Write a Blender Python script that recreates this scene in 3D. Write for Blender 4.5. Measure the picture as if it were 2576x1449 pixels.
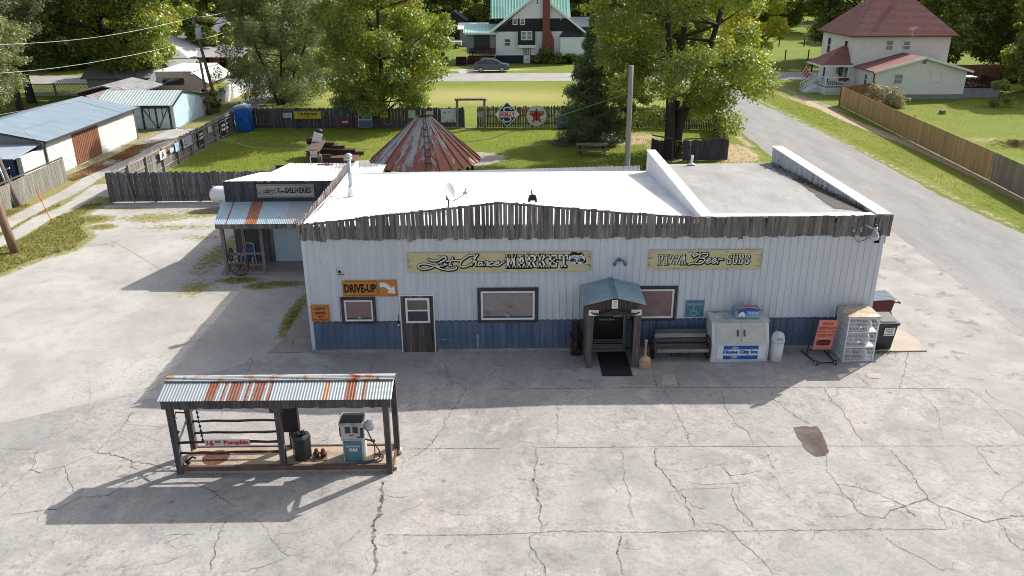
import bpy,math,random
import numpy as np
from mathutils import Vector,Matrix
for o in list(bpy.data.objects): bpy.data.objects.remove(o)
S = bpy.context.scene
COL = S.collection
R = math.radians
PI = math.pi

# ---------------------------------------------------------------- camera
CAM_H = 12.4
PITCH,YAW,ROLL,FPX = 0.378,-0.01207,-0.00398,2002.0      # photo measured on a 2576 px wide copy
_c,_s = math.cos(YAW),math.sin(YAW)
_Rz = np.array([[_c,_s,0],[-_s,_c,0],[0,0,1]])
_M = np.array([[1,0,0],[0,math.sin(PITCH),math.cos(PITCH)],[0,math.cos(PITCH),-math.sin(PITCH)]]) @ _Rz
_c,_s = math.cos(ROLL),math.sin(ROLL)
CM = np.array([[_c,_s,0],[-_s,_c,0],[0,0,1]]) @ _M
cam = bpy.data.cameras.new('camera')
cam.sensor_width = 36.0
cam.lens = 36.0 * FPX / 2576.0
cam.clip_end = 3000
cam_o = bpy.data.objects.new('camera',cam)
COL.objects.link(cam_o)
_m = Matrix(((CM[0][0],CM[1][0],-CM[2][0],0),(CM[0][1],CM[1][1],-CM[2][1],0),(CM[0][2],CM[1][2],-CM[2][2],CAM_H),(0,0,0,1)))
cam_o.matrix_world = _m
S.camera = cam_o
# ---------------------------------------------------------------- light
SUN_AZ,SUN_EL = 38.0,38.2
w = bpy.data.worlds.new('World'); S.world = w; w.use_nodes = True
wn = w.node_tree
sky = wn.nodes.new('ShaderNodeTexSky'); sky.sky_type = 'NISHITA'; sky.sun_disc = False
sky.sun_elevation = R(SUN_EL); sky.sun_rotation = R(90-SUN_AZ)
sky.air_density = 1.0; sky.dust_density = 3.0; sky.ozone_density = 0.6
bg = wn.nodes['Background']; bg.inputs[1].default_value = 0.138
hs = wn.nodes.new('ShaderNodeHueSaturation'); hs.inputs['Saturation'].default_value = 0.62      # sky desaturated, so shaded surfaces look less blue
wn.links.new(sky.outputs[0],hs.inputs['Color']); wn.links.new(hs.outputs[0],bg.inputs[0])
sun = bpy.data.lights.new('sun','SUN'); sun.energy = 4.3; sun.angle = R(0.5); sun.color = (1.0,0.95,0.87)
sun_o = bpy.data.objects.new('sun',sun); COL.objects.link(sun_o)
_d = Vector((-math.cos(R(SUN_EL))*math.cos(R(SUN_AZ)),-math.cos(R(SUN_EL))*math.sin(R(SUN_AZ)),-math.sin(R(SUN_EL))))
sun_o.rotation_euler = _d.to_track_quat('-Z','Y').to_euler(); sun_o.location = (30,30,60)
S.view_settings.view_transform = 'Standard'; S.view_settings.look = 'None'
S.view_settings.gamma = 1; S.view_settings.exposure = 0.68
S.render.resolution_x = 1024; S.render.resolution_y = 576
S.render.engine = 'CYCLES'
S.cycles.filter_width = 1.0; S.cycles.max_bounces = 6; S.cycles.transparent_max_bounces = 6

# ---------------------------------------------------------------- survey helpers (photo point -> real place)
def ray(x,y): return CM.T @ np.array([(x-1288)/FPX,-(y-724.5)/FPX,1.0])
def G(x,y,z=0.0):
    r = ray(x,y); t = (z-CAM_H) / r[2]; return (float(r[0]*t),float(r[1]*t))
def PY(x,y,Y):
    r = ray(x,y); t = Y / r[1]; return (float(r[0]*t),float(CAM_H+r[2]*t))       # (X, Z)
def PX(x,y,X):
    r = ray(x,y); t = X / r[0]; return (float(r[1]*t),float(CAM_H+r[2]*t))       # (Y, Z)
def K(ox,oy,s): return lambda x,y: ((ox+x/s)/1.1925,(oy+y/s)/1.1925)
k1 = K(600,430,4.6745); k2 = K(600,650,3.149); k3 = K(880,700,3.8133); k4 = K(1400,700,3.623); k5 = K(1700,780,3.623)
k6 = K(2200,640,2.898); k7 = K(450,1090,3.915); k8 = K(800,1090,3.917)
kg = K(880,290,4.2617); kp = K(1440,180,3.22); kc = K(1500,1050,1.6387); kb = K(0,900,1.7173)
ks = K(1150,500,3.22); kz = K(1850,380,3.0306); kl = K(0,330,3.22); ku = K(0,0,3.22); km = K(700,0,3.22)
kh = K(1380,0,6.44); kr = K(2300,0,3.3368); kx = K(2500,350,2.229); kw = K(1300,0,3.22); kq = K(2380,60,5.573)
def rect(k,x0,y0,x1,y1,Y):
    a = PY(*k(x0,y0),Y); b = PY(*k(x1,y1),Y); c = PY(*k(x0,y1),Y); d = PY(*k(x1,y0),Y)
    return (a[0]+c[0]) / 2,(b[0]+d[0]) / 2,(b[1]+c[1]) / 2,(a[1]+d[1]) / 2     # X0 X1 Z0 Z1

# ---------------------------------------------------------------- mesh builder
FR = {}
class MB:
    def __init__(s): s.v = []; s.f = []; s.m = []; s.cur = 0; s.sm = False; s.smf = []
    def add(s,vs,fs):
        n = len(s.v); s.v += [tuple(float(c)for c in v)for v in vs]
        for f in fs: s.f.append([n+i for i in f]); s.m.append(s.cur); s.smf.append(s.sm)
        return s
    def box(s,c,d,rz=0,rx=0,ry=0):
        x,y,z = d[0] / 2,d[1] / 2,d[2] / 2
        P = [(-x,-y,-z),(x,-y,-z),(x,y,-z),(-x,y,-z),(-x,-y,z),(x,-y,z),(x,y,z),(-x,y,z)]
        if rz or rx or ry:
            m = Matrix.Rotation(rz,3,'Z') @ Matrix.Rotation(ry,3,'Y') @ Matrix.Rotation(rx,3,'X')
            P = [m@Vector(p)for p in P]
        return s.add([(p[0]+c[0],p[1]+c[1],p[2]+c[2])for p in P],[(0,3,2,1),(4,5,6,7),(0,1,5,4),(1,2,6,5),(2,3,7,6),(3,0,4,7)])
    def b2(s,x0,x1,y0,y1,z0,z1): return s.box(((x0+x1)/2,(y0+y1)/2,(z0+z1)/2),(abs(x1-x0),abs(y1-y0),abs(z1-z0)))
    def beam(s,a,b,wd,ht,up=(0,0,1)):
        a = Vector(a); b = Vector(b); d = (b-a); L = d.length
        if L < 1e-6: return s
        d.normalize(); u = Vector(up)
        if abs(d.dot(u)) > .98: u = Vector((0,1,0))
        sd = d.cross(u).normalized(); u = sd.cross(d).normalized()
        P = []
        for q in (a,b):
            for i,j in ((-1,-1),(1,-1),(1,1),(-1,1)): P.append(q+sd*wd/2*i+u*ht/2*j)
        return s.add(P,[(0,1,2,3),(7,6,5,4),(0,4,5,1),(1,5,6,2),(2,6,7,3),(3,7,4,0)])
    def tube(s,pts,r,n=8,cap=True):
        pts = [Vector(p)for p in pts]; rs = r if isinstance(r,(list,tuple)) else [r] * len(pts)
        V = []; F = []; prev = None
        for i,p in enumerate(pts):
            d = (pts[min(i+1,len(pts)-1)]-pts[max(i-1,0)]).normalized()
            if prev is None:
                u = Vector((0,0,1)) if abs(d.z) < .9 else Vector((1,0,0))
                a = d.cross(u).normalized()
            else: a = (prev-d*prev.dot(d)).normalized()
            prev = a; b = d.cross(a)
            for k in range(n):
                t = 2 * PI * k / n; V.append(p+(a*math.cos(t)+b*math.sin(t))*rs[i])
        for i in range(len(pts)-1):
            for k in range(n):
                F.append((i*n+k,i*n+(k+1)%n,(i+1)*n+(k+1)%n,(i+1)*n+k))
        if cap: F.append(tuple(range(n))[::-1]); F.append(tuple((len(pts)-1)*n+k for k in range(n)))
        return s.add(V,F)
    def lathe(s,prof,c=(0,0,0),n=24,ax='Z',cap=True):
        V = []; F = []
        for r,z in prof:
            for k in range(n):
                t = 2 * PI * k / n; a,b = r * math.cos(t),r * math.sin(t)
                V.append({'Z': (c[0]+a,c[1]+b,c[2]+z),'X': (c[0]+z,c[1]+a,c[2]+b),'Y': (c[0]+a,c[1]+z,c[2]+b)}[ax])
        for i in range(len(prof)-1):
            for k in range(n): F.append((i*n+k,i*n+(k+1)%n,(i+1)*n+(k+1)%n,(i+1)*n+k))
        if cap:
            if prof[0][0] > 1e-4: F.append(tuple(range(n))[::-1])
            if prof[-1][0] > 1e-4: F.append(tuple((len(prof)-1)*n+k for k in range(n)))
        return s.add(V,F)
    def prism(s,poly,a,b,plane='XZ'):
        """poly in plane; extruded from a to b along the remaining axis"""
        n = len(poly)
        def p(q,t): return {'XZ': (q[0],t,q[1]),'XY': (q[0],q[1],t),'YZ': (t,q[0],q[1])}[plane]
        V = [p(q,a)for q in poly] + [p(q,b)for q in poly]
        return s.add(V,[tuple(range(n)),tuple(range(2*n-1,n-1,-1))]+[(i,i+n,(i+1)%n+n,(i+1)%n)for i in range(n)])
    def quad(s,*p): return s.add(p,[tuple(range(len(p)))])
    def slab(s,p,t):
        """thick sheet from a planar polygon p (3d), thickness t downwards along its normal"""
        P = [Vector(q)for q in p]; nrm = (P[1]-P[0]).cross(P[2]-P[0]).normalized()
        n = len(P); V = P + [q-nrm*t for q in P]
        return s.add(V,[tuple(range(n)),tuple(range(2*n-1,n-1,-1))]+[(i,i+n,(i+1)%n+n,(i+1)%n)for i in range(n)])
    def sphere(s,c,r,n=12,m=8,rot=None):
        rx,ry,rz = r if isinstance(r,(tuple,list)) else (r,r,r)
        V = []; F = []
        for i in range(m+1):
            ph = PI * i / m
            for k in range(n):
                t = 2 * PI * k / n; q = Vector((rx*math.sin(ph)*math.cos(t),ry*math.sin(ph)*math.sin(t),rz*math.cos(ph)))
                if rot: q = rot @ q
                V.append((c[0]+q[0],c[1]+q[1],c[2]+q[2]))
        for i in range(m):
            for k in range(n): F.append((i*n+k,(i+1)*n+k,(i+1)*n+(k+1)%n,i*n+(k+1)%n))
        return s.add(V,F)
    def smooth(s,on=True): s.sm = on; return s
    def mi(s,i): s.cur = i; return s
    def build(s,name,mt,parent=None,world=True):
        off = FR.get(parent.name,Vector((0,0,0))) if parent is not None else Vector((0,0,0))
        me = bpy.data.meshes.new(name)
        me.from_pydata([(v[0]-off.x,v[1]-off.y,v[2]-off.z)for v in s.v],[],s.f)
        for q in (mt if isinstance(mt,(list,tuple))else[mt]): me.materials.append(q)
        me.polygons.foreach_set('material_index',s.m); me.polygons.foreach_set('use_smooth',s.smf)
        me.update(); o = bpy.data.objects.new(name,me); COL.objects.link(o)
        if parent is not None: o.parent = parent; FR[o.name] = off
        return o

USED = {}
def props(o,label,cat,group=None,kind=None):
    if label: o['label'] = label
    if cat: o['category'] = cat
    if group: o['group'] = group
    if kind: o['kind'] = kind
    return o
def thing(name,label,cat,loc=(0,0,0),rz=0,group=None,world=True):
    """Empty at the base of a thing; world=True: parts are given in world metres, else in the thing's own frame"""
    o = bpy.data.objects.new(name,None); COL.objects.link(o); o.empty_display_size = .2
    o.location = loc; o.rotation_euler = (0,0,rz)
    FR[o.name] = Vector(loc) if world else Vector((0,0,0))
    return props(o,label,cat,group)
def struct(mb,name,m): return props(mb.build(name,m),None,None,kind='structure')
KIDS = {}
def kids(o): return [c for c in COL.objects if c.parent==o]
def copy_tree(o,parent=None,loc=None,rz=None,label=None):
    c = o.copy(); COL.objects.link(c); c.parent = parent
    if loc is not None: c.location = loc
    if rz is not None: c.rotation_euler = (0,0,rz)
    if label: c['label'] = label
    for ch in kids(o): copy_tree(ch,c)
    return c

# ---------------------------------------------------------------- materials
MATS = {}
def newmat(name):
    m = bpy.data.materials.new(name); m.use_nodes = True
    nt = m.node_tree; return m,nt,nt.nodes['Principled BSDF']
class NT:
    def __init__(s,nt): s.nt = nt; s.L = nt.links
    def n(s,t,**k):
        x = s.nt.nodes.new(t)
        for a,b in k.items():
            if a == 'ins':
                for i,v in b.items():
                    if hasattr(v,'is_output') or isinstance(v,bpy.types.NodeSocket): s.L.new(v,x.inputs[i])
                    else: x.inputs[i].default_value = v
            else: setattr(x,a,b)
        return x
    def obj(s,scale=(1,1,1)):
        tc = s.n('ShaderNodeTexCoord'); mp = s.n('ShaderNodeMapping',ins={'Scale': scale}); s.L.new(tc.outputs['Object'],mp.inputs['Vector']); return mp.outputs[0]
    def pos(s): return s.n('ShaderNodeNewGeometry').outputs['Position']
    def noise(s,vec,scale,detail=4,rough=.55,dist=0): return s.n('ShaderNodeTexNoise',ins={'Vector': vec,'Scale': scale,'Detail': detail,'Roughness': rough,'Distortion': dist}).outputs[0]
    def ramp(s,fac,stops,interp='LINEAR'):
        r = s.n('ShaderNodeValToRGB'); cr = r.color_ramp; cr.interpolation = interp
        while len(cr.elements) < len(stops): cr.elements.new(.5)
        for e,(p,c) in zip(cr.elements,stops):
            e.position = p; e.color = (c,c,c,1) if isinstance(c,(int,float)) else (*c[:3],1)
        s.L.new(fac,r.inputs[0]); return r.outputs[0]
    def mix(s,fac,a,b,mode='MIX'):
        x = s.n('ShaderNodeMix',data_type='RGBA',blend_type=mode)
        for i,v in ((0,fac),(6,a),(7,b)):
            if isinstance(v,bpy.types.NodeSocket): s.L.new(v,x.inputs[i])
            elif i == 0: x.inputs[0].default_value = v
            else: x.inputs[i].default_value = (*v[:3],1)
        return x.outputs[2]
    def math(s,op,a,b=0.0,c=0.0):
        x = s.n('ShaderNodeMath',operation=op)
        for i,v in enumerate((a,b,c)):
            if isinstance(v,bpy.types.NodeSocket): s.L.new(v,x.inputs[i])
            else: x.inputs[i].default_value = v
        return x.outputs[0]
    def bump(s,h,st,dist,bs):
        b = s.n('ShaderNodeBump',ins={'Height': h,'Strength': st,'Distance': dist}); s.L.new(b.outputs[0],bs.inputs['Normal'])
def mat(name,c1,c2=None,scale=2.0,rough=.8,stretch=(1,1,1),fine=None,finescale=30,island=0.0,bump=0.0,bscale=60,metal=0.0,lo=.35,hi=.65,c3=None,s3=.7,spec=None):
    if name in MATS: return MATS[name]
    m,nt,bs = newmat(name); N = NT(nt)
    vec = N.obj(stretch)
    if c2 is None: c2 = tuple(min(1,x*.78)for x in c1)
    col = N.mix(N.ramp(N.noise(vec,scale,5,.6),[(lo,0.),(hi,1.)]),c1,c2)
    if c3: col = N.mix(N.ramp(N.noise(vec,scale*s3,6,.65,.4),[(.56,0.),(.64,1.)]),col,c3)
    f = fine if fine is not None else .18
    col = N.mix(1.0,col,N.ramp(N.noise(vec,finescale,3,.7),[(.25,1-f),(.75,1+f*.0+.0)]),'MULTIPLY')
    if island:
        rp = N.n('ShaderNodeNewGeometry').outputs['Random Per Island']
        col = N.mix(1.0,col,N.ramp(rp,[(0,1-island),(1,1.0)]),'MULTIPLY')
    nt.links.new(col,bs.inputs['Base Color'])
    bs.inputs['Roughness'].default_value = rough; bs.inputs['Metallic'].default_value = metal
    bs.inputs['Specular IOR Level'].default_value = .3 if spec is None else spec
    if bump: N.bump(N.noise(vec,bscale,4,.7),bump,.02,bs)
    MATS[name] = m; return m
def plain(name,c,rough=.6,metal=0.,spec=.4):
    return mat(name,c,tuple(x*.86 for x in c),3,rough,metal=metal,fine=.1,spec=spec)
def wood(name,c1,c2,axis='Z',island=.45,rough=.9):
    st = {'Z': (6,6,.5),'X': (.5,6,6),'Y': (6,.5,6)}[axis]
    return mat(name,c1,c2,2.2,rough,st,.4,9,island,.5,6,spec=.15)
WOODG = wood('weathered_boards',(.38,.335,.325),(.165,.14,.135))
WOODGX = wood('weathered_rails',(.24,.215,.205),(.12,.105,.10),'X')
WOODD = wood('dark_fence_boards',(.17,.16,.165),(.075,.068,.07),island=.5)
WOODDX = wood('dark_fence_rails',(.17,.155,.15),(.10,.09,.085),'X',.2)
WOODP = wood('post_wood',(.155,.14,.135),(.07,.062,.06),island=.2)
WOODL = wood('pale_fence_boards',(.36,.35,.31),(.22,.21,.18),island=.3)
WOODR = wood('dark_red_timber',(.13,.075,.065),(.065,.04,.035),'X',.4)
WOODB = wood('brown_boards',(.12,.085,.07),(.06,.04,.035),island=.5)
WHITE = mat('white_paint',(.80,.80,.80),(.70,.71,.72),3,.6,fine=.08)
WHITEB = plain('white_plastic',(.8,.8,.8),.35)
BLACK = plain('black_metal',(.02,.02,.022),.5)
BLACKP = plain('black_plastic',(.022,.023,.027),.35,spec=.5)
GREYM = mat('galvanised_metal',(.42,.44,.46),(.3,.32,.34),6,.38,metal=.75,fine=.15)
ALU = plain('aluminium',(.5,.5,.5),.35,.8)
RED = plain('red_paint',(.5,.02,.015),.5)
RUST = mat('rusty_iron',(.16,.065,.035),(.07,.035,.025),8,.85,fine=.3)
def glass(name,c=(.03,.035,.04),rough=.06):
    if name in MATS: return MATS[name]
    m,nt,bs = newmat(name); N = NT(nt)
    nt.links.new(N.mix(N.noise(N.obj(),1.5,2),c,tuple(x*1.8+.01 for x in c)),bs.inputs['Base Color'])
    bs.inputs['Roughness'].default_value = rough; bs.inputs['Specular IOR Level'].default_value = .8
    MATS[name] = m; return m
GLASS = glass('window_glass')
GLASSB = glass('curtained_glass',(.16,.17,.18),.15)

# ---------------------------------------------------------------- lettering
def tri_text(body,bold=0.0):
    cu = bpy.data.curves.new('t','FONT'); cu.body = body; cu.size = 1; cu.offset = bold; cu.resolution_u = 2
    o = bpy.data.objects.new('t',cu); COL.objects.link(o)
    dg = bpy.context.evaluated_depsgraph_get(); me = bpy.data.meshes.new_from_object(o.evaluated_get(dg))
    V = [tuple(v.co)for v in me.vertices]; F = [tuple(p.vertices)for p in me.polygons]
    bpy.data.objects.remove(o); bpy.data.curves.remove(cu); bpy.data.meshes.remove(me)
    return V,F
class Plane2:
    """a flat board: origin at its lower left, U right, W up, N outward"""
    def __init__(s,O,U,W): s.O = Vector(O); s.U = Vector(U).normalized(); s.W = Vector(W).normalized(); s.N = s.U.cross(s.W)
    def p(s,u,w,d=0.): q = s.O + s.U * u + s.W * w + s.N * d; return (q.x,q.y,q.z)
def put_text(mb,pl,body,u0,w0,u1,w1,d=.006,bold=.0,shear=0.,arc=0.):
    V,F = tri_text(body,bold)
    if not V: return
    xs = [v[0]for v in V]; ys = [v[1]for v in V]; x0,x1,y0,y1 = min(xs),max(xs),min(ys),max(ys)
    out = []
    for v in V:
        a = (v[0]-x0) / (x1-x0); b = (v[1]-y0) / (y1-y0)
        u = u0 + a * (u1-u0) + shear * b * (w1-w0); q = w0 + b * (w1-w0) + arc * (1-(2*a-1)**2)
        out.append(pl.p(u,q,d))
    mb.add(out,F)
def ribbon(mb,pl,pts,wd,d,closed=False):
    """flat stroke with mitred joints on a Plane2"""
    P = [Vector((a,b))for a,b in pts]; n = len(P); Lf = []; Rt = []
    for i in range(n):
        a = P[i-1] if (i>0 or closed) else P[i]; b = P[(i+1)%n] if (i<n-1 or closed) else P[i]
        t = (b-a); t = t.normalized() if t.length > 1e-9 else Vector((1,0)); nn = Vector((-t.y,t.x))
        e = t * wd * .5 if not closed and i in (0,n-1) else Vector((0,0))
        if i == 0: e = -e
        Lf.append(P[i]+e+nn*wd/2); Rt.append(P[i]+e-nn*wd/2)
    V = [pl.p(q.x,q.y,d)for q in Lf] + [pl.p(q.x,q.y,d)for q in Rt]
    m = n if closed else n - 1
    mb.add(V,[(i,n+i,n+(i+1)%n,(i+1)%n)for i in range(m)])
def poly2(mb,pl,pts,d): mb.add([pl.p(a,b,d)for a,b in pts],[tuple(range(len(pts)))])
def disc(mb,pl,u,w,r,d,n=24,ry=None):
    ry = ry or r; poly2(mb,pl,[(u+r*math.cos(2*PI*k/n),w+ry*math.sin(2*PI*k/n))for k in range(n)],d)
def smoothline(pts,n=4):
    out = []
    for i in range(len(pts)-1):
        p0 = pts[max(i-1,0)]; p1 = pts[i]; p2 = pts[i+1]; p3 = pts[min(i+2,len(pts)-1)]
        for k in range(n):
            t = k / n
            out.append(tuple(.5*((2*p1[j])+(-p0[j]+p2[j])*t+(2*p0[j]-5*p1[j]+4*p2[j]-p3[j])*t*t+(-p0[j]+3*p1[j]-3*p2[j]+p3[j])*t**3)for j in range(len(p1))))
    out.append(pts[-1]); return out
SLAB = {  # slab-serif strokes in a unit box
 'M': [[(.12,0),(.12,1)],[(.88,0),(.88,1)],[(.12,1),(.5,.25),(.88,1)],[(0,0),(.26,0)],[(.74,0),(1,0)],[(0,1),(.2,1)],[(.8,1),(1,1)]],
 'A': [[(.14,0),(.46,1),(.54,1),(.86,0)],[(.28,.35),(.72,.35)],[(0,0),(.3,0)],[(.7,0),(1,0)],[(.3,1),(.6,1)]],
 'R': [[(.15,0),(.15,1)],[(0,0),(.35,0)],[(0,1),(.7,1),(.88,.88),(.88,.64),(.7,.5),(.15,.5)],[(.55,.5),(.85,0),(1,0)]],
 'K': [[(.15,0),(.15,1)],[(0,0),(.35,0)],[(0,1),(.35,1)],[(.15,.4),(.85,1)],[(.4,.6),(.85,0)],[(.65,0),(1,0)],[(.65,1),(1,1)]],
 'E': [[(.15,0),(.15,1)],[(0,0),(.92,0),(.92,.25)],[(0,1),(.92,1),(.92,.75)],[(.15,.5),(.62,.5)],[(.62,.38),(.62,.62)]],
 'T': [[(.5,0),(.5,1)],[(.28,0),(.72,0)],[(.02,.72),(.02,1),(.98,1),(.98,.72)]],
 'P': [[(.15,0),(.15,1)],[(0,0),(.4,0)],[(0,1),(.7,1),(.9,.86),(.9,.6),(.7,.45),(.15,.45)]],
 'I': [[(.5,0),(.5,1)],[(.2,0),(.8,0)],[(.2,1),(.8,1)]],
 'Z': [[(.05,.75),(.05,1),(.92,1),(.08,0),(.95,0),(.95,.25)]],
 'S': [[(.9,.7),(.9,.85),(.7,1),(.3,1),(.1,.85),(.1,.66),(.3,.53),(.7,.47),(.9,.34),(.9,.15),(.7,0),(.3,0),(.1,.15),(.1,.3)]],
 'U': [[(.14,1),(.14,.2),(.32,0),(.68,0),(.86,.2),(.86,1)],[(0,1),(.3,1)],[(.7,1),(1,1)]],
 'B': [[(.15,0),(.15,1)],[(0,1),(.68,1),(.86,.88),(.86,.66),(.68,.53),(.15,.53)],[(.68,.53),(.9,.4),(.9,.14),(.7,0),(0,0)]],
 'D': [[(.15,0),(.15,1)],[(0,1),(.6,1),(.88,.8),(.88,.2),(.6,0),(0,0)]],
 'L': [[(.15,0),(.15,1)],[(0,1),(.35,1)],[(0,0),(.92,0),(.92,.3)]],
 'V': [[(.14,1),(.5,0),(.86,1)],[(0,1),(.3,1)],[(.7,1),(1,1)]],
}
def slab_text(mb,pl,body,u0,w0,u1,w1,wd,d,ix=0,dy=0.,gap=.16,light=0,dark=None,shadow=0.):
    n = len(body); cw = (u1-u0) / (n-gap*(n-1)*0+gap*(n-1)); uu = u0
    for ch in body:
        for st in SLAB[ch]:
            P = [(uu+a*cw,w0+b*(w1-w0))for a,b in st]
            if dark is not None:
                mb.mi(dark); ribbon(mb,pl,[(a+shadow*.5,b-shadow*.5)for a,b in P],wd*1.0+shadow*2.0,d)
            if light is not None: mb.mi(light); ribbon(mb,pl,P,wd,d+.004)
        uu += cw * (1+gap)
def flatmat(name,c,rough=.6): return mat(name,c,tuple(x*.9 for x in c),5,rough,fine=.12)
INK = flatmat('black_ink',(.012,.012,.012)); CREAM = flatmat('cream_ink',(.80,.78,.68)); WINK = flatmat('white_ink',(.75,.75,.75))
REDINK = flatmat('red_ink',(.55,.025,.02)); BLUEINK = flatmat('blue_ink',(.02,.11,.42)); NAVY = flatmat('navy_ink',(.015,.03,.12))
LAST = [[(440,893),(470,908),(520,905),(560,880),(590,868),(606,883),(590,905),(555,918),(530,932),(500,957),(460,977),(400,990),(360,985),(337,965),(345,948),(380,938),(430,942),(500,962),(560,985),(620,997),(680,992),(706,978),(700,965)],
[(563,928),(537,930),(520,950),(535,962),(560,945),(570,928),(558,955),(576,958)],[(575,955),(596,930),(594,948),(580,960),(612,942)],
[(668,880),(645,930),(635,956),(655,950)],[(612,912),(680,906),(742,906)],
[(868,884),(884,862),(866,850),(820,862),(770,895),(742,930),(744,960),(775,968),(820,955),(850,936)],
[(908,850),(885,885),(852,950)],[(858,938),(884,914),(900,918),(888,942),(898,952)],[(952,922),(928,926),(915,945),(932,954),(956,928),(950,950),(966,950)],
[(990,918),(972,952)],[(978,940),(1002,918),(1012,925),(998,950),(1014,950)],[(1062,925),(1042,920),(1020,940),(1034,957),(1066,944)],
[(1080,940),(1112,930),(1114,916),(1096,918),(1076,938),(1088,956),(1122,946),(1166,914)]]
def script_strokes(mb,fn,pl,strokes,wd,dark,light,d,out=2.6):
    for st in strokes:
        P = smoothline([fn(a,b)for a,b in st],4)
        mb.mi(dark); ribbon(mb,pl,[(a+wd*.3,b-wd*.35)for a,b in P],wd*out,d)
    for st in strokes:
        P = smoothline([fn(a,b)for a,b in st],4)
        if light is not None: mb.mi(light); ribbon(mb,pl,P,wd,d+.004)
def wallplane(Y,x0,z0): return Plane2((x0,Y,z0),(1,0,0),(0,0,1))   # facing -Y

# ---------------------------------------------------------------- wall cladding as real geometry
def clip(poly,a,b,keep):  # keep side of line a*u+b*w <= keep
    out = []
    for i in range(len(poly)):
        p,q = poly[i],poly[(i+1)%len(poly)]; dp = a * p[0] + b * p[1] - keep; dq = a * q[0] + b * q[1] - keep
        if dp <= 0: out.append(p)
        if dp * dq < 0: t = dp / (dp-dq); out.append((p[0]+(q[0]-p[0])*t,p[1]+(q[1]-p[1])*t))
    return out
def lap(mb,pl,poly,pitch=.2,depth=.022):
    depth *= 1.7
    z0 = min(p[1]for p in poly); z1 = max(p[1]for p in poly); z = z0
    while z < z1 - 1e-4:
        c = clip(clip(poly,0,1,z+pitch),0,-1,-z)
        if len(c) > 2:
            n = len(c); V = [pl.p(u,w_,.006+depth*(1-(w_-z)/pitch))for u,w_ in c] + [pl.p(u,w_,-.01)for u,w_ in c]
            mb.add(V,[tuple(range(n))]+[((i+1)%n,i,n+i,n+(i+1)%n)for i in range(n)])
        z += pitch
def ribs(mb,pl,u0,u1,w0,w1,pitch=.2286,rw=.03,rd=.032):
    """ribbed sheet metal with vertical ribs"""
    P = [(u0,0)]; u = u0 + pitch * .5
    while u < u1 - rw:
        P += [(u-rw,0),(u-rw*.45,rd),(u+rw*.45,rd),(u+rw,0)]; u += pitch
    P.append((u1,0))
    V = [pl.p(a,w0,b)for a,b in P] + [pl.p(a,w1,b)for a,b in P]; n = len(P)
    mb.add(V,[(i,i+1,n+i+1,n+i)for i in range(n-1)])
def corr(mb,A,B,C,D,pitch=.076,amp=.009,per=6,thick=.004,ribbed=False):
    """corrugated sheet: A->B along the eave, D->C along the ridge; flutes run A->D"""
    A,B,C,D = map(Vector,(A,B,C,D)); L = (B-A).length; nn = (B-A).cross(D-A).normalized()
    if ribbed:
        ts = [0.0]; u = pitch / 2
        hs = [0.0]
        while u < L - .04:
            for du,h in ((-.03,0),(-.014,1),(.014,1),(.03,0)): ts.append((u+du)/L); hs.append(h*amp*2)
            u += pitch
        ts.append(1.); hs.append(0.)
    else:
        n = max(2,int(L/pitch*per)); ts = [i/n for i in range(n+1)]; hs = [amp*math.sin(2*PI*t*L/pitch)for t in ts]
    V = []
    for t,h in zip(ts,hs): V.append(A.lerp(B,t)+nn*h)
    for t,h in zip(ts,hs): V.append(D.lerp(C,t)+nn*h)
    n = len(ts); mb.add(V,[(i,i+1,n+i+1,n+i)for i in range(n-1)])
def boards(mb,a,b,z0,z1,w=.14,gap=.008,t=.02,jag=.03,seed=0,z1b=None,lean=0.0,z0b=None,wj=.2,bj=.0):
    """vertical fence boards from a to b (xy)"""
    rg = random.Random(seed); a = Vector((a[0],a[1],0)); b = Vector((b[0],b[1],0)); L = (b-a).length; d = (b-a) / L; nrm = Vector((-d.y,d.x,0))
    s = 0.; z1b = z1 if z1b is None else z1b; z0b = z0 if z0b is None else z0b
    while s < L - .02:
        ww = min(w*(1+rg.uniform(-wj,wj)),L-s); c = a + d * (s+ww/2); f = (s+ww/2) / L
        top = z1 + (z1b-z1) * f + rg.uniform(-jag,jag); bot = z0 + (z0b-z0) * f + rg.uniform(-bj,bj*.3); o = rg.uniform(-.006,.006)
        x = c + nrm * o; hl = (top-bot); tl = rg.uniform(-lean,lean)
        h = d * (ww-gap) / 2; q = nrm * t / 2; up = Vector((0,0,1)) * hl + d * tl
        P0 = [x-h-q,x+h-q,x+h+q,x-h+q]
        P = [p+Vector((0,0,bot))for p in P0]; P += [p+up for p in P]
        mb.add(P,[(0,3,2,1),(4,5,6,7),(0,1,5,4),(1,2,6,5),(2,3,7,6),(3,0,4,7)]); s += ww
def jag_poly(pts,amp,step,seed=0):
    rg = random.Random(seed); out = []
    for i in range(len(pts)):
        a = Vector(pts[i]); b = Vector(pts[(i+1)%len(pts)]); L = (b-a).length; n = max(1,int(L/step))
        nn = Vector((-(b-a).y,(b-a).x)) / max(L,1e-6)
        ph = rg.uniform(0,9)
        for k in range(n):
            t = k / n; off = (math.sin(t*L*1.1+ph)*.4+rg.uniform(-1,1)*.6) * amp if k else 0
            q = a.lerp(b,t) + nn * off; out.append((q.x,q.y))
    return out
from mathutils.geometry import tessellate_polygon
def sheet(mb,pts,z):
    V = [Vector((p[0],p[1],z))for p in pts]; T = tessellate_polygon([V])
    F = []
    for t in T:
        a,b,c = (V[i]for i in t)
        F.append(t if(b-a).cross(c-a).z>0 else tuple(reversed(t)))
    mb.add(V,F)
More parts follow.
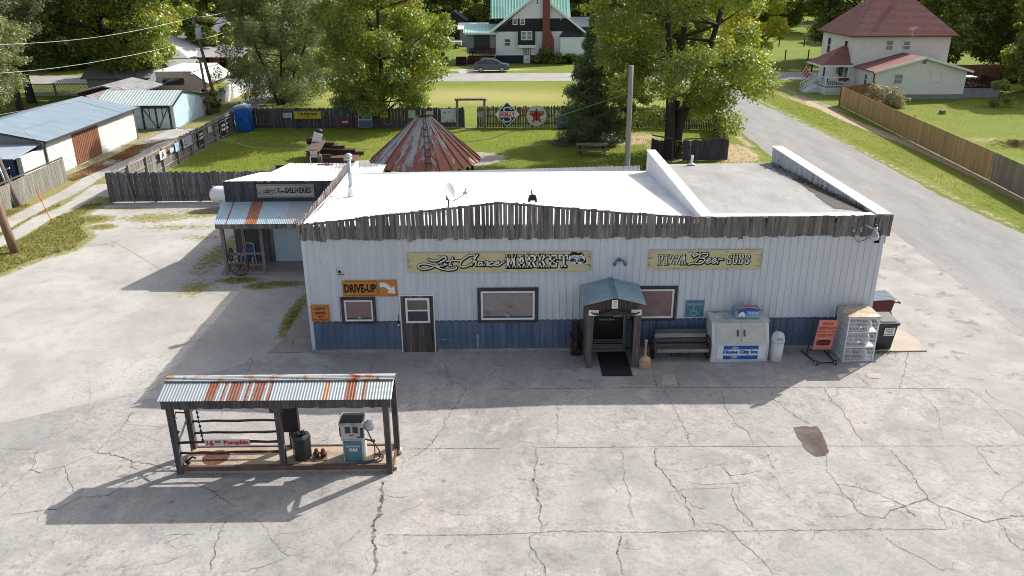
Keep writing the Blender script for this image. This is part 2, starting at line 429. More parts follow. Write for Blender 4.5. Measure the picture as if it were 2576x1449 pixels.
# ================================================================ GROUND
def grid_mesh(name,xs,ys,z,attrs,m,kind='structure'):
    X,Y = np.meshgrid(xs,ys); nx,ny = len(xs),len(ys)
    co = np.stack([X.ravel(),Y.ravel(),np.full(X.size,z)],1)
    i = np.arange(nx*ny).reshape(ny,nx)
    F = np.stack([i[:-1,:-1].ravel(),i[:-1,1:].ravel(),i[1:,1:].ravel(),i[1:,:-1].ravel()],1)
    me = bpy.data.meshes.new(name); me.vertices.add(len(co)); me.vertices.foreach_set('co',co.ravel())
    me.loops.add(F.size); me.loops.foreach_set('vertex_index',F.ravel().astype(np.int32))
    me.polygons.add(len(F)); me.polygons.foreach_set('loop_start',np.arange(0,F.size,4,dtype=np.int32))
    me.update(calc_edges=True)
    for k,fn in attrs.items():
        a = me.attributes.new(k,'FLOAT','POINT'); a.data.foreach_set('value',fn(X,Y).ravel().astype(np.float32))
    me.materials.append(m); o = bpy.data.objects.new(name,me); COL.objects.link(o); props(o,None,None,kind=kind); return o
def blobs(lst):
    def f(X,Y):
        W = np.zeros_like(X)
        for x,y,rx,ry,a in lst: W = np.maximum(W,a*np.exp(-(((X-x)/rx)**2+((Y-y)/ry)**2)))
        return W
    return f
def seg_dist(X,Y,pts):
    D = np.full(X.shape,1e9)
    for (x0,y0),(x1,y1) in zip(pts[:-1],pts[1:]):
        dx,dy = x1 - x0,y1 - y0; t = np.clip(((X-x0)*dx+(Y-y0)*dy)/(dx*dx+dy*dy),0,1)
        D = np.minimum(D,np.hypot(X-x0-t*dx,Y-y0-t*dy))
    return D
def inpoly(X,Y,P):
    r = np.zeros(X.shape,bool); n = len(P)
    for i in range(n):
        x0,y0 = P[i]; x1,y1 = P[(i+1)%n]
        c = ((y0>Y)!=(y1>Y)) & (X<(x1-x0)*(Y-y0)/(y1-y0+1e-12)+x0); r ^= c
    return r

m,nt,bs = newmat('grass_ground'); N = NT(nt); p = N.pos()
big = N.noise(p,.16,5,.65,.8); mid = N.noise(p,.55,5,.65,.3); fin = N.noise(p,6.0,5,.75); vf = N.noise(p,26,3,.8)
dry = N.n('ShaderNodeAttribute',attribute_name='dry').outputs['Fac']; dirt = N.n('ShaderNodeAttribute',attribute_name='dirt').outputs['Fac']
col = N.mix(N.ramp(mid,[(.3,0.),(.7,1.)]),(.115,.175,.022),(.215,.245,.034))
col = N.mix(N.ramp(N.math('ADD',N.math('MULTIPLY',dry,.9),N.math('MULTIPLY',big,.5)),[(.35,0.),(1.0,1.)]),col,(.45,.385,.16))
col = N.mix(N.ramp(fin,[(.36,.0),(.62,.85)]),col,(.085,.115,.018))
col = N.mix(N.ramp(vf,[(.5,.0),(.72,.5)]),col,(.38,.36,.12))
dcol = N.mix(N.ramp(fin,[(.35,0.),(.65,1.)]),(.31,.23,.15),(.48,.38,.27))
col = N.mix(N.ramp(N.math('ADD',dirt,N.math('MULTIPLY',N.math('SUBTRACT',N.noise(p,2.2,6,.8),.5),1.3)),[(.42,0.),(.56,1.)]),col,dcol)
nt.links.new(col,bs.inputs['Base Color']); bs.inputs['Roughness'].default_value = .95; bs.inputs['Specular IOR Level'].default_value = .1
N.bump(N.noise(p,14,5,.8),.6,.06,bs); GRASS = m

def drymap(X,Y):
    W = blobs([(0,87,30,7,.8),(10,81,14,6,.6),(-12,84,14,8,.5),(28,58,3,20,.2),(-26,30,8,6,.45)])(X,Y)
    return W + .16 * np.sin(X*.31+Y*.17) * np.sin(Y*.23)
def dirtmap(X,Y):
    W = blobs([(16.6,58,2.4,4.5,.95),(17.5,49,2.6,6,1.),(13.5,60,3.5,3.5,.7),(9.5,62,3,1.8,.75),(12.5,57,2,3,.7),(11.2,64,3,3,.6),
(-31,84,4,10,.5),(-3.5,112.0,10,1.7,.9),(-46,80,8,8,.4),(-1,56.6,2.2,2.2,.7),(38,62,3,2,.5),(45,58,4,1.6,.35)])(X,Y)
    W = np.maximum(W,.9*np.exp(-(seg_dist(X,Y,[(31.6,86),(30.9,71),(31.4,60),(30.9,50),(30.2,42),(29.0,30)])/.75)**2))      # bare strip under the cedar fence
    W = np.maximum(W,.62*np.exp(-(seg_dist(X,Y,[(29.5,112),(29.4,96),(30.6,79)])/.7)**2))                      # old path
    W = np.maximum(W,.55*np.exp(-(seg_dist(X,Y,[(26.6,100),(26.6,30)])/.45)**2))
    W = np.maximum(W,.6*np.exp(-(seg_dist(X,Y,[(19.3,100),(19.0,60)])/.5)**2))
    return W
xs = np.concatenate([np.arange(-140,-60,4),np.arange(-60,60,.4),np.arange(60,160,4)]); ys = np.concatenate([np.arange(-10,20,4),np.arange(20,125,.4),np.arange(125,460,6)])
grid_mesh('ground',xs,ys,0.0,{'dry': drymap,'dirt': dirtmap},GRASS)
st = MB(); st.quad((-900,-300,-.05),(900,-300,-.05),(900,1500,-.05),(-900,1500,-.05)); struct(st,'terrain',mat('far_meadow',(.13,.16,.04),(.2,.19,.06),.05))

# ---- concrete forecourt
m,nt,bs = newmat('old_concrete'); N = NT(nt); p = N.pos()
big = N.noise(p,.28,5,.65,.6); mid = N.noise(p,1.1,6,.7,.8); fin = N.noise(p,9,5,.8); vf = N.noise(p,45,3,.8)
col = N.mix(N.ramp(big,[(.33,0.),(.66,1.)]),(.26,.250,.240),(.375,.358,.342))
col = N.mix(N.ramp(N.noise(p,.6,5,.7,1.2),[(.50,0.),(.66,.85)]),col,(.42,.375,.345))                     # pinkish scaling
col = N.mix(N.ramp(mid,[(.54,0.),(.68,.6)]),col,(.215,.205,.20))                                             # grey stains
# surface scaling: thin dark contours round flaked places, gathered in patches
ct = N.noise(p,2.4,7,.72,.9)
edge = N.math('SUBTRACT',1.0,N.math('MULTIPLY',N.math('ABSOLUTE',N.math('SUBTRACT',ct,.5)),34.0))
patch = N.ramp(N.noise(p,.45,4,.6,.7),[(.44,0.),(.56,1.)])
edge = N.math('MULTIPLY',N.math('MAXIMUM',edge,0.0),N.math('MULTIPLY',patch,N.ramp(N.noise(p,3.1,3,.6),[(.42,0.),(.6,1.)])))
col = N.mix(N.math('MULTIPLY',edge,.8),col,(.10,.085,.075))
col = N.mix(N.ramp(fin,[(.30,.7),(.52,0.)]),col,(.20,.185,.17))
col = N.mix(N.ramp(vf,[(.52,0.),(.75,.6)]),col,(.15,.14,.13))
col = N.mix(N.ramp(N.noise(p,60,2,.5),[(.62,0.),(.75,.5)]),col,(.52,.50,.47))
sp = N.n('ShaderNodeTexVoronoi',ins={'Vector': p,'Scale': .85}); col = N.mix(N.ramp(sp.outputs['Distance'],[(.035,.75),(.075,0.)]),col,(.16,.14,.12))   # drips of oil
oil = N.noise(p,.8,5,.7,.5)
col = N.mix(N.ramp(oil,[(.50,0.),(.72,.55)]),col,(.17,.163,.16))
nt.links.new(col,bs.inputs['Base Color']); bs.inputs['Roughness'].default_value = .92; bs.inputs['Specular IOR Level'].default_value = .2
N.bump(N.math('ADD',N.math('MULTIPLY',ct,.8),N.math('MULTIPLY',fin,.35)),.45,.05,bs); CONC = m
LOTB = [G(-700,1190),G(-60,1080),G(341,989),G(520,945),G(659,901)]
lot = LOTB + [(-7.4,25.15),(-6.6,25.3),(12.9,25.3),(12.9,24.75),(14.82,24.72),(14.85,22.1),(14.8,19.2),(15.1,15),(15.2,2),(-60,2)]
st = MB(); sheet(st,lot,.02); struct(st,'forecourt',CONC)
st = MB(); sheet(st,[(13.15,24.85),(14.82,24.85),(14.9,26.0),(14.25,27.9),(13.0,28.0)],.05); st.b2(12.95,14.8,24.85,24.9,0,.049)
struct(st,'side_pad',mat('pad_concrete',(.45,.38,.30),(.36,.31,.26),1.2,.9,bump=.2))

# ---- joints and cracks (thin strips lying on the slab)
m,nt,bs = newmat('crack_dirt'); N = NT(nt); p = N.pos()
nt.links.new(N.mix(N.ramp(N.noise(p,5,4,.7),[(.4,0.),(.65,1.)]),(.05,.045,.04),(.24,.22,.195)),bs.inputs['Base Color']); bs.inputs['Roughness'].default_value = 1
CRK = m
CR = [(kc,1.6,.035,[(0,195),(750,187),(1290,187),(1590,185),(1840,190),(2310,195)]),(kc,1,.03,[(175,483),(935,478),(1605,475)]),(kc,1,.028,[(1605,475),(2576,475)]),
(kc,1,.032,[(0,908),(220,900),(950,897),(1600,888),(2200,885)]),(kc,1,.04,[(750,95),(757,150),(760,187)]),(kc,1,.03,[(870,95),(865,140),(880,187)]),
(kc,1,.03,[(805,195),(830,240),(860,300),(885,330),(905,380),(915,440),(935,475)]),(kc,1,.02,[(280,250),(278,480)]),(kc,1,.022,[(250,120),(245,170),(300,180),(345,195)]),
(kc,1,.022,[(1285,80),(1320,180),(1340,230),(1400,290),(1450,330),(1520,365)]),(kc,1,.022,[(1090,195),(1110,290),(1150,350),(1200,400),(1260,470)]),
(kc,1,.032,[(1590,190),(1640,260),(1680,310),(1730,380),(1775,460)]),(kc,1,.012,[(2050,195),(2110,260),(2150,300),(2165,360),(2180,440)]),
(kc,1,.05,[(175,485),(178,560),(185,680),(190,790),(205,890)]),(kc,1,.02,[(590,490),(600,560),(630,700),(640,780),(655,830)]),
(kc,1,.075,[(768,487),(770,560),(800,610),(840,660),(880,690)]),(kc,1,.04,[(880,690),(905,740),(930,810),(960,880)]),(kc,1,.014,[(1300,500),(1330,570),(1340,600)]),
(kc,1,.03,[(1100,580),(1130,620),(1200,615),(1300,590)]),(kc,1,.018,[(930,655),(1000,665),(1140,660),(1200,655)]),(kc,1,.016,[(880,690),(1000,685),(1145,680)]),
(kc,1,.032,[(1145,680),(1155,750),(1200,810),(1245,870)]),(kc,1,.022,[(1605,520),(1610,580),(1640,650),(1700,720)]),(kc,1,.05,[(1700,720),(1750,780),(1800,820),(1880,830),(1930,790),(1990,770),(2050,750),(2100,735)]),
(kc,1,.03,[(1640,660),(1750,675),(1850,700),(1930,740),(1990,770)]),(kc,1,.05,[(1990,770),(2040,820)]),
(kc,1,.045,[(1920,490),(1970,550),(2010,600),(2060,670),(2100,735),(2150,770),(2260,800),(2330,830),(2390,850),(2450,835),(2576,815)]),
(kc,1,.014,[(2150,770),(2190,850),(2210,880)]),(kc,1,.025,[(2440,840),(2490,880),(2530,950),(2576,990)]),(kc,1,.022,[(2340,480),(2400,560),(2460,620)]),(kc,1,.018,[(2310,195),(2400,270),(2576,440)]),
(kc,1,.022,[(1140,900),(1200,960),(1270,1020),(1335,1110)]),(kc,1,.05,[(600,910),(600,970),(590,1040),(605,1110)]),(kc,1,.035,[(135,920),(160,980),(210,1040),(240,1080),(250,1110)]),
(kc,1,.03,[(1900,930),(1960,970),(2060,1020),(2140,1080)]),(kc,1,.02,[(1750,115),(1815,185)]),(kc,1,.03,[(2000,20),(1985,120),(1970,190)]),(kc,1,.02,[(1910,40),(1990,80)]),(kc,1,.02,[(1990,130),(2100,185)]),
(kc,1,.02,[(2380,190),(2420,230),(2480,260)]),(kc,1,.015,[(2576,640),(2500,700),(2450,760)]),
(kb,1,.03,[(0,770),(200,772)]),(kb,1,.035,[(200,780),(185,830),(170,880),(215,895)]),(kb,1,.025,[(495,795),(430,820),(330,860),(250,880)]),
(kb,1,.05,[(500,790),(600,805),(680,835),(780,850),(900,890)]),(kb,1,.028,[(495,795),(560,720),(640,640),(680,580)]),(kb,1,.02,[(160,880),(80,950),(0,1030)]),(kb,1,.025,[(330,870),(350,930),(380,1000)]),
(kb,1,.035,[(620,970),(560,1010),(420,1020),(280,1080),(60,1110)]),(kb,1,.025,[(990,940),(1090,985),(1160,1030),(1240,1070)]),(kb,1,.02,[(1200,960),(1150,1010)]),(kb,1,.015,[(1090,960),(1300,940),(1700,935)]),
(kb,1,.035,[(1180,1120),(1140,1200),(1110,1280),(1060,1420)]),(kb,1,.012,[(1300,1120),(1380,1180),(1430,1260),(1490,1320),(1640,1325)]),
(kb,1,.14,[(1960,940),(1975,1000),(1960,1080),(1935,1170),(1930,1260)]),(kb,1,.10,[(1930,1260),(1920,1340),(1915,1422)]),(kb,1,.032,[(1980,1213),(2200,1215),(2576,1213)]),(kb,1,.032,[(2050,772),(2330,768),(2576,768)]),
(kb,1,.03,[(2300,320),(2295,400),(2390,460),(2350,550),(2290,640),(2230,740),(2060,850)]),(kb,1,.014,[(2390,460),(2576,465)]),(kb,1,.02,[(1940,310),(1910,380),(1880,440)]),(kb,1,.02,[(1950,300),(2150,350),(2290,355)]),
(kb,1,.035,[(1300,300),(1270,380)]),(kb,1,.014,[(1740,1290),(1800,1240),(1860,1190)]),(kb,1,.03,[(850,1260),(960,1210),(1000,1210)]),(kb,1,.012,[(430,1270),(440,1200)]),(kb,1,.015,[(1230,1405),(1350,1380),(1480,1330)]),
(kb,1,.012,[(640,640),(860,662)]),(kb,1,.012,[(1160,560),(1110,660)]),(kb,1,.02,[(1050,1060),(1100,1010),(1040,960)])]
SEGS = []; rg = random.Random(4); mb = MB()
def crack(pts,wd,z=.0245,strength=1.0):
    P = []
    for (x0,y0),(x1,y1) in zip(pts[:-1],pts[1:]):
        L = math.hypot(x1-x0,y1-y0); n = max(1,int(L/.06))
        for k in range(n):
            t = k / n; P.append((x0+(x1-x0)*t,y0+(y1-y0)*t))
    P.append(pts[-1])
    a = .035 * strength; drift = 0; Q = []
    for q in P:
        drift = drift * .86 + rg.uniform(-a,a); Q.append((q[0]+drift,q[1]+drift*rg.uniform(-.6,1)))
    V = []; n = len(Q)
    for i,q in enumerate(Q):
        a_ = Q[max(0,i-1)]; b_ = Q[min(n-1,i+1)]; t = Vector((b_[0]-a_[0],b_[1]-a_[1])); t = t.normalized() if t.length > 1e-6 else Vector((1,0))
        ww = wd * rg.uniform(.25,1.15) * (min(1,i/3+.3)) * min(1,(n-1-i)/3+.3)
        V += [(q[0]-t.y*ww/2,q[1]+t.x*ww/2,z),(q[0]+t.y*ww/2,q[1]-t.x*ww/2,z)]
    mb.add(V,[(2*i,2*i+1,2*i+3,2*i+2)for i in range(n-1)])
for k,st_,wd,pts in CR:
    straight = len(pts) < 7 and wd < .04 and abs(pts[0][0]-pts[-1][0]) > 150 and abs(pts[0][1]-pts[-1][1]) < 20
    gp = [G(*k(*q))for q in pts]; SEGS += list(zip(gp[:-1],gp[1:])); crack(gp,wd*.85,strength=.15 if straight else 1.0)
    if not straight and wd > .02:                                       # hairline branches
        for _ in range(max(1,int(len(gp)*.8))):
            i = rg.randrange(len(gp)); a0 = gp[i]; an = rg.uniform(0,2*PI); L = rg.uniform(.25,.8)
            crack([a0,(a0[0]+L*.5*math.cos(an),a0[1]+L*.5*math.sin(an)),(a0[0]+L*math.cos(an+.4),a0[1]+L*math.sin(an+.4))],.012)
for _ in range(46):                                                     # hairlines between the big cracks
    x,y = rg.uniform(-14,14.3),rg.uniform(9.5,23.5); an = rg.choice([0,PI/2]) + rg.gauss(0,.35); L = rg.uniform(.8,2.6)
    crack([(x,y),(x+L*.5*math.cos(an),y+L*.5*math.sin(an)),(x+L*math.cos(an+.25),y+L*math.sin(an+.25))],.009)
struct(mb,'forecourt_cracks',CRK)
mb = MB(); z = .029
sheet(mb,jag_poly([G(*kc(*q))for q in[(1440,385),(1500,378),(1560,380),(1590,430),(1605,470),(1615,510),(1590,525),(1555,528),(1500,490),(1460,430)]],.03,.08,3),z)
struct(mb,'damp_stain',mat('damp_concrete',(.075,.056,.045),(.15,.12,.10),1.4,.95,fine=.3,finescale=7))
mb = MB(); sheet(mb,jag_poly([G(*kc(*q))for q in[(790,125),(860,130),(870,170),(800,180)]],.05,.08,5),.029); sheet(mb,jag_poly([G(*kc(*q))for q in[(1800,120),(1880,120),(1870,145),(1810,140)]],.04,.1,6),.029)
struct(mb,'spalled_patch',mat('fresh_concrete',(.42,.37,.33),(.33,.29,.26),4,.9,bump=.5))


# ---- gravel yard on the left, with weeds coming through
m,nt,bs = newmat('crushed_gravel'); N = NT(nt); p = N.pos()
gr = N.n('ShaderNodeAttribute',attribute_name='weeds').outputs['Fac']
col = N.mix(N.ramp(N.noise(p,.35,5,.6,.5),[(.35,0.),(.65,1.)]),(.35,.335,.31),(.47,.45,.42))
col = N.mix(N.ramp(N.noise(p,1.6,6,.75,.6),[(.50,0.),(.66,.55)]),col,(.28,.265,.245))
col = N.mix(N.ramp(N.noise(p,20,4,.8),[(.46,0.),(.64,.7)]),col,(.19,.18,.165))
col = N.mix(N.ramp(N.noise(p,55,2,.6),[(.58,0.),(.72,.6)]),col,(.68,.66,.62))
wn_ = N.math('ADD',gr,N.math('MULTIPLY',N.math('SUBTRACT',N.noise(p,3.4,7,.85,.2),.5),1.7))
gcol = N.mix(N.ramp(N.noise(p,5,4,.8),[(.35,0.),(.62,1.)]),(.115,.135,.03),(.30,.255,.12))
col = N.mix(N.ramp(wn_,[(.50,0.),(.60,1.)]),col,gcol)
nt.links.new(col,bs.inputs['Base Color']); bs.inputs['Roughness'].default_value = .95; bs.inputs['Specular IOR Level'].default_value = .15
N.bump(N.noise(p,22,4,.8),.7,.03,bs); GRAVEL = m
def g_(k,*pts): return [G(*k(*q))for q in pts]
TR1 = g_(kl,(-80,1170),(0,1140),(140,1060),(300,980),(430,910),(640,810),(760,740),(900,650),(1020,590)) + [(-24.2,55),(-25.2,64),(-25.7,74),(-26.3,86),(-27,99)]
TR2 = g_(kl,(-80,1310),(0,1280),(180,1190),(420,1040),(650,950),(800,860),(980,735)) + [(-23.6,47),(-23.2,55),(-23.9,64),(-24.3,74),(-24.9,86),(-25.6,99)]
def weeds(X,Y):
    W = np.full(X.shape,.0)
    bound = [G(-300,760),G(0,690),G(80,655),G(180,628),G(222,596),G(200,572),G(215,555),G(196,545),G(262,512),G(275,512),G(270,440)]
    P = bound + [(-26,60),(-60,60),(-60,20)]
    W = np.where(inpoly(X,Y,P),1.2,np.exp(-(seg_dist(X,Y,bound)/.7)**2)*.75)
    W = np.maximum(W,blobs([(*G(*kl(850,1060)),1.7,1.1,1.1),(*G(*kl(980,1130)),1.1,.7,1.0),(*G(*kl(1500,1040)),3.0,1.5,.74),(*G(*kl(1950,1000)),2.6,1.6,.70),(*G(*kl(1700,1130)),4,1.0,.62),(*G(*kl(1950,1230)),2.4,1.1,.58),(*G(*kl(1000,1300)),3.5,1.2,.50),
(*G(*kl(1000,880)),.7,.9,1.),(*G(*kl(1250,950)),2.5,.5,.7),(-13.5,36,1.2,5,.7),(-13,31.5,1.2,1.5,.7),(*G(655,720),.9,.5,1.1),(*G(600,705),1.2,.5,1.1),(*G(700,715),1.5,.5,1.0),(*G(745,790),.45,2.6,1.2),(*G(735,860),.4,1.0,1.)])(X,Y))
    for T,hw in ((TR1,.30),(TR2,.30)):
        D = seg_dist(X,Y,T); W = np.minimum(W,np.clip((D-hw)*2.4,-.3,2))
    return W
def yard_ok(X,Y): return (X<-6.7)
gx = np.arange(-60,-6.6,.16); gy = np.linspace(20.4,46.0,161)
# leave out what lies beyond the forecourt edge by starting the grid under it (the forecourt sheet lies on top)
yard = grid_mesh('gravel_yard',gx,gy,.002,{'weeds': weeds},GRAVEL)
def weeds2(X,Y):
    W = np.full(X.shape,1.3)
    W = np.where((X>-29.5)&(X<-22.6)&(Y<69)&(Y>52),.35+.25*(np.abs(X+26)>2.4),W)
    for T in (TR1,TR2):
        D = seg_dist(X,Y,T); W = np.minimum(W,np.clip((D-.32)*2.2,-.3,2))
    return W
grid_mesh('alley',np.arange(-30.5,-22.4,.2),np.arange(46.0,99,.25),.002,{'weeds': weeds2},GRAVEL)
LITTER = (g_(kl,(570,665),(760,590),(1020,480),(1290,345),(1620,290),(1750,260),(1500,330),(1330,430),(1030,560),(820,650),(700,690)))

# ---- asphalt roads
m,nt,bs = newmat('asphalt'); N = NT(nt); p = N.pos()
col = N.mix(N.ramp(N.noise(N.n('ShaderNodeMapping',ins={'Vector': p,'Scale': (1,.18,1)}).outputs[0],.8,5,.65),[(.35,0.),(.65,1.)]),(.205,.198,.196),(.275,.265,.26))
col = N.mix(N.ramp(N.noise(p,18,3,.8),[(.45,0.),(.7,.5)]),col,(.095,.09,.09)); col = N.mix(N.ramp(N.noise(p,48,2,.6),[(.6,0.),(.75,.6)]),col,(.32,.31,.30))
cr = N.math('SUBTRACT',1.0,N.math('MULTIPLY',N.math('ABSOLUTE',N.math('SUBTRACT',N.noise(p,.35,6,.6,.6),.5)),160.0)); col = N.mix(N.math('MULTIPLY',N.math('MAXIMUM',cr,0.),.4),col,(.07,.065,.06))
nt.links.new(col,bs.inputs['Base Color']); bs.inputs['Roughness'].default_value = .9; bs.inputs['Specular IOR Level'].default_value = .25; N.bump(N.noise(p,30,3,.8),.4,.02,bs); ASPH = m
L = [(19.0,12),(19.1,20),(19.15,26.3),(19.5,32),(19.8,36),(19.9,40),(19.4,50),(19.3,56),(19.7,64),(20.3,72),(20.6,82),(19.8,95),(18.5,99.6)]
Rr = [(28.5,99.6),(26.3,95),(25.9,84),(26.3,72),(26.4,63),(26.2,53),(25.9,45),(26.3,38),(26.6,30),(26.9,20),(27,12)]
mb = MB(); sheet(mb,jag_poly(L+Rr,.13,.6,11),.012); struct(mb,'side_road',ASPH)
mb = MB(); sheet(mb,jag_poly([(-90,99.7),(18,99.6),(29,99.5),(120,99.0),(120,107.5),(30,107.6),(18,107.8),(-90,108)],.12,.8,12),.016); struct(mb,'back_street',mat('pale_asphalt',(.27,.26,.255),(.34,.325,.31),.5,.9,bump=.2))
mb = MB(); sheet(mb,jag_poly([(19.5,107.5),(26.5,107.5),(27.5,150),(28,210),(22.5,210),(20.5,150)],.15,1,13),.012); struct(mb,'far_lane',ASPH)
mb = MB(); sheet(mb,jag_poly([(28,199),(160,199),(160,206),(28,206)],.3,2,14),.014); sheet(mb,jag_poly([(-120,176),(22,172),(22,178),(-120,182)],.3,2,15),.014); struct(mb,'far_road',mat('pale_gravel_road',(.45,.42,.38),(.38,.35,.32),.6,.95))
# gravel apron between the market and the side road
mb = MB(); sheet(mb,jag_poly([(12.9,28.2),(12.9,25.2),(13.5,24.0),(13.5,19.2),(13.5,14),(13.5,2),(27,2),(27,11),(20.5,12.5),(20,18),(19.9,26.3),(20.0,32),(20.3,37),(19.9,44),(19.6,52),(18.6,50),(18.2,44),(16.5,41),(13.4,40.5),(12.9,34)],.16,.5,16),.008)
struct(mb,'gravel_apron',mat('sandy_gravel',(.30,.288,.272),(.41,.393,.37),.7,.95,fine=.35,finescale=26,c3=(.24,.215,.19),s3=1.6,bump=.6,bscale=24))
# patio and walks
PATIO = mat('patio_concrete',(.38,.33,.29),(.31,.27,.24),1.1,.9,fine=.15,bump=.2)
mb = MB(); mb.lathe([(4.3,0),(4.3,.05),(4.25,.06)],(-4.6,48.2,0),40); struct(mb,'gazebo_patio',PATIO)
mb = MB(); sheet(mb,jag_poly([(-13.5,53.9),(-13.4,55.2),(-9,56.2),(-4,58.6),(-1.3,58.4),(.1,57.2),(.1,55.6),(-1,54.2),(-3,53.6),(-8,53.4)],.06,.5,17),.02); struct(mb,'curved_walk',PATIO)
mb = MB(); mb.b2(-12.45,-6.68,33.05,34.4,0,.14); mb.b2(-8.0,-6.68,26.5,33.05,0,.03); sheet(mb,[(-8.3,25.2),(-6.7,25.25),(-6.7,30),(-7.0,30)],.02)
struct(mb,'side_walk',mat('walk_concrete',(.33,.285,.25),(.26,.225,.2),1.4,.9,bump=.2))
mb = MB(); sheet(mb,jag_poly(g_(kr,(0,830),(60,815),(330,950),(650,1060),(800,1120),(700,1110),(600,1070),(300,960)),.22,.4,18),.007); struct(mb,'old_path',mat('worn_path',(.33,.27,.225),(.17,.16,.10),1.2,.95,c3=(.12,.16,.03),s3=1.0))
for pts,nm in (([(-5.5,108),(-2.8,108),(-3.0,112.5),(-6,112.6)],'driveway'),([(-16,125),(-40,126),(-40,129),(-14,128)],'farm_track')):
    mb = MB(); sheet(mb,jag_poly(pts,.15,.6,19),.01); struct(mb,nm,mat('pale_gravel_road',(.4,.38,.35)))
# ================================================================ MARKET BUILDING
WX0,WX1,WY,WYB = -6.66,12.74,25.22,36.0
def siding(name,c,c2,z):
    m,nt,bs = newmat(name); N = NT(nt); p = N.pos()
    col = N.mix(N.ramp(N.noise(N.n('ShaderNodeMapping',ins={'Vector': p,'Scale': (3,3,.35)}).outputs[0],1.2,5,.65),[(.35,0.),(.7,1.)]),c,c2)
    sx = N.n('ShaderNodeSeparateXYZ',ins={'Vector': p})
    scr = N.math('FRACT',N.math('DIVIDE',sx.outputs['X'],.2286)); scz = N.math('FRACT',N.math('DIVIDE',sx.outputs['Z'],.62))
    dx = N.math('ABSOLUTE',N.math('SUBTRACT',scr,.3)); dz = N.math('ABSOLUTE',N.math('SUBTRACT',scz,.5))
    dot = N.math('LESS_THAN',N.math('ADD',N.math('MULTIPLY',dx,.2286),N.math('MULTIPLY',dz,.62)),.013)
    col = N.mix(N.math('MULTIPLY',dot,.75),col,(.12,.11,.11))                                       # screw heads
    spl = N.math('ADD',sx.outputs['Z'],N.math('MULTIPLY',N.noise(p,5,5,.7),.45)); col = N.mix(N.ramp(spl,[(.22,.75),(.62,0.)]),col,(.17,.155,.145))       # mud splashed up the foot of the wall
    nt.links.new(col,bs.inputs['Base Color']); bs.inputs['Roughness'].default_value = .42; bs.inputs['Specular IOR Level'].default_value = .4
    return m
SIDE_U = siding('pale_steel_siding',(.58,.595,.635),(.49,.51,.555),0); SIDE_L = siding('blue_steel_siding',(.065,.10,.17),(.12,.165,.245),0)
MEMB = mat('white_membrane',(.80,.80,.79),(.70,.70,.69),.5,.55,fine=.08,finescale=3,c3=(.60,.60,.59),s3=.5)
ROOFG = mat('aged_grey_roof',(.33,.325,.315),(.235,.23,.225),.9,.8,stretch=(1,.35,1),fine=.25,finescale=12,c3=(.26,.25,.24),s3=2.2)
PARW = mat('stained_white_wall',(.72,.72,.72),(.60,.61,.62),1.5,.7,stretch=(1,1,.3),fine=.12,c3=None)
PARD = mat('grimy_white_wall',(.62,.63,.65),(.38,.40,.43),2.4,.7,stretch=(1,1,.22),fine=.3,finescale=10,c3=(.12,.12,.125),s3=1.6)
B = thing('market_building','long steel sided market with blue lower band, white roof and weathered board false front','building',(3.0,25.22,0))
pl = wallplane(WY,WX0,0)
mb = MB(); ribs(mb,pl,0,WX1-WX0,1.19,4.62); mb.b2(WX0,WX1,WY+.005,WY+.15,1.19,4.60)
mb.b2(WX0,WX0+.12,WY,WYB,1.19,4.4); mb.b2(WX1-.12,WX1,WY+.15,WYB,1.19,4.7); mb.b2(WX0+.12,WX1-.12,WYB-.12,WYB,.1,3.86); mb.build('upper_siding',SIDE_U,B)
mb = MB(); ribs(mb,pl,0,WX1-WX0,.13,1.185); mb.b2(WX0,WX1,WY+.005,WY+.15,.1,1.185); mb.b2(WX0,WX0+.12,WY+.15,WYB-.12,.1,1.185); mb.b2(WX1-.12,WX1,WY+.15,WYB-.12,.1,1.185); mb.build('lower_siding',SIDE_L,B)
mb = MB(); mb.b2(WX0-.02,WX1+.02,WY-.025,WY-.002,1.175,1.20); mb.build('siding_flashing',plain('navy_flashing',(.045,.07,.12),.4),B)
mb = MB(); mb.b2(WX0-.05,-3.55,WY-.08,WY-.002,0,.13); mb.b2(-2.3,2.7,WY-.05,WY-.002,0,.12); mb.b2(4.6,WX1+.02,WY-.05,WY-.002,0,.12); mb.b2(WX1+.001,WX1+.06,WY,WYB,0,.12); mb.b2(WX0-.06,WX0-.001,WY,34.3,0,.12); mb.build('foundation',mat('foundation_concrete',(.35,.33,.33),(.24,.23,.23),2),B)
for x,s in ((WX0,-1),(WX1,1)):
    mb = MB(); mb.b2(x-.03 if s<0 else x-.09,x+.09 if s<0 else x+.03,WY-.035,WY-.006,.13,4.3); mb.b2(x-.035 if s<0 else x+.004,x-.004 if s<0 else x+.035,WY-.03,WY+.1,.13,4.3)
    mb.build('corner_trim',SIDE_U,B)
# roofs
mb = MB(); mb.slab([(WX0,WY+.1,4.62),(6.62,WY+.1,4.62),(6.62,35.85,3.86),(WX0,35.85,3.84)],.1); mb.build('roof_membrane',MEMB,B)
mb = MB(); mb.slab([(6.9,WY+.3,4.80),(12.5,WY+.3,4.80),(12.5,36.1,4.18),(6.9,36.1,4.14)],.12); mb.build('east_roof',ROOFG,B)
mb = MB(); mb.b2(6.60,6.90,WY+.12,35.8,3.7,4.83); mb.build('party_parapet',PARW,B)
mb = MB(); mb.b2(6.57,6.97,WY+.0,35.83,4.831,4.875); mb.b2(6.97,12.4,WY-.02,WY+.32,4.80,4.872); mb.b2(12.40,12.88,WY-.02,36.25,4.885,4.925); mb.build('parapet_cap',mat('white_cap',(.82,.82,.81),(.7,.7,.7),2,.6),B)
mb = MB(); mb.b2(12.45,12.83,WY,36.2,3.9,4.88); mb.b2(12.832,12.86,WY,36.2,4.75,4.88); mb.build('east_parapet',PARD,B)
rg = random.Random(8)
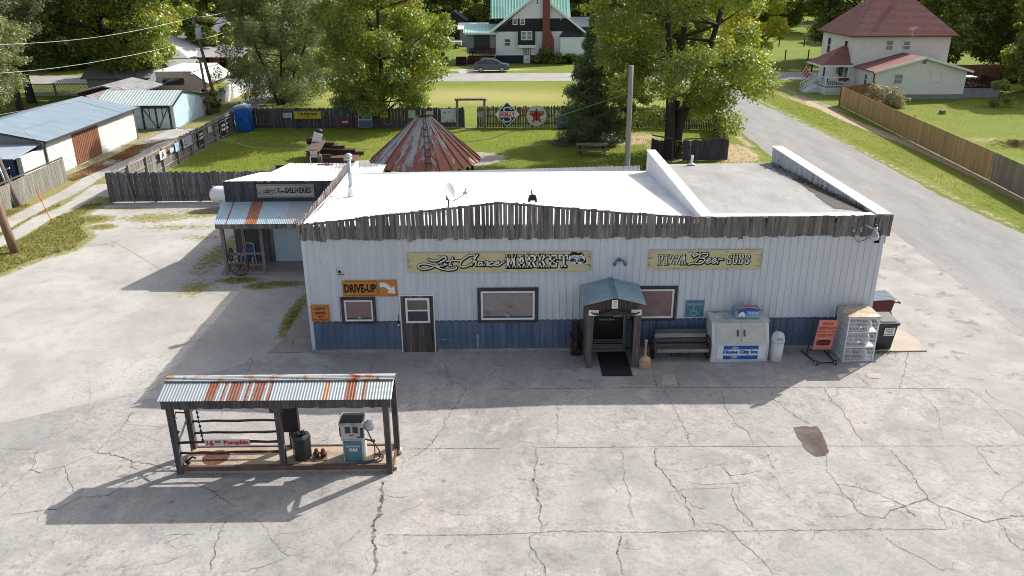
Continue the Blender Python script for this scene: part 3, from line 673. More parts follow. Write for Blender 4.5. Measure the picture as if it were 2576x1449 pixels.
mb = MB(); P = [(12.44,25.9),(12.44,36.0),(11.5,36.0)]
e = [(11.45+.9*(1-(t/20))**1.0+rg.uniform(-.07,.07),36.0-t*.5)for t in range(1,20)]; P += e
V = [(x,y,4.80+(4.16-4.80)*(y-25.52)/10.6+.012)for x,y in P]; T = tessellate_polygon([[Vector(v)for v in V]]); mb.add(V,[tuple(reversed(t))if(Vector(V[t[1]])-Vector(V[t[0]])).cross(Vector(V[t[2]])-Vector(V[t[0]])).z<0 else t for t in T])
for _ in range(900):
    t = rg.random(); y = 26.2 + 9.6 * t; x = 12.43 - rg.random() ** 1.6 * (.12+.85*t); z = 4.80 + (4.16-4.80) * (y-25.52) / 10.6 + .02 + rg.random() * .1 * (1-(12.43-x))
    a = rg.uniform(0,6.28); s = rg.uniform(.03,.09); mb.add([(x,y,z),(x+s*math.cos(a),y+s*math.sin(a),z+rg.uniform(-.02,.04)),(x+s*math.cos(a+.8),y+s*math.sin(a+.8),z+.02)],[(0,1,2)])
mb.build('roof_debris',mat('wet_leaves',(.06,.05,.045),(.13,.11,.095),9,.9,fine=.5),B)
# false front: butted weathered boards, an upper profile rising to a low peak
def topz(x):
    pts = [(-6.75,4.71),(-.07,5.44),(4.0,5.06),(6.7,4.86),(12.9,4.885)]
    for (a,za),(b,zb) in zip(pts[:-1],pts[1:]):
        if a <= x <= b: return za + (zb-za) * (x-a) / (b-a)
    return 4.8
rg = random.Random(21); mb = MB(); x = -6.78
while x < 12.86:
    ww = rg.uniform(.11,.235); gap = rg.choice([.006,.012,.028,.035,.03]) if x < 6.4 else rg.choice([-.01,.004,-.015,.006])
    if abs(x+4.35+1.6) < .08 and False: gap = .2
    xe = min(x+ww,12.9); zt = topz((x+xe)/2) + rg.uniform(-.02,.02); zb = 4.165 + rg.uniform(-.035,.045) + (-.05 if rg.random()<.1 else 0)
    tilt = rg.uniform(-.01,.01) if x < 6.5 else rg.uniform(-.01,.07); yy = WY - .055 - rg.uniform(0,.012) - (rg.uniform(0,.02)if x>6.4 else 0); t_ = .024
    mb.add([(x,yy,zb),(xe-gap,yy,zb),(xe-gap,yy+t_,zb),(x,yy+t_,zb),(x+tilt,yy,zt),(xe-gap+tilt,yy,zt),(xe-gap+tilt,yy+t_,zt),(x+tilt,yy+t_,zt)],[(0,3,2,1),(4,5,6,7),(0,1,5,4),(1,2,6,5),(2,3,7,6),(3,0,4,7)])
    x = xe
mb.build('false_front',WOODG,B)
mb = MB()
pts = [(-6.7,4.66),(-.07,5.38),(4.0,5.0),(6.7,4.80)]
for (a,za),(b,zb) in zip(pts[:-1],pts[1:]): mb.beam((a,WY+.0,za),(b,WY+.0,zb),.05,.06)
for x in np.arange(-6,6.5,1.22): mb.b2(x,x+.05,WY+.02,WY+.08,4.6,topz(x)-.1)
mb.b2(-6.7,12.8,WY-.03,WY-.005,4.52,4.6); mb.build('false_front_frame',WOODGX,B)
mb = MB(); boards(mb,(-6.76,25.3),(-6.80,35.3),4.30,4.70,.16,.045,.022,.03,5,z1b=4.62,z0b=4.12); mb.build('side_rail_boards',WOODG,B)
mb = MB(); mb.tube([(-6.62,25.5,4.66),(-6.62,29,4.5),(-6.63,33,4.32)],.022); mb.tube([(-6.6,30.2,4.5),(-6.45,30.3,4.44),(-6.3,30.9,4.4),(-6.1,31.1,4.36)],.018)
mb.build('conduit',mat('pinkish_conduit',(.62,.55,.5),(.5,.45,.42),4),B)
f_ = G(884,487,4.37)
FLUE = mat('flue_steel',(.50,.54,.55),(.38,.42,.43),5,.4,metal=.4)
mb = MB().smooth(); mb.lathe([(.075,0),(.075,.75),(.085,.76),(.085,.8),(.075,.81),(.075,1.32)],(*f_,4.40),16); fl = mb.build('flue',FLUE,B)
mb = MB().smooth(); mb.lathe([(.085,1.30),(.14,1.34),(.14,1.39),(.10,1.40),(.10,1.44),(.15,1.46),(.15,1.50),(.05,1.56),(0.0,1.57)],(*f_,4.40),16); mb.build('flue_cap',FLUE,fl)
mb = MB().smooth(); mb.lathe([(.17,-.06),(.13,.05),(.10,.2),(.12,.22),(.10,.3),(.08,.31)],(*f_,4.36),14); mb.build('flue_boot',MEMB,fl)
v_ = G(1740,412,4.25)
mb = MB().smooth(); mb.lathe([(.055,0),(.055,.42),(.045,.42),(.045,.1)],(*v_,4.22),12,cap=False); mb.lathe([(.2,.0),(.08,.05),(.06,.06)],(*v_,4.225),12); mb.build('vent_pipe',WHITEB,B)
# rear porch roof of ribbed metal sheet
mb = MB(); corr(mb,(-5.8,36.7,3.68),(6.75,38.4,3.56),(6.35,35.87,3.80),(-6.3,35.87,3.80),.23,.014,ribbed=True)
lt = mb.build('rear_porch_roof',mat('dull_metal_roof',(.20,.21,.23),(.13,.14,.165),1.3,.5,metal=.35,fine=.2),B)
mb = MB()
for x,y in ((-5.6,36.55),(-1,37.2),(2.8,37.7),(6.5,38.2)): mb.b2(x,x+.1,y,y+.1,0,3.45)
mb.beam((-5.7,36.62,3.55),(6.65,38.28,3.45),.06,.1); mb.build('rear_porch_posts',WOODG,B)
# small meter box on the west wall
mb = MB(); mb.b2(-6.78,-6.68,26.3,26.75,.95,1.4); mb.build('meter_box',mat('beige_enamel',(.5,.47,.38)),B)
# windows
def shop_window(r,board,surround=.13,frame=.07,mark=True):
    X0,X1,Z0,Z1 = r
    mb = MB()
    for a in ((X0,X1,Z1-surround,Z1),(X0,X1,Z0,Z0+surround*.8),(X0,X0+surround,Z0+surround*.8,Z1-surround),(X1-surround,X1,Z0+surround*.8,Z1-surround)):
        mb.b2(a[0],a[1],WY-.075,WY-.023,a[2],a[3])
    wv = mb.build('window',wood('window_surround',(.11,.105,.115),(.055,.052,.06),'X',.3),B)
    x0,x1,z0,z1 = X0 + surround - .004,X1 - surround + .004,Z0 + surround * .8 - .004,Z1 - surround + .004
    mb = MB()
    for a in ((x0,x1,z1-frame,z1),(x0,x1,z0,z0+frame),(x0,x0+frame,z0+frame,z1-frame),(x1-frame,x1,z0+frame,z1-frame)): mb.b2(a[0],a[1],WY-.06,WY-.024,a[2],a[3])
    mb.build('frame',WHITEB,wv)
    mb = MB(); mb.b2(x0+frame-.01,x1-frame+.01,WY-.036,WY-.026,z0+frame+(.07 if mark else 0),z1-frame); mb.build('boarded_panel',board,wv)
    mb = MB(); mb.b2(x0+frame-.01,x1-frame+.01,WY-.034,WY-.028,z0+frame-.005,z0+frame+.069); mb.build('pane',GLASS,wv)
    if mark:
        mb = MB(); p2 = wallplane(WY-.037,(x0+x1)/2,z0+frame+.07); mb.mi(0); disc(mb,p2,0,0,.045,.003); mb.mi(1); disc(mb,p2,0,0,.03,.005); mb.mi(0); mb.b2((x0+x1)/2-.02,(x0+x1)/2+.02,WY-.045,WY-.0425,z0+frame+.065,z0+frame+.075); mb.build('decal',[WINK,INK],wv)
PINKB = mat('pinkish_plywood',(.30,.20,.195),(.24,.155,.155),1.6,.85,stretch=(1,1,2.5),fine=.25,finescale=18)
GREYB = mat('grey_plywood',(.34,.30,.285),(.27,.235,.225),1.3,.85,stretch=(1,1,2.5),fine=.25,finescale=18,c3=(.21,.17,.16),s3=1.8)
shop_window(rect(k3,550,730,945,1030,WY-.05),PINKB,.105,.06)
shop_window(rect(k4,118,592,775,965,WY-.05),GREYB,.115,.07)
shop_window((4.36,rect(k5,800,285,1195,655,WY-.05)[1],*rect(k5,800,285,1195,655,WY-.05)[2:]),PINKB,.105,.07,False)
# service door with a sash window let into grey planks
X0,X1,Z0,Z1 = rect(k3,1240,712,1612,1360,WY-.03); Z0 = .03
mb = MB()
for a in ((X0-.03,X0+.005,Z0,Z1),(X1-.005,X1+.03,Z0,Z1),(X0-.03,X1+.03,Z1,Z1+.035)): mb.b2(a[0],a[1],WY-.07,WY-.023,a[2],a[3])
dr = mb.build('door_trim',WHITEB,B)
mb = MB(); boards(mb,(X0+.006,WY-.045),(X1-.006,WY-.045),Z0,Z1-.002,.115,.004,.03,0,9,lean=0); dr = mb.build('service_door',wood('patched_planks',(.22,.19,.175),(.10,.085,.08),island=.6),B)
a = rect(k3,1285,740,1560,1022,WY-.07); mb = MB(); fw = .07
for q in ((a[0],a[1],a[3]-fw,a[3]),(a[0],a[1],a[2],a[2]+fw),(a[0],a[0]+fw,a[2]+fw,a[3]-fw),(a[1]-fw,a[1],a[2]+fw,a[3]-fw),(a[0]+fw,a[1]-fw,(a[2]+a[3])/2-.02,(a[2]+a[3])/2+.03)): mb.b2(q[0],q[1],WY-.10,WY-.062,q[2],q[3])
mb.build('sash_frame',WHITEB,dr)
mb = MB(); mb.mi(0).b2(a[0]+fw,a[1]-fw,WY-.085,WY-.064,a[2]+fw,(a[2]+a[3])/2-.02); mb.mi(1).b2(a[0]+fw,a[1]-fw,WY-.085,WY-.064,(a[2]+a[3])/2+.03,a[3]-fw); mb.build('sash_pane',[GLASS,mat('tan_blind',(.19,.165,.13))],dr)
# painted-out marks and outlets on the lower band
mb = MB(); p2 = wallplane(WY-.03,0,0); q = [PY(*k3(x,y),WY)for x,y in((1650,1230),(1660,1212),(1845,1205),(1880,1250),(1890,1310))]
ribbon(mb,p2,q[:4],.035,.002); ribbon(mb,p2,[q[3],q[4]],.03,.002); ribbon(mb,p2,[q[0],(q[0][0],q[0][1]-.16)],.025,.002); mb.build('chalky_mark',mat('pale_blue_smear',(.30,.42,.52),(.12,.2,.3),5,.7,fine=.4,finescale=20),B)
a = PY(*k4(118,1106),WY); mb = MB(); mb.b2(a[0]-.05,a[0]+.05,WY-.09,WY-.02,a[1]-.035,a[1]+.035); mb.b2(a[0]-.03,a[0]+.05,WY-.04,WY-.0225,.15,a[1]-.036); mb.build('outlet_box',mat('light_blue_enamel',(.25,.36,.48)),B)

# ---------------- signs on the wall
YEL = mat('aged_yellow_board',(.62,.55,.32),(.52,.46,.26),1.1,.7,stretch=(1,1,5),fine=.2,finescale=10)
def scratches(mb,pl,W_,H_,n,seed,mi=1):
    rg = random.Random(seed); mb.mi(mi)
    for _ in range(n):
        e = rg.random() < .55; u = (rg.choice([0,W_-.0])if e else rg.uniform(.1,W_-.3)); L = rg.uniform(.06,.28); w_ = rg.choice([.03,.05,H_-.05,H_-.09]) if not e else rg.uniform(.06,H_-.06)
        L = -L if u > W_ - .01 else L; t = rg.uniform(.004,.009)
        mb.add([pl.p(u,w_-t,.003),pl.p(u+L,w_+rg.uniform(-.015,.015),.003),pl.p(u,w_+t,.003)],[(0,1,2)if L>0 else(0,2,1)])
BRNI = flatmat('brown_scratch',(.12,.09,.045)); SIGNC = [YEL,BRNI,INK,CREAM,flatmat('grey_blue_ink',(.34,.36,.46)),NAVY]
r = rect(ks,235,828,2002,1015,WY-.06); Yf = WY - .075
t = thing('market_sign','long yellowed board reading Last Chance MARKET with a raccoon face, above the boarded window','sign',(r[0],WY-.05,r[2]))
mb = MB(); mb.b2(r[0],r[1],Yf,WY-.024,r[2],r[3]); mb.build('board',YEL,t)
pl = wallplane(Yf,r[0],r[2]); W_,H_ = r[1] - r[0],r[3] - r[2]
fn = lambda x,y: tuple(np.array(PY(*ks(x,y),Yf))-np.array((r[0],r[2])))
mb = MB(); scratches(mb,pl,W_,H_,60,3); script_strokes(mb,fn,pl,LAST,.038,2,3,.006,3.0)
a = fn(1195,965); b = fn(1780,848); slab_text(mb,pl,'MARKET',a[0],a[1],b[0],b[1]-.03,.062,.006,gap=.34,light=3,dark=2,shadow=.036); mb.build('lettering',SIGNC,t)
# raccoon head emblem
mb = MB(); c = fn(1870,900)
def rp(dx,dy): return (c[0]+dx/255.,c[1]-dy/255.)
mb.mi(2); poly2(mb,pl,[rp(*q)for q in[(-75,-45),(-40,-75),(-10,-72),(10,-60),(35,-72),(55,-50),(50,-30),(75,-10),(82,20),(60,35),(30,20),(-40,0)]],.005)
mb.mi(3); poly2(mb,pl,[rp(*q)for q in[(-72,-50),(-50,-40),(-20,-42),(20,-40),(50,-52),(62,-28),(70,0),(50,22),(20,40),(0,46),(-22,38),(-50,20),(-72,0),(-66,-28)]],.009)
mb.mi(4); poly2(mb,pl,[rp(*q)for q in[(-52,-34),(-20,-36),(0,-26),(20,-36),(50,-34),(40,-22),(0,-12),(-42,-22)]],.013)
mb.mi(5); poly2(mb,pl,[rp(*q)for q in[(-66,2),(-45,-18),(-18,-12),(-4,0),(-6,16),(-30,16),(-48,18)]],.013); poly2(mb,pl,[rp(*q)for q in[(64,2),(45,-18),(18,-12),(4,0),(6,16),(30,16),(48,18)][::-1]],.013)
mb.mi(3); disc(mb,pl,*rp(-22,0),.016,.016,10); disc(mb,pl,*rp(22,0),.016,.016,10); mb.mi(2); disc(mb,pl,*rp(0,30),.05,.016,12,.04); disc(mb,pl,*rp(-58,-40),.03,.013,8); disc(mb,pl,*rp(54,-42),.03,.013,8)
mb.build('raccoon_emblem',SIGNC,t)
r = rect(kz,288,1122,1312,1273,WY-.06); r = (r[0],r[1],PY(*k6(20,482),WY-.06)[1],r[3])
t = thing('pizza_sign','yellowed board reading PIZZA Beer SUBS, high on the right half of the wall','sign',(r[0],WY-.05,r[2]))
mb = MB(); mb.b2(r[0],r[1],Yf,WY-.024,r[2],r[3]); mb.build('board',YEL,t)
pl = wallplane(Yf,r[0],r[2]); W_,H_ = r[1] - r[0],r[3] - r[2]; fn = lambda x,y: tuple(np.array(PY(*kz(x,y),Yf))-np.array((r[0],r[2])))
mb = MB(); scratches(mb,pl,W_,H_,46,5); a = fn(378,1250); b = fn(632,1165); slab_text(mb,pl,'PIZZA',a[0],a[1],b[0],b[1],.036,.006,gap=.34,light=3,dark=2,shadow=.024)
a = fn(998,1245); b = fn(1212,1160); slab_text(mb,pl,'SUBS',a[0],a[1],b[0],b[1],.036,.006,gap=.3,light=3,dark=2,shadow=.026)
BEER = [[(700,1172),(690,1160),(730,1152)],[(770,1152),(735,1205),(700,1238),(655,1248)],[(700,1182),(750,1158),(812,1150),(826,1166),(790,1188),(742,1194),(792,1196),(800,1214),(768,1240),(722,1244),(704,1234)],
[(812,1226),(845,1214),(850,1200),(830,1202),(812,1226),(826,1240),(862,1224)],[(866,1226),(898,1213),(902,1200),(882,1201),(866,1226),(880,1240),(912,1222)],[(930,1200),(914,1240)],[(918,1222),(938,1203),(964,1206)]]
script_strokes(mb,fn,pl,BEER,.036,2,3,.006,3.2); mb.build('lettering',SIGNC,t)
ORG = mat('orange_sign_paint',(.58,.23,.04),(.48,.185,.035),2,.5)
def panel_sign(name,label,r,body_fn,base=ORG,th=.03,y=WY-.025,mats=None,cat='sign',group=None):
    t = thing(name,label,cat,(r[0],y,r[2]),group=group); mb = MB(); mb.b2(r[0],r[1],y-th,y,r[2],r[3]); mb.build('panel',base,t)
    mb = MB(); pl = wallplane(y-th,r[0],r[2]); body_fn(mb,pl,r[1]-r[0],r[3]-r[2]); 
    if mb.f: mb.build('lettering',mats or[INK,WINK,REDINK,CREAM,BLUEINK],t)
    return t
def border(mb,pl,W_,H_,ins,wd,mi=0,d=.004,cut=0):
    mb.mi(mi); c = cut; P = [(ins+c,ins),(W_-ins-c,ins),(W_-ins,ins+c),(W_-ins,H_-ins-c),(W_-ins-c,H_-ins),(ins+c,H_-ins),(ins,H_-ins-c),(ins,ins+c)] if c else [(ins,ins),(W_-ins,ins),(W_-ins,H_-ins),(ins,H_-ins)]
    ribbon(mb,pl,P,wd,d,closed=True)
def f1(mb,pl,W_,H_): border(mb,pl,W_,H_,.035,.010,cut=.03); mb.mi(0); put_text(mb,pl,'DRIVE-UP',.05*W_,.24*H_,.95*W_,.78*H_,.005,.045)
panel_sign('drive_up_sign','orange sign reading DRIVE-UP over the small left window',rect(k3,562,540,968,722,WY-.05),f1)
def f2(mb,pl,W_,H_):
    border(mb,pl,W_,H_,.03,.008,2,cut=.02); mb.mi(1)
    up = [(.06,.83),(.30,.83),(.45,.76),(.62,.60),(.70,.50)]; lo_ = [(.55,.36),(.45,.50),(.32,.58),(.06,.58)]
    poly2(mb,pl,[(a*W_,b*H_)for a,b in[(.06,.58),(.32,.58),(.45,.50),(.55,.36),(.44,.22),(.90,.18),(.86,.66),(.72,.52),(.62,.64),(.45,.80),(.30,.86),(.06,.86)]],.005)
panel_sign('arrow_sign','orange square sign with a white arrow curving down to the right',rect(k3,976,535,1185,722,WY-.05),f2)
def f3(mb,pl,W_,H_):
    border(mb,pl,W_,H_,.03,.010,2,cut=.02); mb.mi(0); put_text(mb,pl,'Call-In',.12*W_,.68*H_,.78*W_,.88*H_,.005,.02,shear=.35); put_text(mb,pl,'ORDERS',.2*W_,.44*H_,.8*W_,.61*H_,.005,.03); mb.mi(1); ribbon(mb,pl,[(.14*W_,.645*H_),(.5*W_,.65*H_),(.8*W_,.72*H_)],.01,.006)
    mb.mi(2); P = [(.3,.30),(.42,.38),(.66,.38),(.70,.30),(.60,.24),(.36,.24)]; poly2(mb,pl,[(a*W_,b*H_)for a,b in P][::-1],.005); mb.mi(0); put_text(mb,pl,'641-535-2115',.1*W_,.07*H_,.92*W_,.18*H_,.005,.02)
panel_sign('call_in_sign','small orange sign for call-in orders at the left corner of the wall',rect(k3,205,820,412,1008,WY-.05),f3)
def f4(mb,pl,W_,H_):
    border(mb,pl,W_,H_,.02,.006,0); mb.mi(0); poly2(mb,pl,[(.1*W_,.5*H_),(.9*W_,.5*H_),(.9*W_,.86*H_),(.1*W_,.86*H_)],.004); mb.mi(1); put_text(mb,pl,'SURVEILLANCE',.14*W_,.60*H_,.86*W_,.76*H_,.006)
    mb.mi(0); put_text(mb,pl,'CAMERA IN USE',.14*W_,.2*H_,.86*W_,.4*H_,.005)
a = rect(k3,495,458,593,505,WY-.05); panel_sign('camera_notice','small white and black notice under the round camera',a,f4,WHITEB,.01)
a = PY(*k3(532,430),WY-.05); t = thing('security_camera','round white wall camera above the drive-up sign','camera',(a[0],WY,a[1]))
mb = MB().smooth(); mb.lathe([(.0,-.13),(.05,-.125),(.085,-.09),(.095,-.024)],(a[0],WY,a[1]),16,'Y'); mb.build('housing',WHITEB,t); mb = MB().smooth(); mb.lathe([(0,-.15),(.045,-.145),(.06,-.115)],(a[0],WY,a[1]),14,'Y'); mb.build('lens',BLACKP,t)
def f5(mb,pl,W_,H_):
    mb.mi(0); border(mb,pl,W_,H_,.015,.010,0); put_text(mb,pl,'RESERVED',.1*W_,.70*H_,.9*W_,.84*H_,.004,.01)
    c = (.46*W_,.26*H_); r_ = .16 * H_; P = [(c[0]+r_*math.cos(t_),c[1]+r_*math.sin(t_))for t_ in np.linspace(2.0,6.0,14)]; ribbon(mb,pl,P,.02,.004)
    ribbon(mb,pl,[(.45*W_,.58*H_),(.45*W_,.36*H_),(.6*W_,.36*H_),(.68*W_,.18*H_),(.74*W_,.2*H_)],.024,.004); disc(mb,pl,.45*W_,.64*H_,.022,.005,10)
a = rect(k5,1290,440,1494,622,WY-.05); RS_ = panel_sign('reserved_parking_sign','faded teal reserved sign with a white wheelchair symbol',a,f5,mat('faded_teal',(.07,.22,.28),(.055,.18,.235),2,.5),.006,WY-.036,mats=[mat('chalk_white',(.45,.55,.56))])
# hook lantern left of the service door
a = PY(*k3(1203,1030),WY-.05); t = thing('hanging_lantern','small black hanging lantern with a white pane beside the plank door','lantern',(a[0],WY,a[1]))
mb = MB(); mb.b2(a[0]-.04,a[0]+.04,WY-.09,WY-.025,a[1]+.0,a[1]+.05); mb.tube([(a[0],WY-.03,a[1]+.32),(a[0]+.02,WY-.07,a[1]+.24),(a[0],WY-.06,a[1]+.05)],.012,6); mb.b2(a[0]-.03,a[0]+.03,WY-.085,WY-.03,a[1]-.12,a[1]-.09); mb.build('bracket',BLACK,t)
mb = MB(); mb.b2(a[0]-.028,a[0]+.028,WY-.083,WY-.032,a[1]-.089,a[1]-.001); mb.build('lamp_pane',WHITEB,t)
# twin flood light
a = PY(*k4(1660,300),WY-.1); t = thing('twin_floodlight','blue grey two-headed flood light on the wall above the entry roof','floodlight',(a[0],WY,a[1]))
FLB = mat('blue_grey_enamel',(.12,.19,.30),(.09,.14,.23),4,.5)
mb = MB(); mb.lathe([(.06,-.06),(.07,-.024)],(a[0],WY,a[1]+.02),12,'Y'); mb.tube([(a[0],WY-.05,a[1]+.02),(a[0],WY-.12,a[1]+.05)],.02,8); mb.build('mount',FLB,t)
for s in (-1,1):
    mb = MB().smooth(); mb.tube([(a[0]+s*.02,WY-.12,a[1]+.05),(a[0]+s*.09,WY-.15,a[1]+.03)],.018,8); mb.tube([(a[0]+s*.09,WY-.14,a[1]+.05),(a[0]+s*.13,WY-.2,a[1]-.0),(a[0]+s*.2,WY-.28,a[1]-.08)],[.03,.045,.07],12); mb.build('lamp_head',FLB,t)
# yard light on the right corner
a = PY(2200,590,24.75); t = thing('yard_light','white barn-style yard light on an arm at the right end of the false front','lamp',(a[0],24.75,a[1]))
x,z = a[0],a[1]
mb = MB(); mb.tube([(x-.28,WY-.08,z+.12),(x-.22,25.0,z+.26),(x-.12,24.85,z+.20),(x,24.75,z+.17)],.018,8); mb.b2(x-.33,x-.24,WY-.11,WY-.07,z-.02,z+.16); mb.b2(x-.58,x-.5,WY-.12,WY-.07,z-.02,z+.07); mb.build('arm',GREYM,t)
mb = MB().smooth(); mb.lathe([(.0,.34),(.05,.33),(.06,.29),(.035,.28),(.035,.25)],(x,24.75,z),14); mb.build('photocell',BLACK,t)
mb = MB().smooth(); mb.lathe([(.06,.25),(.075,.2),(.075,.1),(.10,.08),(.14,.0),(.145,-.03)],(x,24.75,z),18); mb.build('housing',GREYM,t)
mb = MB().smooth(); mb.lathe([(.145,-.03),(.155,-.05),(.15,-.16),(.11,-.18),(0,-.185)],(x,24.75,z),18); mb.build('lens',mat('opal_plastic',(.7,.68,.62)),t)
mb = MB(); mb.tube([(x-.54,WY-.1,z-.02),(x-.5,WY-.06,z-.2),(x-.32,WY-.05,z-.38),(x-.12,WY-.05,z-.34),(x+.12,WY-.05,z-.16),(x+.18,WY-.05,z-.02)],.009,6); mb.build('cable',BLACK,t)
mb = MB(); mb.b2(x+.08,x+.32,24.95,25.12,z-.12,z-.06); mb.box((x+.2,24.98,z-.02),(.2,.16,.05),rx=.5); mb.tube([(x+.2,25.05,z-.05),(x+.2,WY-.04,z-.02)],.015,6); mb.build('flood_head',BLACK,t)
# satellite dish
d0 = (-1.95,27.7); zr = 4.62 - .0647 * (27.7-25.3)
t = thing('satellite_dish','grey satellite dish on a short mast standing on the white roof','satellite dish',(*d0,zr))
mb = MB(); mb.tube([(*d0,zr),(d0[0]+.02,d0[1],zr+.38)],.03,8); mb.b2(d0[0]-.06,d0[0]+.07,d0[1]-.05,d0[1]+.05,zr+.36,zr+.5); mb.tube([(d0[0],d0[1],zr+.3),(d0[0]+.28,d0[1]-.15,zr+.02)],.012,6); mb.build('mast',BLACK,t)
ax = Vector((.86,-.42,.28)).normalized(); q = ax.to_track_quat('Z','Y').to_matrix(); mb = MB().smooth(); V = []; F = []; n = 28; cen = Vector((d0[0]+.1,d0[1]-.02,zr+.66))
for i in range(7):
    rr = i / 6
    for k in range(n): V.append(tuple(cen+q@Vector((.33*rr*math.cos(2*PI*k/n),.37*rr*math.sin(2*PI*k/n),.09*rr*rr-.08))))
for i in range(7):
    rr = (6-i) / 6
    for k in range(n): V.append(tuple(cen+q@Vector((.33*rr*math.cos(2*PI*k/n),.37*rr*math.sin(2*PI*k/n),.09*rr*rr-.092))))
for i in range(13):
    for k in range(n): F.append((i*n+k,i*n+(k+1)%n,(i+1)*n+(k+1)%n,(i+1)*n+k))
mb.add(V,F); mb.build('reflector',mat('dish_grey',(.42,.45,.46),(.36,.39,.41),2,.45),t)
e = cen + ax * .62 + Vector((0,0,-.18)); mb = MB(); mb.tube([(d0[0]+.06,d0[1],zr+.42),(cen.x+.1,cen.y-.03,zr+.32),tuple(e)],.014,6); mb.build('arm',BLACK,t)
mb = MB(); mb.box(tuple(e+Vector((0,0,.03))),(.14,.06,.08)); mb.tube([tuple(e+Vector((0,0,.06))),tuple(e+Vector((.03,0,.2)))],[.025,.035],8); mb.tube([tuple(e),tuple(e+Vector((.05,0,-.15))),tuple(e+Vector((-.02,0,-.3)))],.01,6); mb.build('feed_horn',GREYM,t)
# metal bird on the false front
x = PY(*ks(1440,350),WY)[0]; z0 = topz(x) - .02
t = thing('metal_bird','black sheet-metal vulture ornament perched on top of the false front','ornament',(x,WY-.03,z0))
mb = MB().smooth()
for s in (-1,1): mb.tube([(x+s*.05,WY-.03,z0),(x+s*.055,WY-.03,z0+.1),(x+s*.03,WY-.03,z0+.2)],.012,6); mb.tube([(x+s*.05-.04,WY-.07,z0+.012),(x+s*.05,WY-.03,z0+.012),(x+s*.05+.04,WY-.07,z0+.012)],.01,5)
mb.build('legs',BLACK,t)
mb = MB().smooth(); mb.sphere((x,WY-.03,z0+.25),(.06,.05,.12)); mb.tube([(x,WY-.03,z0+.33),(x-.03,WY-.05,z0+.38),(x-.035,WY-.05,z0+.43)],[.03,.02,.018],8); mb.sphere((x-.03,WY-.06,z0+.455),(.03,.035,.028)); mb.tube([(x-.03,WY-.09,z0+.45),(x-.03,WY-.13,z0+.425)],[.012,.003],6)
for s in (-1,1): mb.tube([(x-.03,WY-.05,z0+.47),(x-.03+s*.03,WY-.05,z0+.53)],.006,5)
mb.build('body',BLACK,t)
for s in (-1,1):
    mb = MB(); mb.prism([(x+s*.03,z0+.34),(x+s*.10,z0+.33),(x+s*.14,z0+.22),(x+s*.15,z0+.07),(x+s*.12,z0+.10),(x+s*.10,z0+.06),(x+s*.08,z0+.12),(x+s*.05,z0+.16)],WY-.045,WY-.03); mb.build('wing',BLACK,t)

# ================================================================ ENTRY PORCH
EP = wood('stained_entry_boards',(.24,.20,.19),(.11,.09,.085),island=.4)
t = thing('entry_porch','small gabled entry porch of dark weathered planks with a galvanised roof','porch',(3.62,24.5,0)); PO = t
YF,YB = 23.86,WY - .027
for x0,x1 in ((2.74,2.94),(4.30,4.52)):
    mb = MB(); boards(mb,(x0,YF),(x1,YF),0,2.3,.1,.003,.05,0,int(x0*10)); mb.build('post',EP,t)
for x in (2.78,4.49):
    mb = MB(); boards(mb,(x,YF+.05),(x,YB),0,2.35,.14,.004,.04,0,int(x*10)); mb.build('side_wall',EP,t)
mb = MB(); prof = [(2.76,1.93),(4.5,1.93),(4.5,2.33),(3.63,2.55),(2.76,2.33)]; mb.prism(prof,YF-.03,YF+.02); mb.build('gable_board',wood('gable_planks',(.15,.11,.10),(.075,.055,.05),'Z'),t)
mb = MB(); mb.b2(2.74,4.52,YF-.05,YF-.032,1.93,2.0); mb.build('lintel',EP,t)
GALV = mat('blue_galvanised',(.31,.40,.44),(.23,.31,.36),1.6,.45,metal=.3,fine=.15)
mb = MB(); mb.slab([(2.62,YF-.14,2.36),(3.63,YF-.14,2.62),(3.63,YB,2.74),(2.62,YB,2.48)][::1],.02); mb.slab([(3.63,YF-.14,2.62),(4.64,YF-.14,2.36),(4.64,YB,2.48),(3.63,YB,2.74)],.02); rf = mb.build('roof',GALV,t)
mb = MB()
for dx in (-.09,-.045,0,.045,.09): mb.beam((3.63+dx,YF-.15,2.635-abs(dx)*.26),(3.63+dx,YB,2.755-abs(dx)*.26),.02,.02)
mb.build('ridge_cap',GALV,rf)
# door in the back of the porch
mb = MB()
for a in ((2.98,3.08,.1,2.1),(4.2,4.28,.1,2.1),(3.08,4.2,2.02,2.1),(3.08,4.2,.1,.24)): mb.b2(a[0],a[1],YB-.07,YB,a[2],a[3])
dd = mb.build('door_frame',wood('grey_door_frame',(.30,.27,.26),(.2,.18,.175)),t)
mb = MB(); mb.b2(3.08,4.2,YB-.04,YB-.01,.24,2.02); dd = mb.build('door',plain('dark_door',(.018,.016,.018),.25),t)
mb = MB(); mb.b2(3.1,4.18,YB-.07,YB-.042,1.36,1.39); mb.b2(3.08,4.2,YB-.06,YB-.042,.24,.27); mb.b2(3.14,4.14,YB-.075,YB-.042,.42,.45); mb.b2(3.14,4.14,YB-.075,YB-.042,.34,.37); mb.b2(3.08,3.12,YB-.06,YB-.042,.27,1.36); mb.b2(4.16,4.2,YB-.06,YB-.042,.27,1.36); mb.build('door_rails',ALU,dd)
mb = MB(); p2 = wallplane(YB-.042,3.28,1.08); put_text(mb,p2,'NO SOLICITING',.05,.1,.58,.16,.004,.02); mb.build('lettering',WINK,dd)
mb = MB(); mb.b2(3.8,4.1,YB-.085,YB-.071,1.33,1.41); mb.build('door_closer',ALU,dd)
mb = MB(); mb.b2(2.94,4.30,YF+.05,YB,0,.03); mb.b2(2.94,4.3,YB-.16,YB-.0,.031,.1); mb.build('threshold',mat('walk_concrete',(.33,.3,.28)),t)
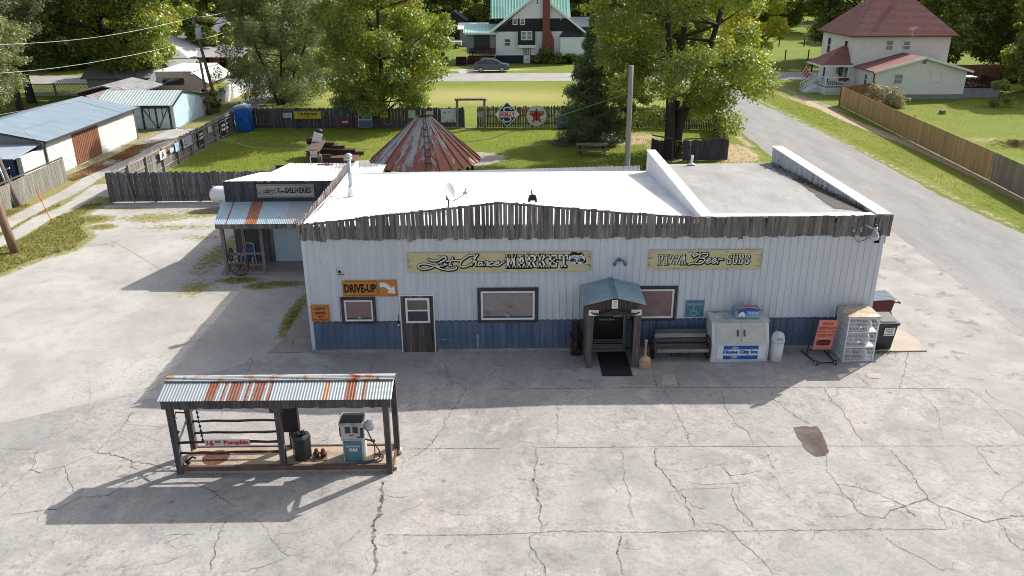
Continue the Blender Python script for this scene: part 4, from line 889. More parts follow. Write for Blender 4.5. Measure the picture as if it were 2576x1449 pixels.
def fn_(mb,pl,W_,H_):
    mb.mi(0)
    for i,s in enumerate(('PLEASE','PULL','NO SHIRT','NO SHOES')): put_text(mb,pl,s,.2*W_,(.78-i*.2)*H_,.8*W_,(.88-i*.2)*H_,.003)
X0 = 3.54; panel_sign('porch_notice','small white paper notice on the gable of the entry porch',(3.53,3.73,2.2,2.5),fn_,WHITEB,.01,YF-.054)
for i,(x0,x1) in enumerate(((2.79,3.12),(4.18,4.52))):
    mb = MB(); mb.b2(x0,x1,YF-.062,YF-.052,1.95,2.15); mb.build('white_plate',WHITEB,t)
t = thing('steer_horns','pair of dark curved steer horns mounted across the porch gable','horns',(3.65,YF-.1,2.1)); HN = plain('dark_horn',(.03,.022,.02),.35)
for s in (-1,1):
    P = smoothline([(3.65+s*.1,YF-.12,2.10),(3.65+s*.3,YF-.14,2.07),(3.65+s*.55,YF-.16,2.04),(3.65+s*.72,YF-.17,2.07),(3.65+s*.8,YF-.17,2.13)],4)
    mb = MB().smooth(); mb.tube(P,[.055*(1-i/(len(P)-1))**.7+.006 for i in range(len(P))],10); mb.build('horn',HN,t)
mb = MB().smooth(); mb.tube([(3.5,YF-.11,2.1),(3.8,YF-.11,2.1)],.06,12); mb.build('mount',plain('leather',(.06,.035,.028),.6),t)
mb = MB(); mb.b2(3.28,4.22,23.25,25.0,.031,.045); mb.quad; t = thing('door_mat','long black rubber mat running out of the entry porch','mat',(3.75,24.2,.03)); mb.build('rubber_mat',mat('black_rubber',(.018,.018,.022),(.028,.028,.034),10,.8,bump=.5,bscale=90),t)
mb = MB(); mb.b2(3.25,4.25,23.22,25.03,.0305,.0365); mb.build('mat_edge',BLACKP,t)
def f6(mb,pl,W_,H_):
    mb.mi(0); put_text(mb,pl,'LIGHT',.1*W_,.55*H_,.9*W_,.9*H_,.004,.04); put_text(mb,pl,'LIT',.25*W_,.1*H_,.75*W_,.45*H_,.004,.04)
panel_sign('window_placard','small yellow placard with black letters in the right hand window',(4.47,4.72,1.34,1.53),f6,mat('placard_yellow',(.62,.38,.03)),.012,WY-.062)

# carved bear post left of the porch
c = G(*k5(110,1030)); t = thing('carved_bear','tall dark carved wooden bear standing against the left side of the entry porch','carving',(2.52,24.86,0)); cx,cy_ = 2.50,24.9
CB = wood('carved_wood',(.10,.075,.06),(.03,.024,.02))
mb = MB().smooth(); mb.lathe([(.17,0),(.19,.05),(.16,.12)],(cx,cy_,0),12); mb.build('base',CB,t)
mb = MB().smooth(); mb.lathe([(.13,.1),(.17,.25),(.175,.45),(.15,.62),(.165,.78),(.15,.92),(.10,.98),(.08,1.02)],(cx,cy_,0),14); mb.sphere((cx,cy_-.02,1.12),(.12,.12,.13)); mb.sphere((cx,cy_-.14,1.09),(.05,.07,.045))
for s in (-1,1): mb.sphere((cx+s*.09,cy_,1.23),(.035,.025,.04)); mb.tube([(cx+s*.13,cy_,.88),(cx+s*.17,cy_-.08,.7),(cx+s*.08,cy_-.18,.62)],[.055,.05,.04],8); mb.tube([(cx+s*.09,cy_-.02,.35),(cx+s*.11,cy_-.12,.18),(cx+s*.10,cy_-.19,.12)],[.08,.07,.05],8)
mb.build('body',CB,t)
# ash receptacle
c = G(*k5(845,1165)); t = thing('smokers_post','tan plastic smoker receptacle with a narrow neck beside the right porch post','ash bin',(*c,0)); TAN = mat('tan_plastic',(.50,.35,.21),(.44,.30,.18),3,.55)
mb = MB().smooth(); mb.lathe([(.19,.0),(.20,.02),(.205,.27),(.20,.28)],(*c,0),22); mb.build('base',TAN,t)
mb = MB().smooth(); mb.lathe([(.20,.285),(.19,.33),(.12,.39),(.045,.42),(.037,.46),(.035,.88),(.05,.90),(.052,1.0),(.04,1.02),(0,1.02)],(*c,0),20); nk = mb.build('neck',TAN,t)
mb = MB(); mb.lathe([(.022,-.056),(.022,-.04)],(c[0],c[1],.955),10,'Y'); mb.build('opening',BLACK,nk)
# wagon wheel bench
t = thing('wagon_wheel_bench','weathered plank bench with old wagon wheels for its ends, right of the porch','bench',(6.0,24.5,0))
BW = wood('bench_planks',(.22,.19,.17),(.10,.085,.08),'X',.5); BWW = wood('worn_white_planks',(.48,.45,.42),(.28,.24,.22),'X',.3)
mb = MB()
for i,y in enumerate((24.36,24.50,24.64)): mb.b2(5.22,6.98,y-.065,y+.06,.44,.475)
mb.build('seat',BW,t); mb = MB(); mb.b2(5.2,7.0,24.24,24.28,.36,.47); mb.build('front_rail',BWW,t)
for i,(z0_,mm) in enumerate(((.52,BW),(.67,BWW),(.82,BW))): mb = MB(); mb.box((6.1,24.78+i*.035,z0_+.07),(1.78,.025,.14),rx=-.2); mb.build('back_slat',mm,t)
WH = plain('dark_iron_wood',(.05,.04,.035),.8)
def wheel(mb,c,r,axis='X',spokes=10,rim=.03,hub=.07,th=.04):
    m = 28; P = []
    for k in range(m+1):
        a = 2 * PI * k / m; P.append((c[0],c[1]+r*math.cos(a),c[2]+r*math.sin(a))if axis=='X' else(c[0]+r*math.cos(a),c[1],c[2]+r*math.sin(a)))
    mb.tube(P,rim,6,cap=False)
    for k in range(spokes):
        a = 2 * PI * k / spokes; e = (c[0],c[1]+r*math.cos(a),c[2]+r*math.sin(a)) if axis == 'X' else (c[0]+r*math.cos(a),c[1],c[2]+r*math.sin(a)); mb.tube([c,e],th/3,5)
    mb.lathe([(hub,-.07),(hub,.07)],c,12,axis)
for x in (5.12,7.0): mb = MB(); wheel(mb,(x,24.56,.42),.38,'X',12,.035); mb.build('wheel_end',WH,t)
mb = MB(); wheel(mb,(6.1,24.66,.16),.3,'Y',10,.02); mb.build('under_wheel',WH,t)
# ice merchandiser
c0 = G(*k5(1565,1115)); c1 = G(*k5(2170,1105)); x0,x1,yf = 7.04,8.98,24.19
ICE = mat('chalky_white_enamel',(.62,.65,.65),(.50,.53,.54),1.5,.55,fine=.18,finescale=12)
t = thing('ice_chest','white outdoor ice freezer with twin hatches and a blue and white ice panel','ice freezer',(8.0,24.6,0))
mb = MB(); prof = [(yf,.0),(yf,.72),(yf+.30,1.40),(25.12,1.44),(25.12,0)]; mb.prism([(q[0],q[1])for q in prof][::-1],x0,x1,'YZ'); mb.build('cabinet',ICE,t)
mb = MB(); mb.slab([(x0-.03,yf+.26,1.425),(x1+.03,yf+.26,1.425),(x1+.03,25.14,1.475),(x0-.03,25.14,1.475)],.03); mb.build('lid',mat('dirty_white_top',(.55,.57,.56),(.38,.40,.39),2.2,.6,c3=(.2,.22,.2),s3=1.4),t)
def slope(u,v,d): return (x0+u,yf+.30*v,.72+.68*v) if False else (x0+u,yf+.30*v-d*.915,.72+.68*v+d*.40)
for a,b in ((.14,.97),(.99,1.82)):
    mb = MB(); P = [slope(a,.05,0.002),slope(b,.05,.002),slope(b,.93,.002),slope(a,.93,.002)]; Q = [slope(a,.05,.035),slope(b,.05,.035),slope(b,.93,.035),slope(a,.93,.035)]
    mb.add(P+Q,[(4,5,6,7),(0,1,5,4),(1,2,6,5),(2,3,7,6),(3,0,4,7)]); hd = mb.build('hatch',mat('dull_beige_enamel',(.58,.55,.50),(.48,.455,.42),2,.6,fine=.2),t)
    mb = MB(); hx = (b-.10) if a < .5 else (a+.10); P = slope(hx,.45,.05); mb.box(P,(.05,.05,.22),rx=-.42); mb.build('latch',plain('dark_latch',(.08,.08,.085),.4,.5),hd)
mb = MB(); mb.b2(x0+.20,x1-.10,yf-.012,yf-.001,.09,.66); sp = mb.build('ice_panel',WHITEB,t)
mb = MB(); pl = wallplane(yf-.012,x0+.20,.09); W_,H_ = x1 - x0 - .34,.57; border(mb,pl,W_,H_,.02,.006,0)
mb.mi(1); A = (.13*W_,.87*W_)
for a,b in ((.70,.94),(.06,.30)): poly2(mb,pl,[(A[0],a*H_),(A[1],a*H_),(A[1],b*H_),(A[0],b*H_)],.004)
put_text(mb,pl,'Home City Ice',A[0]+.0,.36*H_,A[1],.66*H_,.005,.07)
mb.mi(2); cu = .37 * W_
for sgn,base in ((1,.70),(-1,.30)):
    cc = (cu,(base+sgn*.0)*H_)
    for an in (30,60,90,120,150):
        e = (cc[0]+.15*math.cos(R(an))*.95,cc[1]+sgn*.125*math.sin(R(an))); ribbon(mb,pl,[cc,e],.016,.008)
        mid_ = ((cc[0]+e[0])/2,(cc[1]+e[1])/2)
        for da in (-45,45): ribbon(mb,pl,[mid_,(mid_[0]+.035*math.cos(R(an+da)),mid_[1]+sgn*.035*math.sin(R(an+da)))],.010,.008)
mb.build('ice_lettering',[INK,BLUEINK,WINK],sp)
# cardboard-style ice bag display box on top
t = thing('bagged_ice_display','blue and red ice bag display box standing on top of the ice freezer','display box',(8.35,24.72,1.47)); bx0,bx1,by0,by1,bz = 7.86,8.70,24.60,25.0,1.462
mb = MB(); mb.b2(bx0,bx1,by0,by1,bz,bz+.30); mb.build('box',mat('ice_blue_print',(.10,.30,.42),(.22,.42,.5),5,.4),t)
mb = MB(); mb.prism([(bx0-.02,bz+.28)]+[(bx0-.02+(bx1-bx0+.04)*i/12,bz+.30+.17*math.sin(PI*i/12))for i in range(13)]+[(bx1+.02,bz+.28)],by0-.018,by0-.002)
hd = mb.build('header',REDINK,t)
mb = MB(); pl = wallplane(by0-.02,bx0,bz); W_ = bx1 - bx0; mb.mi(0); poly2(mb,pl,[(.08*W_,.18),(.92*W_,.18),(.85*W_,.34),(.6*W_,.38),(.35*W_,.38),(.12*W_,.30)],.002); mb.mi(1); put_text(mb,pl,'THE BIG BAG',.46*W_,.17,.93*W_,.25,.006,.03); put_text(mb,pl,'Crush Better Than Homemade',.1*W_,.34,.9*W_,.38,.006,.01,arc=.06)
poly2(mb,pl,[(.12*W_,.06),(.2*W_,.04),(.24*W_,.12),(.3*W_,.05),(.38*W_,.04),(.36*W_,.18),(.3*W_,.24),(.2*W_,.22),(.12*W_,.16)],.006); mb.build('print',[BLUEINK,WINK],t)
# white dome-top litter bin
c = (9.31,24.33); t = thing('white_litter_bin','white cylindrical litter bin with a domed swing top','bin',(*c,0))
mb = MB().smooth(); mb.lathe([(.19,0),(.20,.02),(.225,.72)],(*c,0),24); mb.build('body',mat('white_bin_plastic',(.60,.62,.62),(.52,.54,.54),2,.5),t)
mb = MB().smooth(); mb.lathe([(.235,.725),(.235,.78),(.225,.80),(.215,.90),(.17,1.0),(.09,1.05),(0,1.06)],(*c,0),24); dm = mb.build('dome_lid',mat('white_bin_plastic',(.6,.62,.62)),t)
mb = MB(); mb.box((c[0],c[1]-.215,.86),(.2,.02,.12),rx=.25); mb.build('flap',mat('grey_flap',(.45,.47,.47)),dm)
# dry weed clump by the wall
t = thing('dry_weeds','tuft of dry yellow weeds growing at the foot of the wall beside the litter bin','weeds',(9.85,24.75,0)); mb = MB(); rg = random.Random(3)
for _ in range(60):
    x = 9.85 + rg.gauss(0,.16); y = 24.72 + rg.gauss(0,.1); h = rg.uniform(.1,.32); a = rg.uniform(0,6.3); lx,ly = math.cos(a) * h * .6,math.sin(a) * h * .6; mb.add([(x,y,0),(x+.012,y,0),(x+lx,y+ly,h)],[(0,1,2)])
mb.build('stalks',mat('dry_grass',(.34,.29,.15),(.16,.15,.06),6),t)
# rolling sandwich board
t = thing('specials_board','orange and pink specials board leaning in a black wheeled frame','menu board',(10.85,24.3,0))
FL,FR_ = (10.57,23.93),(11.22,23.95)
tl,tr = (10.45,24.32,1.62),(11.19,24.34,1.66)
mb = MB()
for (a,b),z,bk in ((FL,tl,(10.42,24.95)),(FR_,tr,(11.22,24.9))):
    mb.beam((a,b,.07),(bk[0],bk[1],.05),.03,.03); mb.beam((z[0],24.52,.08),z,.03,.03)
mb.beam((FL[0],FL[1],.08),(FR_[0],FR_[1],.08),.03,.03); mb.beam((10.5,24.46,.3),(11.18,24.48,.3),.03,.03); mb.build('frame',BLACK,t)
for q in (FL,FR_):
    mb = MB().smooth(); mb.lathe([(.085,-.025),(.085,.025)],(q[0],q[1]-.02,.085),18,'X'); wv = mb.build('wheel',BLACKP,t); mb = MB(); mb.lathe([(.045,-.03),(.045,.03)],(q[0],q[1]-.02,.085),14,'X'); mb.build('hub',WHITEB,wv)
O = Vector((10.58,24.46,.30)); U = Vector((1,.02,0)); Wv = Vector((.05,-.12,1)).normalized(); pl = Plane2(O,U,Wv); W_,H_ = .66,1.18
mb = MB(); mb.add([pl.p(0,0,0),pl.p(W_,0,0),pl.p(W_,H_,0),pl.p(0,H_,0),pl.p(0,0,-.02),pl.p(W_,0,-.02),pl.p(W_,H_,-.02),pl.p(0,H_,-.02)],[(0,1,2,3),(7,6,5,4),(0,4,5,1),(1,5,6,2),(2,6,7,3),(3,7,4,0)])
pn = mb.build('panel',mat('pink_poster',(.68,.27,.22),(.6,.24,.2),3,.5),t)
mb = MB(); mb.mi(0)
for b_,(a,w0,c_,w1),bo in (('NOON',(.2,.84,.75,.95),.03),('SPECIALS',(.06,.70,.92,.80),.03),('CARRY-OUT',(.08,.46,.92,.56),.03)):
    mb.mi(1); put_text(mb,pl,b_,a*W_+.008,w0*H_-.008,c_*W_+.008,w1*H_-.008,.004,bo+.03); mb.mi(0); put_text(mb,pl,b_,a*W_,w0*H_,c_*W_,w1*H_,.008,bo)
mb.mi(1); put_text(mb,pl,'FROM OUR KITCHEN',.05*W_,.60*H_,.95*W_,.65*H_,.004,.02); border(mb,pl,W_,H_,.015,.006,1)
mb.mi(2); disc(mb,pl,.5*W_,.26*H_,.27,.004,20,.10); mb.mi(1); disc(mb,pl,.5*W_,.31*H_,.25,.007,20,.05); disc(mb,pl,.5*W_,.19*H_,.25,.007,20,.04); mb.mi(0); put_text(mb,pl,'SUBS & PIZZA',.15*W_,.05*H_,.85*W_,.10*H_,.005,.02)
mb.build('print',[mat('hot_orange',(.85,.13,.02)),flatmat('dark_brown_ink',(.09,.02,.015)),mat('bun_red',(.35,.04,.02))],pn)
# propane exchange cage
t = thing('propane_cage','white mesh cage locker with three shelves of gas cylinders and a rusty top','gas locker',(12.05,24.6,0)); cx0,cx1,cy0,cy1,ch = 11.52,12.57,24.1,25.08,1.66
CG = mat('white_cage_enamel',(.72,.73,.75),(.6,.61,.63),3,.5); mb = MB()
for x in (cx0,cx1-.04):
    for y in (cy0,cy1-.04): mb.b2(x,x+.04,y,y+.04,0,ch)
for z in (.03,.55,1.09,ch-.04):
    mb.b2(cx0+.04,cx1-.04,cy0+.002,cy0+.04,z,z+.035); mb.b2(cx0+.002,cx0+.04,cy0+.04,cy1-.04,z,z+.035); mb.b2(cx1-.04,cx1-.002,cy0+.04,cy1-.04,z,z+.035)
mb.b2(cx0,cx1,cy1-.03,cy1,0,ch)
for z in (.06,.585,1.125): mb.b2(cx0+.03,cx1-.03,cy0+.05,cy1-.03,z-.02,z)
mb.build('frame',CG,t)
mb = MB()
for s in np.arange(cx0+.07,cx1-.04,.05): mb.beam((s,cy0+.02,.05),(s,cy0+.02,ch-.04),.010,.006,(1,0,0))
for s in np.arange(.08,ch-.05,.05): mb.b2(cx0+.04,cx1-.04,cy0+.012,cy0+.018,s,s+.010)
mb.build('door_mesh',CG,t); mb = MB()
for s in np.arange(cy0+.07,cy1-.04,.05): mb.b2(cx0+.015,cx0+.021,s,s+.010,.05,ch-.04); pass
mb.build('side_mesh',CG,t)
mb = MB(); mb2 = None
for s in np.arange(.08,ch-.05,.05): mb.b2(cx0+.022,cx0+.028,cy0+.04,cy1-.03,s,s+.010)
mb.build('side_mesh_rods',CG,t)
mb = MB(); mb.b2(cx0-.02,cx1+.02,cy0-.02,cy1+.02,ch,ch+.03); mb.build('top_sheet',mat('rust_stained_top',(.55,.44,.32),(.30,.20,.13),1.8,.7,fine=.3,c3=(.62,.58,.52),s3=1.1),t)
mb = MB(); mb.b2(cx0+.045,cx0+.09,cy0-.02,cy0-.001,.85,.95); mb.build('padlock',ALU,t)
CYL = mat('grey_cylinder_paint',(.52,.54,.56),(.42,.44,.46),4,.4)
first = None
for z in (.06,.585,1.125):
    for x in (11.80,12.27):
        for y in (24.36,24.8):
            if first is None:
                gt = thing('gas_cylinder','grey propane cylinder standing on a shelf inside the mesh cage','gas cylinder',(x,y,z),group='gas cylinders in the cage',world=False)
                mb = MB().smooth(); mb.lathe([(.08,0),(.11,.01),(.11,.03),(.155,.08),(.16,.12),(.16,.24),(.14,.3),(.06,.335),(0,.34)],n=18); mb.build('tank',CYL,gt)
                mb = MB().smooth(); mb.lathe([(.095,.31),(.10,.40),(.09,.40),(.085,.31)],n=16,cap=False); mb.build('collar',CYL,gt); first = gt
            else: copy_tree(first,loc=(x,y,z))
# black wheeled trash cart
c = (13.32,25.3); t = thing('wheeled_trash_cart','black wheeled trash cart with a white label beside the gas cage','trash cart',(*c,0)); a = 0
mb = MB(); x,y = c; lo_,hi_ = .25,.33
mb.add([(x-lo_,y-.3,.02),(x+lo_,y-.3,.02),(x+lo_,y+.3,.02),(x-lo_,y+.3,.02),(x-hi_,y-.4,1.05),(x+hi_,y-.4,1.05),(x+hi_,y+.38,1.05),(x-hi_,y+.38,1.05)],[(0,3,2,1),(4,5,6,7),(0,1,5,4),(1,2,6,5),(2,3,7,6),(3,0,4,7)]); mb.b2(x-.36,x+.36,y-.43,y+.41,1.0,1.06); mb.build('body',BLACKP,t)
mb = MB(); mb.slab([(x-.37,y-.45,1.10),(x+.37,y-.45,1.10),(x+.34,y+.42,1.16),(x-.34,y+.42,1.16)],.05); mb.slab([(x-.27,y-.36,1.13),(x+.27,y-.36,1.13),(x+.25,y+.3,1.18),(x-.25,y+.3,1.18)],.03); mb.build('lid',BLACKP,t)
mb = MB(); mb.tube([(x-.3,y+.48,1.08),(x+.3,y+.48,1.08)],.02,8); mb.build('handle',BLACKP,t)
for s in (-1,1): mb = MB(); mb.lathe([(.13,-.03),(.13,.03)],(x+s*.3,y+.28,.13),16,'X'); mb.build('wheel',BLACK,t)
mb = MB(); pl = Plane2((x-.12,y-.385,.60),(1,0,0),(0,-.095,1)); mb.mi(1); poly2(mb,pl,[(0,0),(.36,0),(.36,.32),(0,.32)],.004); mb.mi(0); put_text(mb,pl,'COUNTRY',.03,.22,.33,.29,.008,.02); put_text(mb,pl,'TRASH',.06,.13,.30,.20,.008,.02); put_text(mb,pl,'641-664-2505',.03,.04,.33,.09,.008,.02); mb.build('label',[INK,WINK],t)
# maroon grill with a striped cover
c = (13.9,27.6); t = thing('maroon_smoker','maroon steel smoker with black and white striped lid behind the trash cart','smoker',(*c,0)); x,y = c; MR = plain('maroon_enamel',(.10,.012,.015),.4)
mb = MB(); mb.prism([(x-.7,.45),(x+.62,.45),(x+.72,.95),(x-.7,.95)],y-.4,y+.4); mb.b2(x-.7,x+.7,y-.38,y+.38,.08,.449); mb.build('body',MR,t); mb = MB(); mb.tube([(x+.72,y-.3,.85),(x+.92,y-.3,.85)],.03,8); mb.tube([(x+.92,y-.36,.85),(x+.92,y-.24,.85)],.04,8); mb.build('handle',MR,t)
mb = MB(); corr(mb,(x-.75,y-.45,.955),(x-.75,y+.45,.955),(x+.72,y+.45,1.02),(x+.72,y-.45,1.02),.13,.03,8); mb.f = [list(reversed(f))for f in mb.f]
m,nt,bs = newmat('striped_cover'); N = NT(nt); sx = N.n('ShaderNodeSeparateXYZ',ins={'Vector': N.pos()}); fr = N.math('GREATER_THAN',N.math('FRACT',N.math('DIVIDE',sx.outputs['Y'],.13)),.5); nt.links.new(N.mix(fr,(.5,.55,.6),(.015,.015,.02)),bs.inputs['Base Color'])
mb.build('striped_lid',m,t)
for q in ((x-.6,y-.3),(x+.55,y-.3),(x-.6,y+.3),(x+.55,y+.3)): mb = MB(); mb.b2(q[0]-.03,q[0]+.03,q[1]-.03,q[1]+.03,0,.085); mb.build('foot',BLACK,t)
t = thing('weed_patch','green weeds growing beside the concrete pad at the right corner','weeds',(13.1,24.55,0)); mb = MB(); rg = random.Random(5)
for _ in range(260):
    x = 13.2 + rg.gauss(0,.35); y = 24.75 + rg.gauss(0,.13); h = rg.uniform(.04,.13); a = rg.uniform(0,6.3); lx,ly = math.cos(a) * .06,math.sin(a) * .06; mb.add([(x,y,0.0),(x+.025,y+.01,0),(x+lx,y+ly,h)],[(0,1,2)])
mb.build('leaves',mat('weed_green',(.10,.15,.02),(.16,.18,.04),6),t)
# ================================================================ PUMP SHELTER
def stripes(name,axis,lo,hi,base,bands,rough=.5,metal=.3,edge=.03,blotch=None):
    """sheet metal whose single sheets have rusted in bands across the given axis"""
    m,nt,bs = newmat(name); N = NT(nt); p = N.pos(); sx = N.n('ShaderNodeSeparateXYZ',ins={'Vector': p})
    v = N.math('ADD',sx.outputs[axis],N.math('MULTIPLY',N.math('SUBTRACT',N.noise(p,9,5,.8),.5),edge*4))
    f = N.math('DIVIDE',N.math('SUBTRACT',v,lo),hi-lo); st = [(0,base)]
    for a,b,c in bands: st += [((a-lo)/(hi-lo),c),((b-lo)/(hi-lo),base)]
    col = N.ramp(f,st[:32],'CONSTANT')
    col = N.mix(N.ramp(N.noise(p,3,5,.7),[(.4,0.),(.7,.4)]),col,tuple(c*.7 for c in base))
    if blotch: col = N.mix(N.ramp(N.noise(p,blotch[1],6,.75,.6),[(blotch[2],0.),(blotch[2]+.06,1.)]),col,blotch[0])
    nt.links.new(col,bs.inputs['Base Color']); bs.inputs['Roughness'].default_value = rough; bs.inputs['Metallic'].default_value = metal
    return m
RU = (.235,.07,.03); RU2 = (.42,.19,.08); SIL = (.36,.40,.41)
t = thing('pump_shelter','open post shelter with rust striped corrugated roof over the fuel island','shelter',(-5.8,18.4,0)); SH = t
xl,xr,yf,yb = -8.78,-2.86,17.74,19.12; zf,zr_,yr = 2.35,2.60,18.52
kx7 = lambda px: PY(*k7(px,300),18.2)[0]; kx8 = lambda px: PY(*k8(px,300),18.2)[0]
bands = [(kx7(690),kx7(800),RU),(kx7(865),kx7(900),RU),(kx7(950),kx7(1080),RU),(kx7(1140),kx7(1180),RU),(kx7(1225),kx7(1350),RU),(kx7(1410),kx7(1445),RU),(kx8(680),kx8(745),RU2),(kx8(940),kx8(1060),RU),(kx8(1130),kx8(1175),RU)]
SR = stripes('rust_striped_roof','X',-9,-2.7,SIL,bands,.42,.35,.025,((.46,.27,.14),2.2,.70))
mb = MB().smooth(); corr(mb,(xl,yf,zf),(xr,yf,zf),(xr,yr,zr_),(xl,yr,zr_),.0762,.0065); rf = mb.build('front_roof',SR,t)
mb = MB().smooth(); corr(mb,(xr,yb,2.22),(xl,yb,2.22),(xl,yr,zr_),(xr,yr,zr_),.0762,.011); mb.build('rear_roof',SR,t)
CAPM = mat('rust_blotched_cap',(.42,.45,.46),(.42,.25,.14),2.4,.5,(1,1,1),.1,c3=(.34,.09,.03),s3=.9,lo=.5,hi=.6,metal=.2)
mb = MB()
for i,(dy,dz) in enumerate(((-.14,-.022),(-.09,-.006),(-.04,.008),(.01,.012),(.06,.002),(.11,-.014))): mb.beam((xl-.01,yr+dy,zr_+.018+dz),(xr+.02,yr+dy,zr_+.018+dz),.03,.012)
mb.slab([(xl-.01,yr-.17,zr_-.022),(xr+.02,yr-.17,zr_-.022),(xr+.02,yr,zr_+.02),(xl-.01,yr,zr_+.02)],.006); mb.slab([(xl-.01,yr,zr_+.02),(xr+.02,yr,zr_+.02),(xr+.02,yr+.17,zr_-.025),(xl-.01,yr+.17,zr_-.025)],.006); mb.build('ridge_cap',CAPM,t)
PW = POSTM = WOODP
posts = [(-8.62,18.02),(-5.88,18.08),(-3.05,17.95),(-8.56,18.92),(-5.82,18.92),(-2.96,18.85)]
for x,y in posts: mb = MB(); mb.b2(x-.075,x+.075,y-.075,y+.075,0,2.33 if y<18.5 else 2.36); mb.build('post',WOODP,t)
mb = MB(); boards(mb,(-8.72,17.80),(-2.9,17.80),2.10,2.325,.16,.003,.022,.0,31,bj=.03); mb.build('front_fascia',WOODP,t)
mb = MB(); mb.beam((-8.7,18.02,2.26),(-2.95,17.97,2.26),.06,.12); mb.beam((-8.7,18.92,2.28),(-2.9,18.86,2.28),.06,.12)
for x in (-8.62,-5.85,-3.02): mb.beam((x,17.85,2.20),(x,19.1,2.26),.07,.09)
mb.build('roof_beams',WOODP,t)
mb = MB(); mb.box((-5.88,17.99,1.98),(.34,.05,.25)); mb.beam((-8.55,18.0,2.12),(-8.35,18.0,2.24),.05,.08); mb.build('brackets',WOODP,t)
def pole_rail(p,q,r,seed):
    rg = random.Random(seed); P = []
    for i in range(9): f = i / 8; P.append((p[0]+(q[0]-p[0])*f,p[1]+(q[1]-p[1])*f+rg.uniform(-.012,.012),p[2]+(q[2]-p[2])*f+rg.uniform(-.014,.014)))
    mb = MB().smooth(); mb.tube(P,[r*rg.uniform(.85,1.15)for _ in P],8); return mb
for i,(za,ya) in enumerate(((.64,18.02),(.955,18.02),(.70,18.92),(1.06,18.92))): pole_rail((-8.62,ya,za),(-5.88,ya+.03,za+.0),.035,40+i).build('pole_rail',WOODB,t)
ISL = mat('island_concrete',(.42,.335,.245),(.34,.27,.20),1.3,.9,fine=.15,c3=(.28,.21,.16),s3=1.4)
t = thing('fuel_island','raised tan concrete island with a rusty steel edge under the shelter','island',(-5.8,18.45,0))
ix0,ix1,iy0,iy1 = -8.54,-2.98,17.99,18.95
mb = MB(); mb.b2(ix0,ix1,iy0,iy1,0,.225); mb.build('slab',ISL,t)
mb = MB(); mb.b2(ix0-.02,ix1+.02,iy0-.03,iy0-.001,.11,.25); mb.b2(ix0-.02,ix1+.02,iy1+.001,iy1+.03,.11,.25); mb.b2(ix0-.022,ix0-.001,iy0,iy1,.11,.25); mb.b2(ix1+.001,ix1+.022,iy0,iy1,.11,.25)
mb.b2(ix0,ix1,iy0,iy0+.05,.2255,.252); mb.b2(ix0,ix1,iy1-.03,iy1,.2255,.252); mb.build('steel_edge',mat('rusty_channel',(.17,.115,.095),(.11,.07,.06),3,.8,fine=.3),t)
mb = MB(); mb.b2(ix1+.03,ix1+.10,iy0+.05,iy0+.5,0,.12); mb.sphere((ix1+.08,iy1-.1,.1),(.09,.12,.1)); mb.build('broken_edge',mat('pale_rubble',(.45,.42,.37),(.32,.25,.18),6,.95),t)
# fuel dispenser
gx0,gx1,gy = -4.29,-3.74,18.14; z0 = .226
t = thing('fuel_pump','old white and blue fuel dispenser lettered Last Chance GAS with a looping black hose','fuel pump',(-4.0,18.4,z0))
DW = mat('worn_white_enamel',(.50,.51,.51),(.34,.35,.36),4,.5,fine=.2); DB = mat('steel_blue_enamel',(.085,.18,.24),(.07,.15,.2),3,.4)
mb = MB(); mb.b2(gx0,gx1,gy,gy+.48,z0,.905); cab = mb.build('cabinet',DW,t)
mb = MB(); mb.b2(gx0+.03,gx1-.05,gy-.015,gy-.001,z0+.01,.885); pn = mb.build('blue_panel',DB,t)
mb = MB(); pl = wallplane(gy-.015,gx0+.03,z0+.01); put_text(mb,pl,'Last Chance',.05,.46,.42,.53,.004,.01); put_text(mb,pl,'GAS',.12,.33,.36,.43,.004,.04); mb.build('lettering',WINK,pn)
mb = MB(); mb.b2(gx0-.03,gx1+.02,gy-.03,gy+.5,.905,.935); mb.b2(gx0-.02,gx1+.01,gy-.02,gy+.48,.94,1.36); hd = mb.build('head',DW,t)
mb = MB(); mb.b2(gx0-.05,gx1+.04,gy-.05,gy+.5,1.361,1.42); mb.b2(gx0-.05,gx1+.04,gy-.05,gy+.52,1.421,1.445); mb.build('canopy',mat('rusty_white_trim',(.45,.46,.46),(.22,.21,.2),6,.5),hd)
mb = MB(); mb.b2(gx0-.02,gx1+.01,gy-.02,gy+.49,1.4455,1.452); mb.build('top',plain('dark_lid',(.03,.028,.032),.6),hd)
for a in (.10,.30): mb = MB(); mb.b2(gx0+a,gx0+a+.14,gy-.032,gy-.0205,1.13,1.32); mb.build('display',plain('dark_display',(.03,.03,.035),.2),hd)
mb = MB(); mb.b2(gx0-.05,gx0-.021,gy-.03,gy+.05,1.02,1.30); mb.b2(gx1-.05,gx1+.03,gy-.035,gy-.0205,.99,1.29); mb.build('nozzle_boot',BLACKP,hd)
mb = MB(); mb.b2(gx0+.2,gx0+.32,gy-.026,gy-.0205,1.04,1.08); mb.build('emblem',REDINK,hd)
mb = MB(); mb.b2(gx1-.14,gx1-.06,gy-.026,gy-.0205,.985,1.02); mb.build('name_plate',INK,hd)
P = smoothline([(-3.66,18.32,1.16),(-3.55,18.28,.85),(-3.35,18.25,.48),(-3.38,18.2,.27),(-3.6,18.15,.255),(-3.75,18.1,.26),(-3.5,18.05,.252),(-3.28,18.2,.255),(-3.3,18.4,.26),(-3.55,18.45,.26)],5)
mb = MB().smooth(); mb.tube(P,.018,8); mb.build('hose',BLACKP,t)
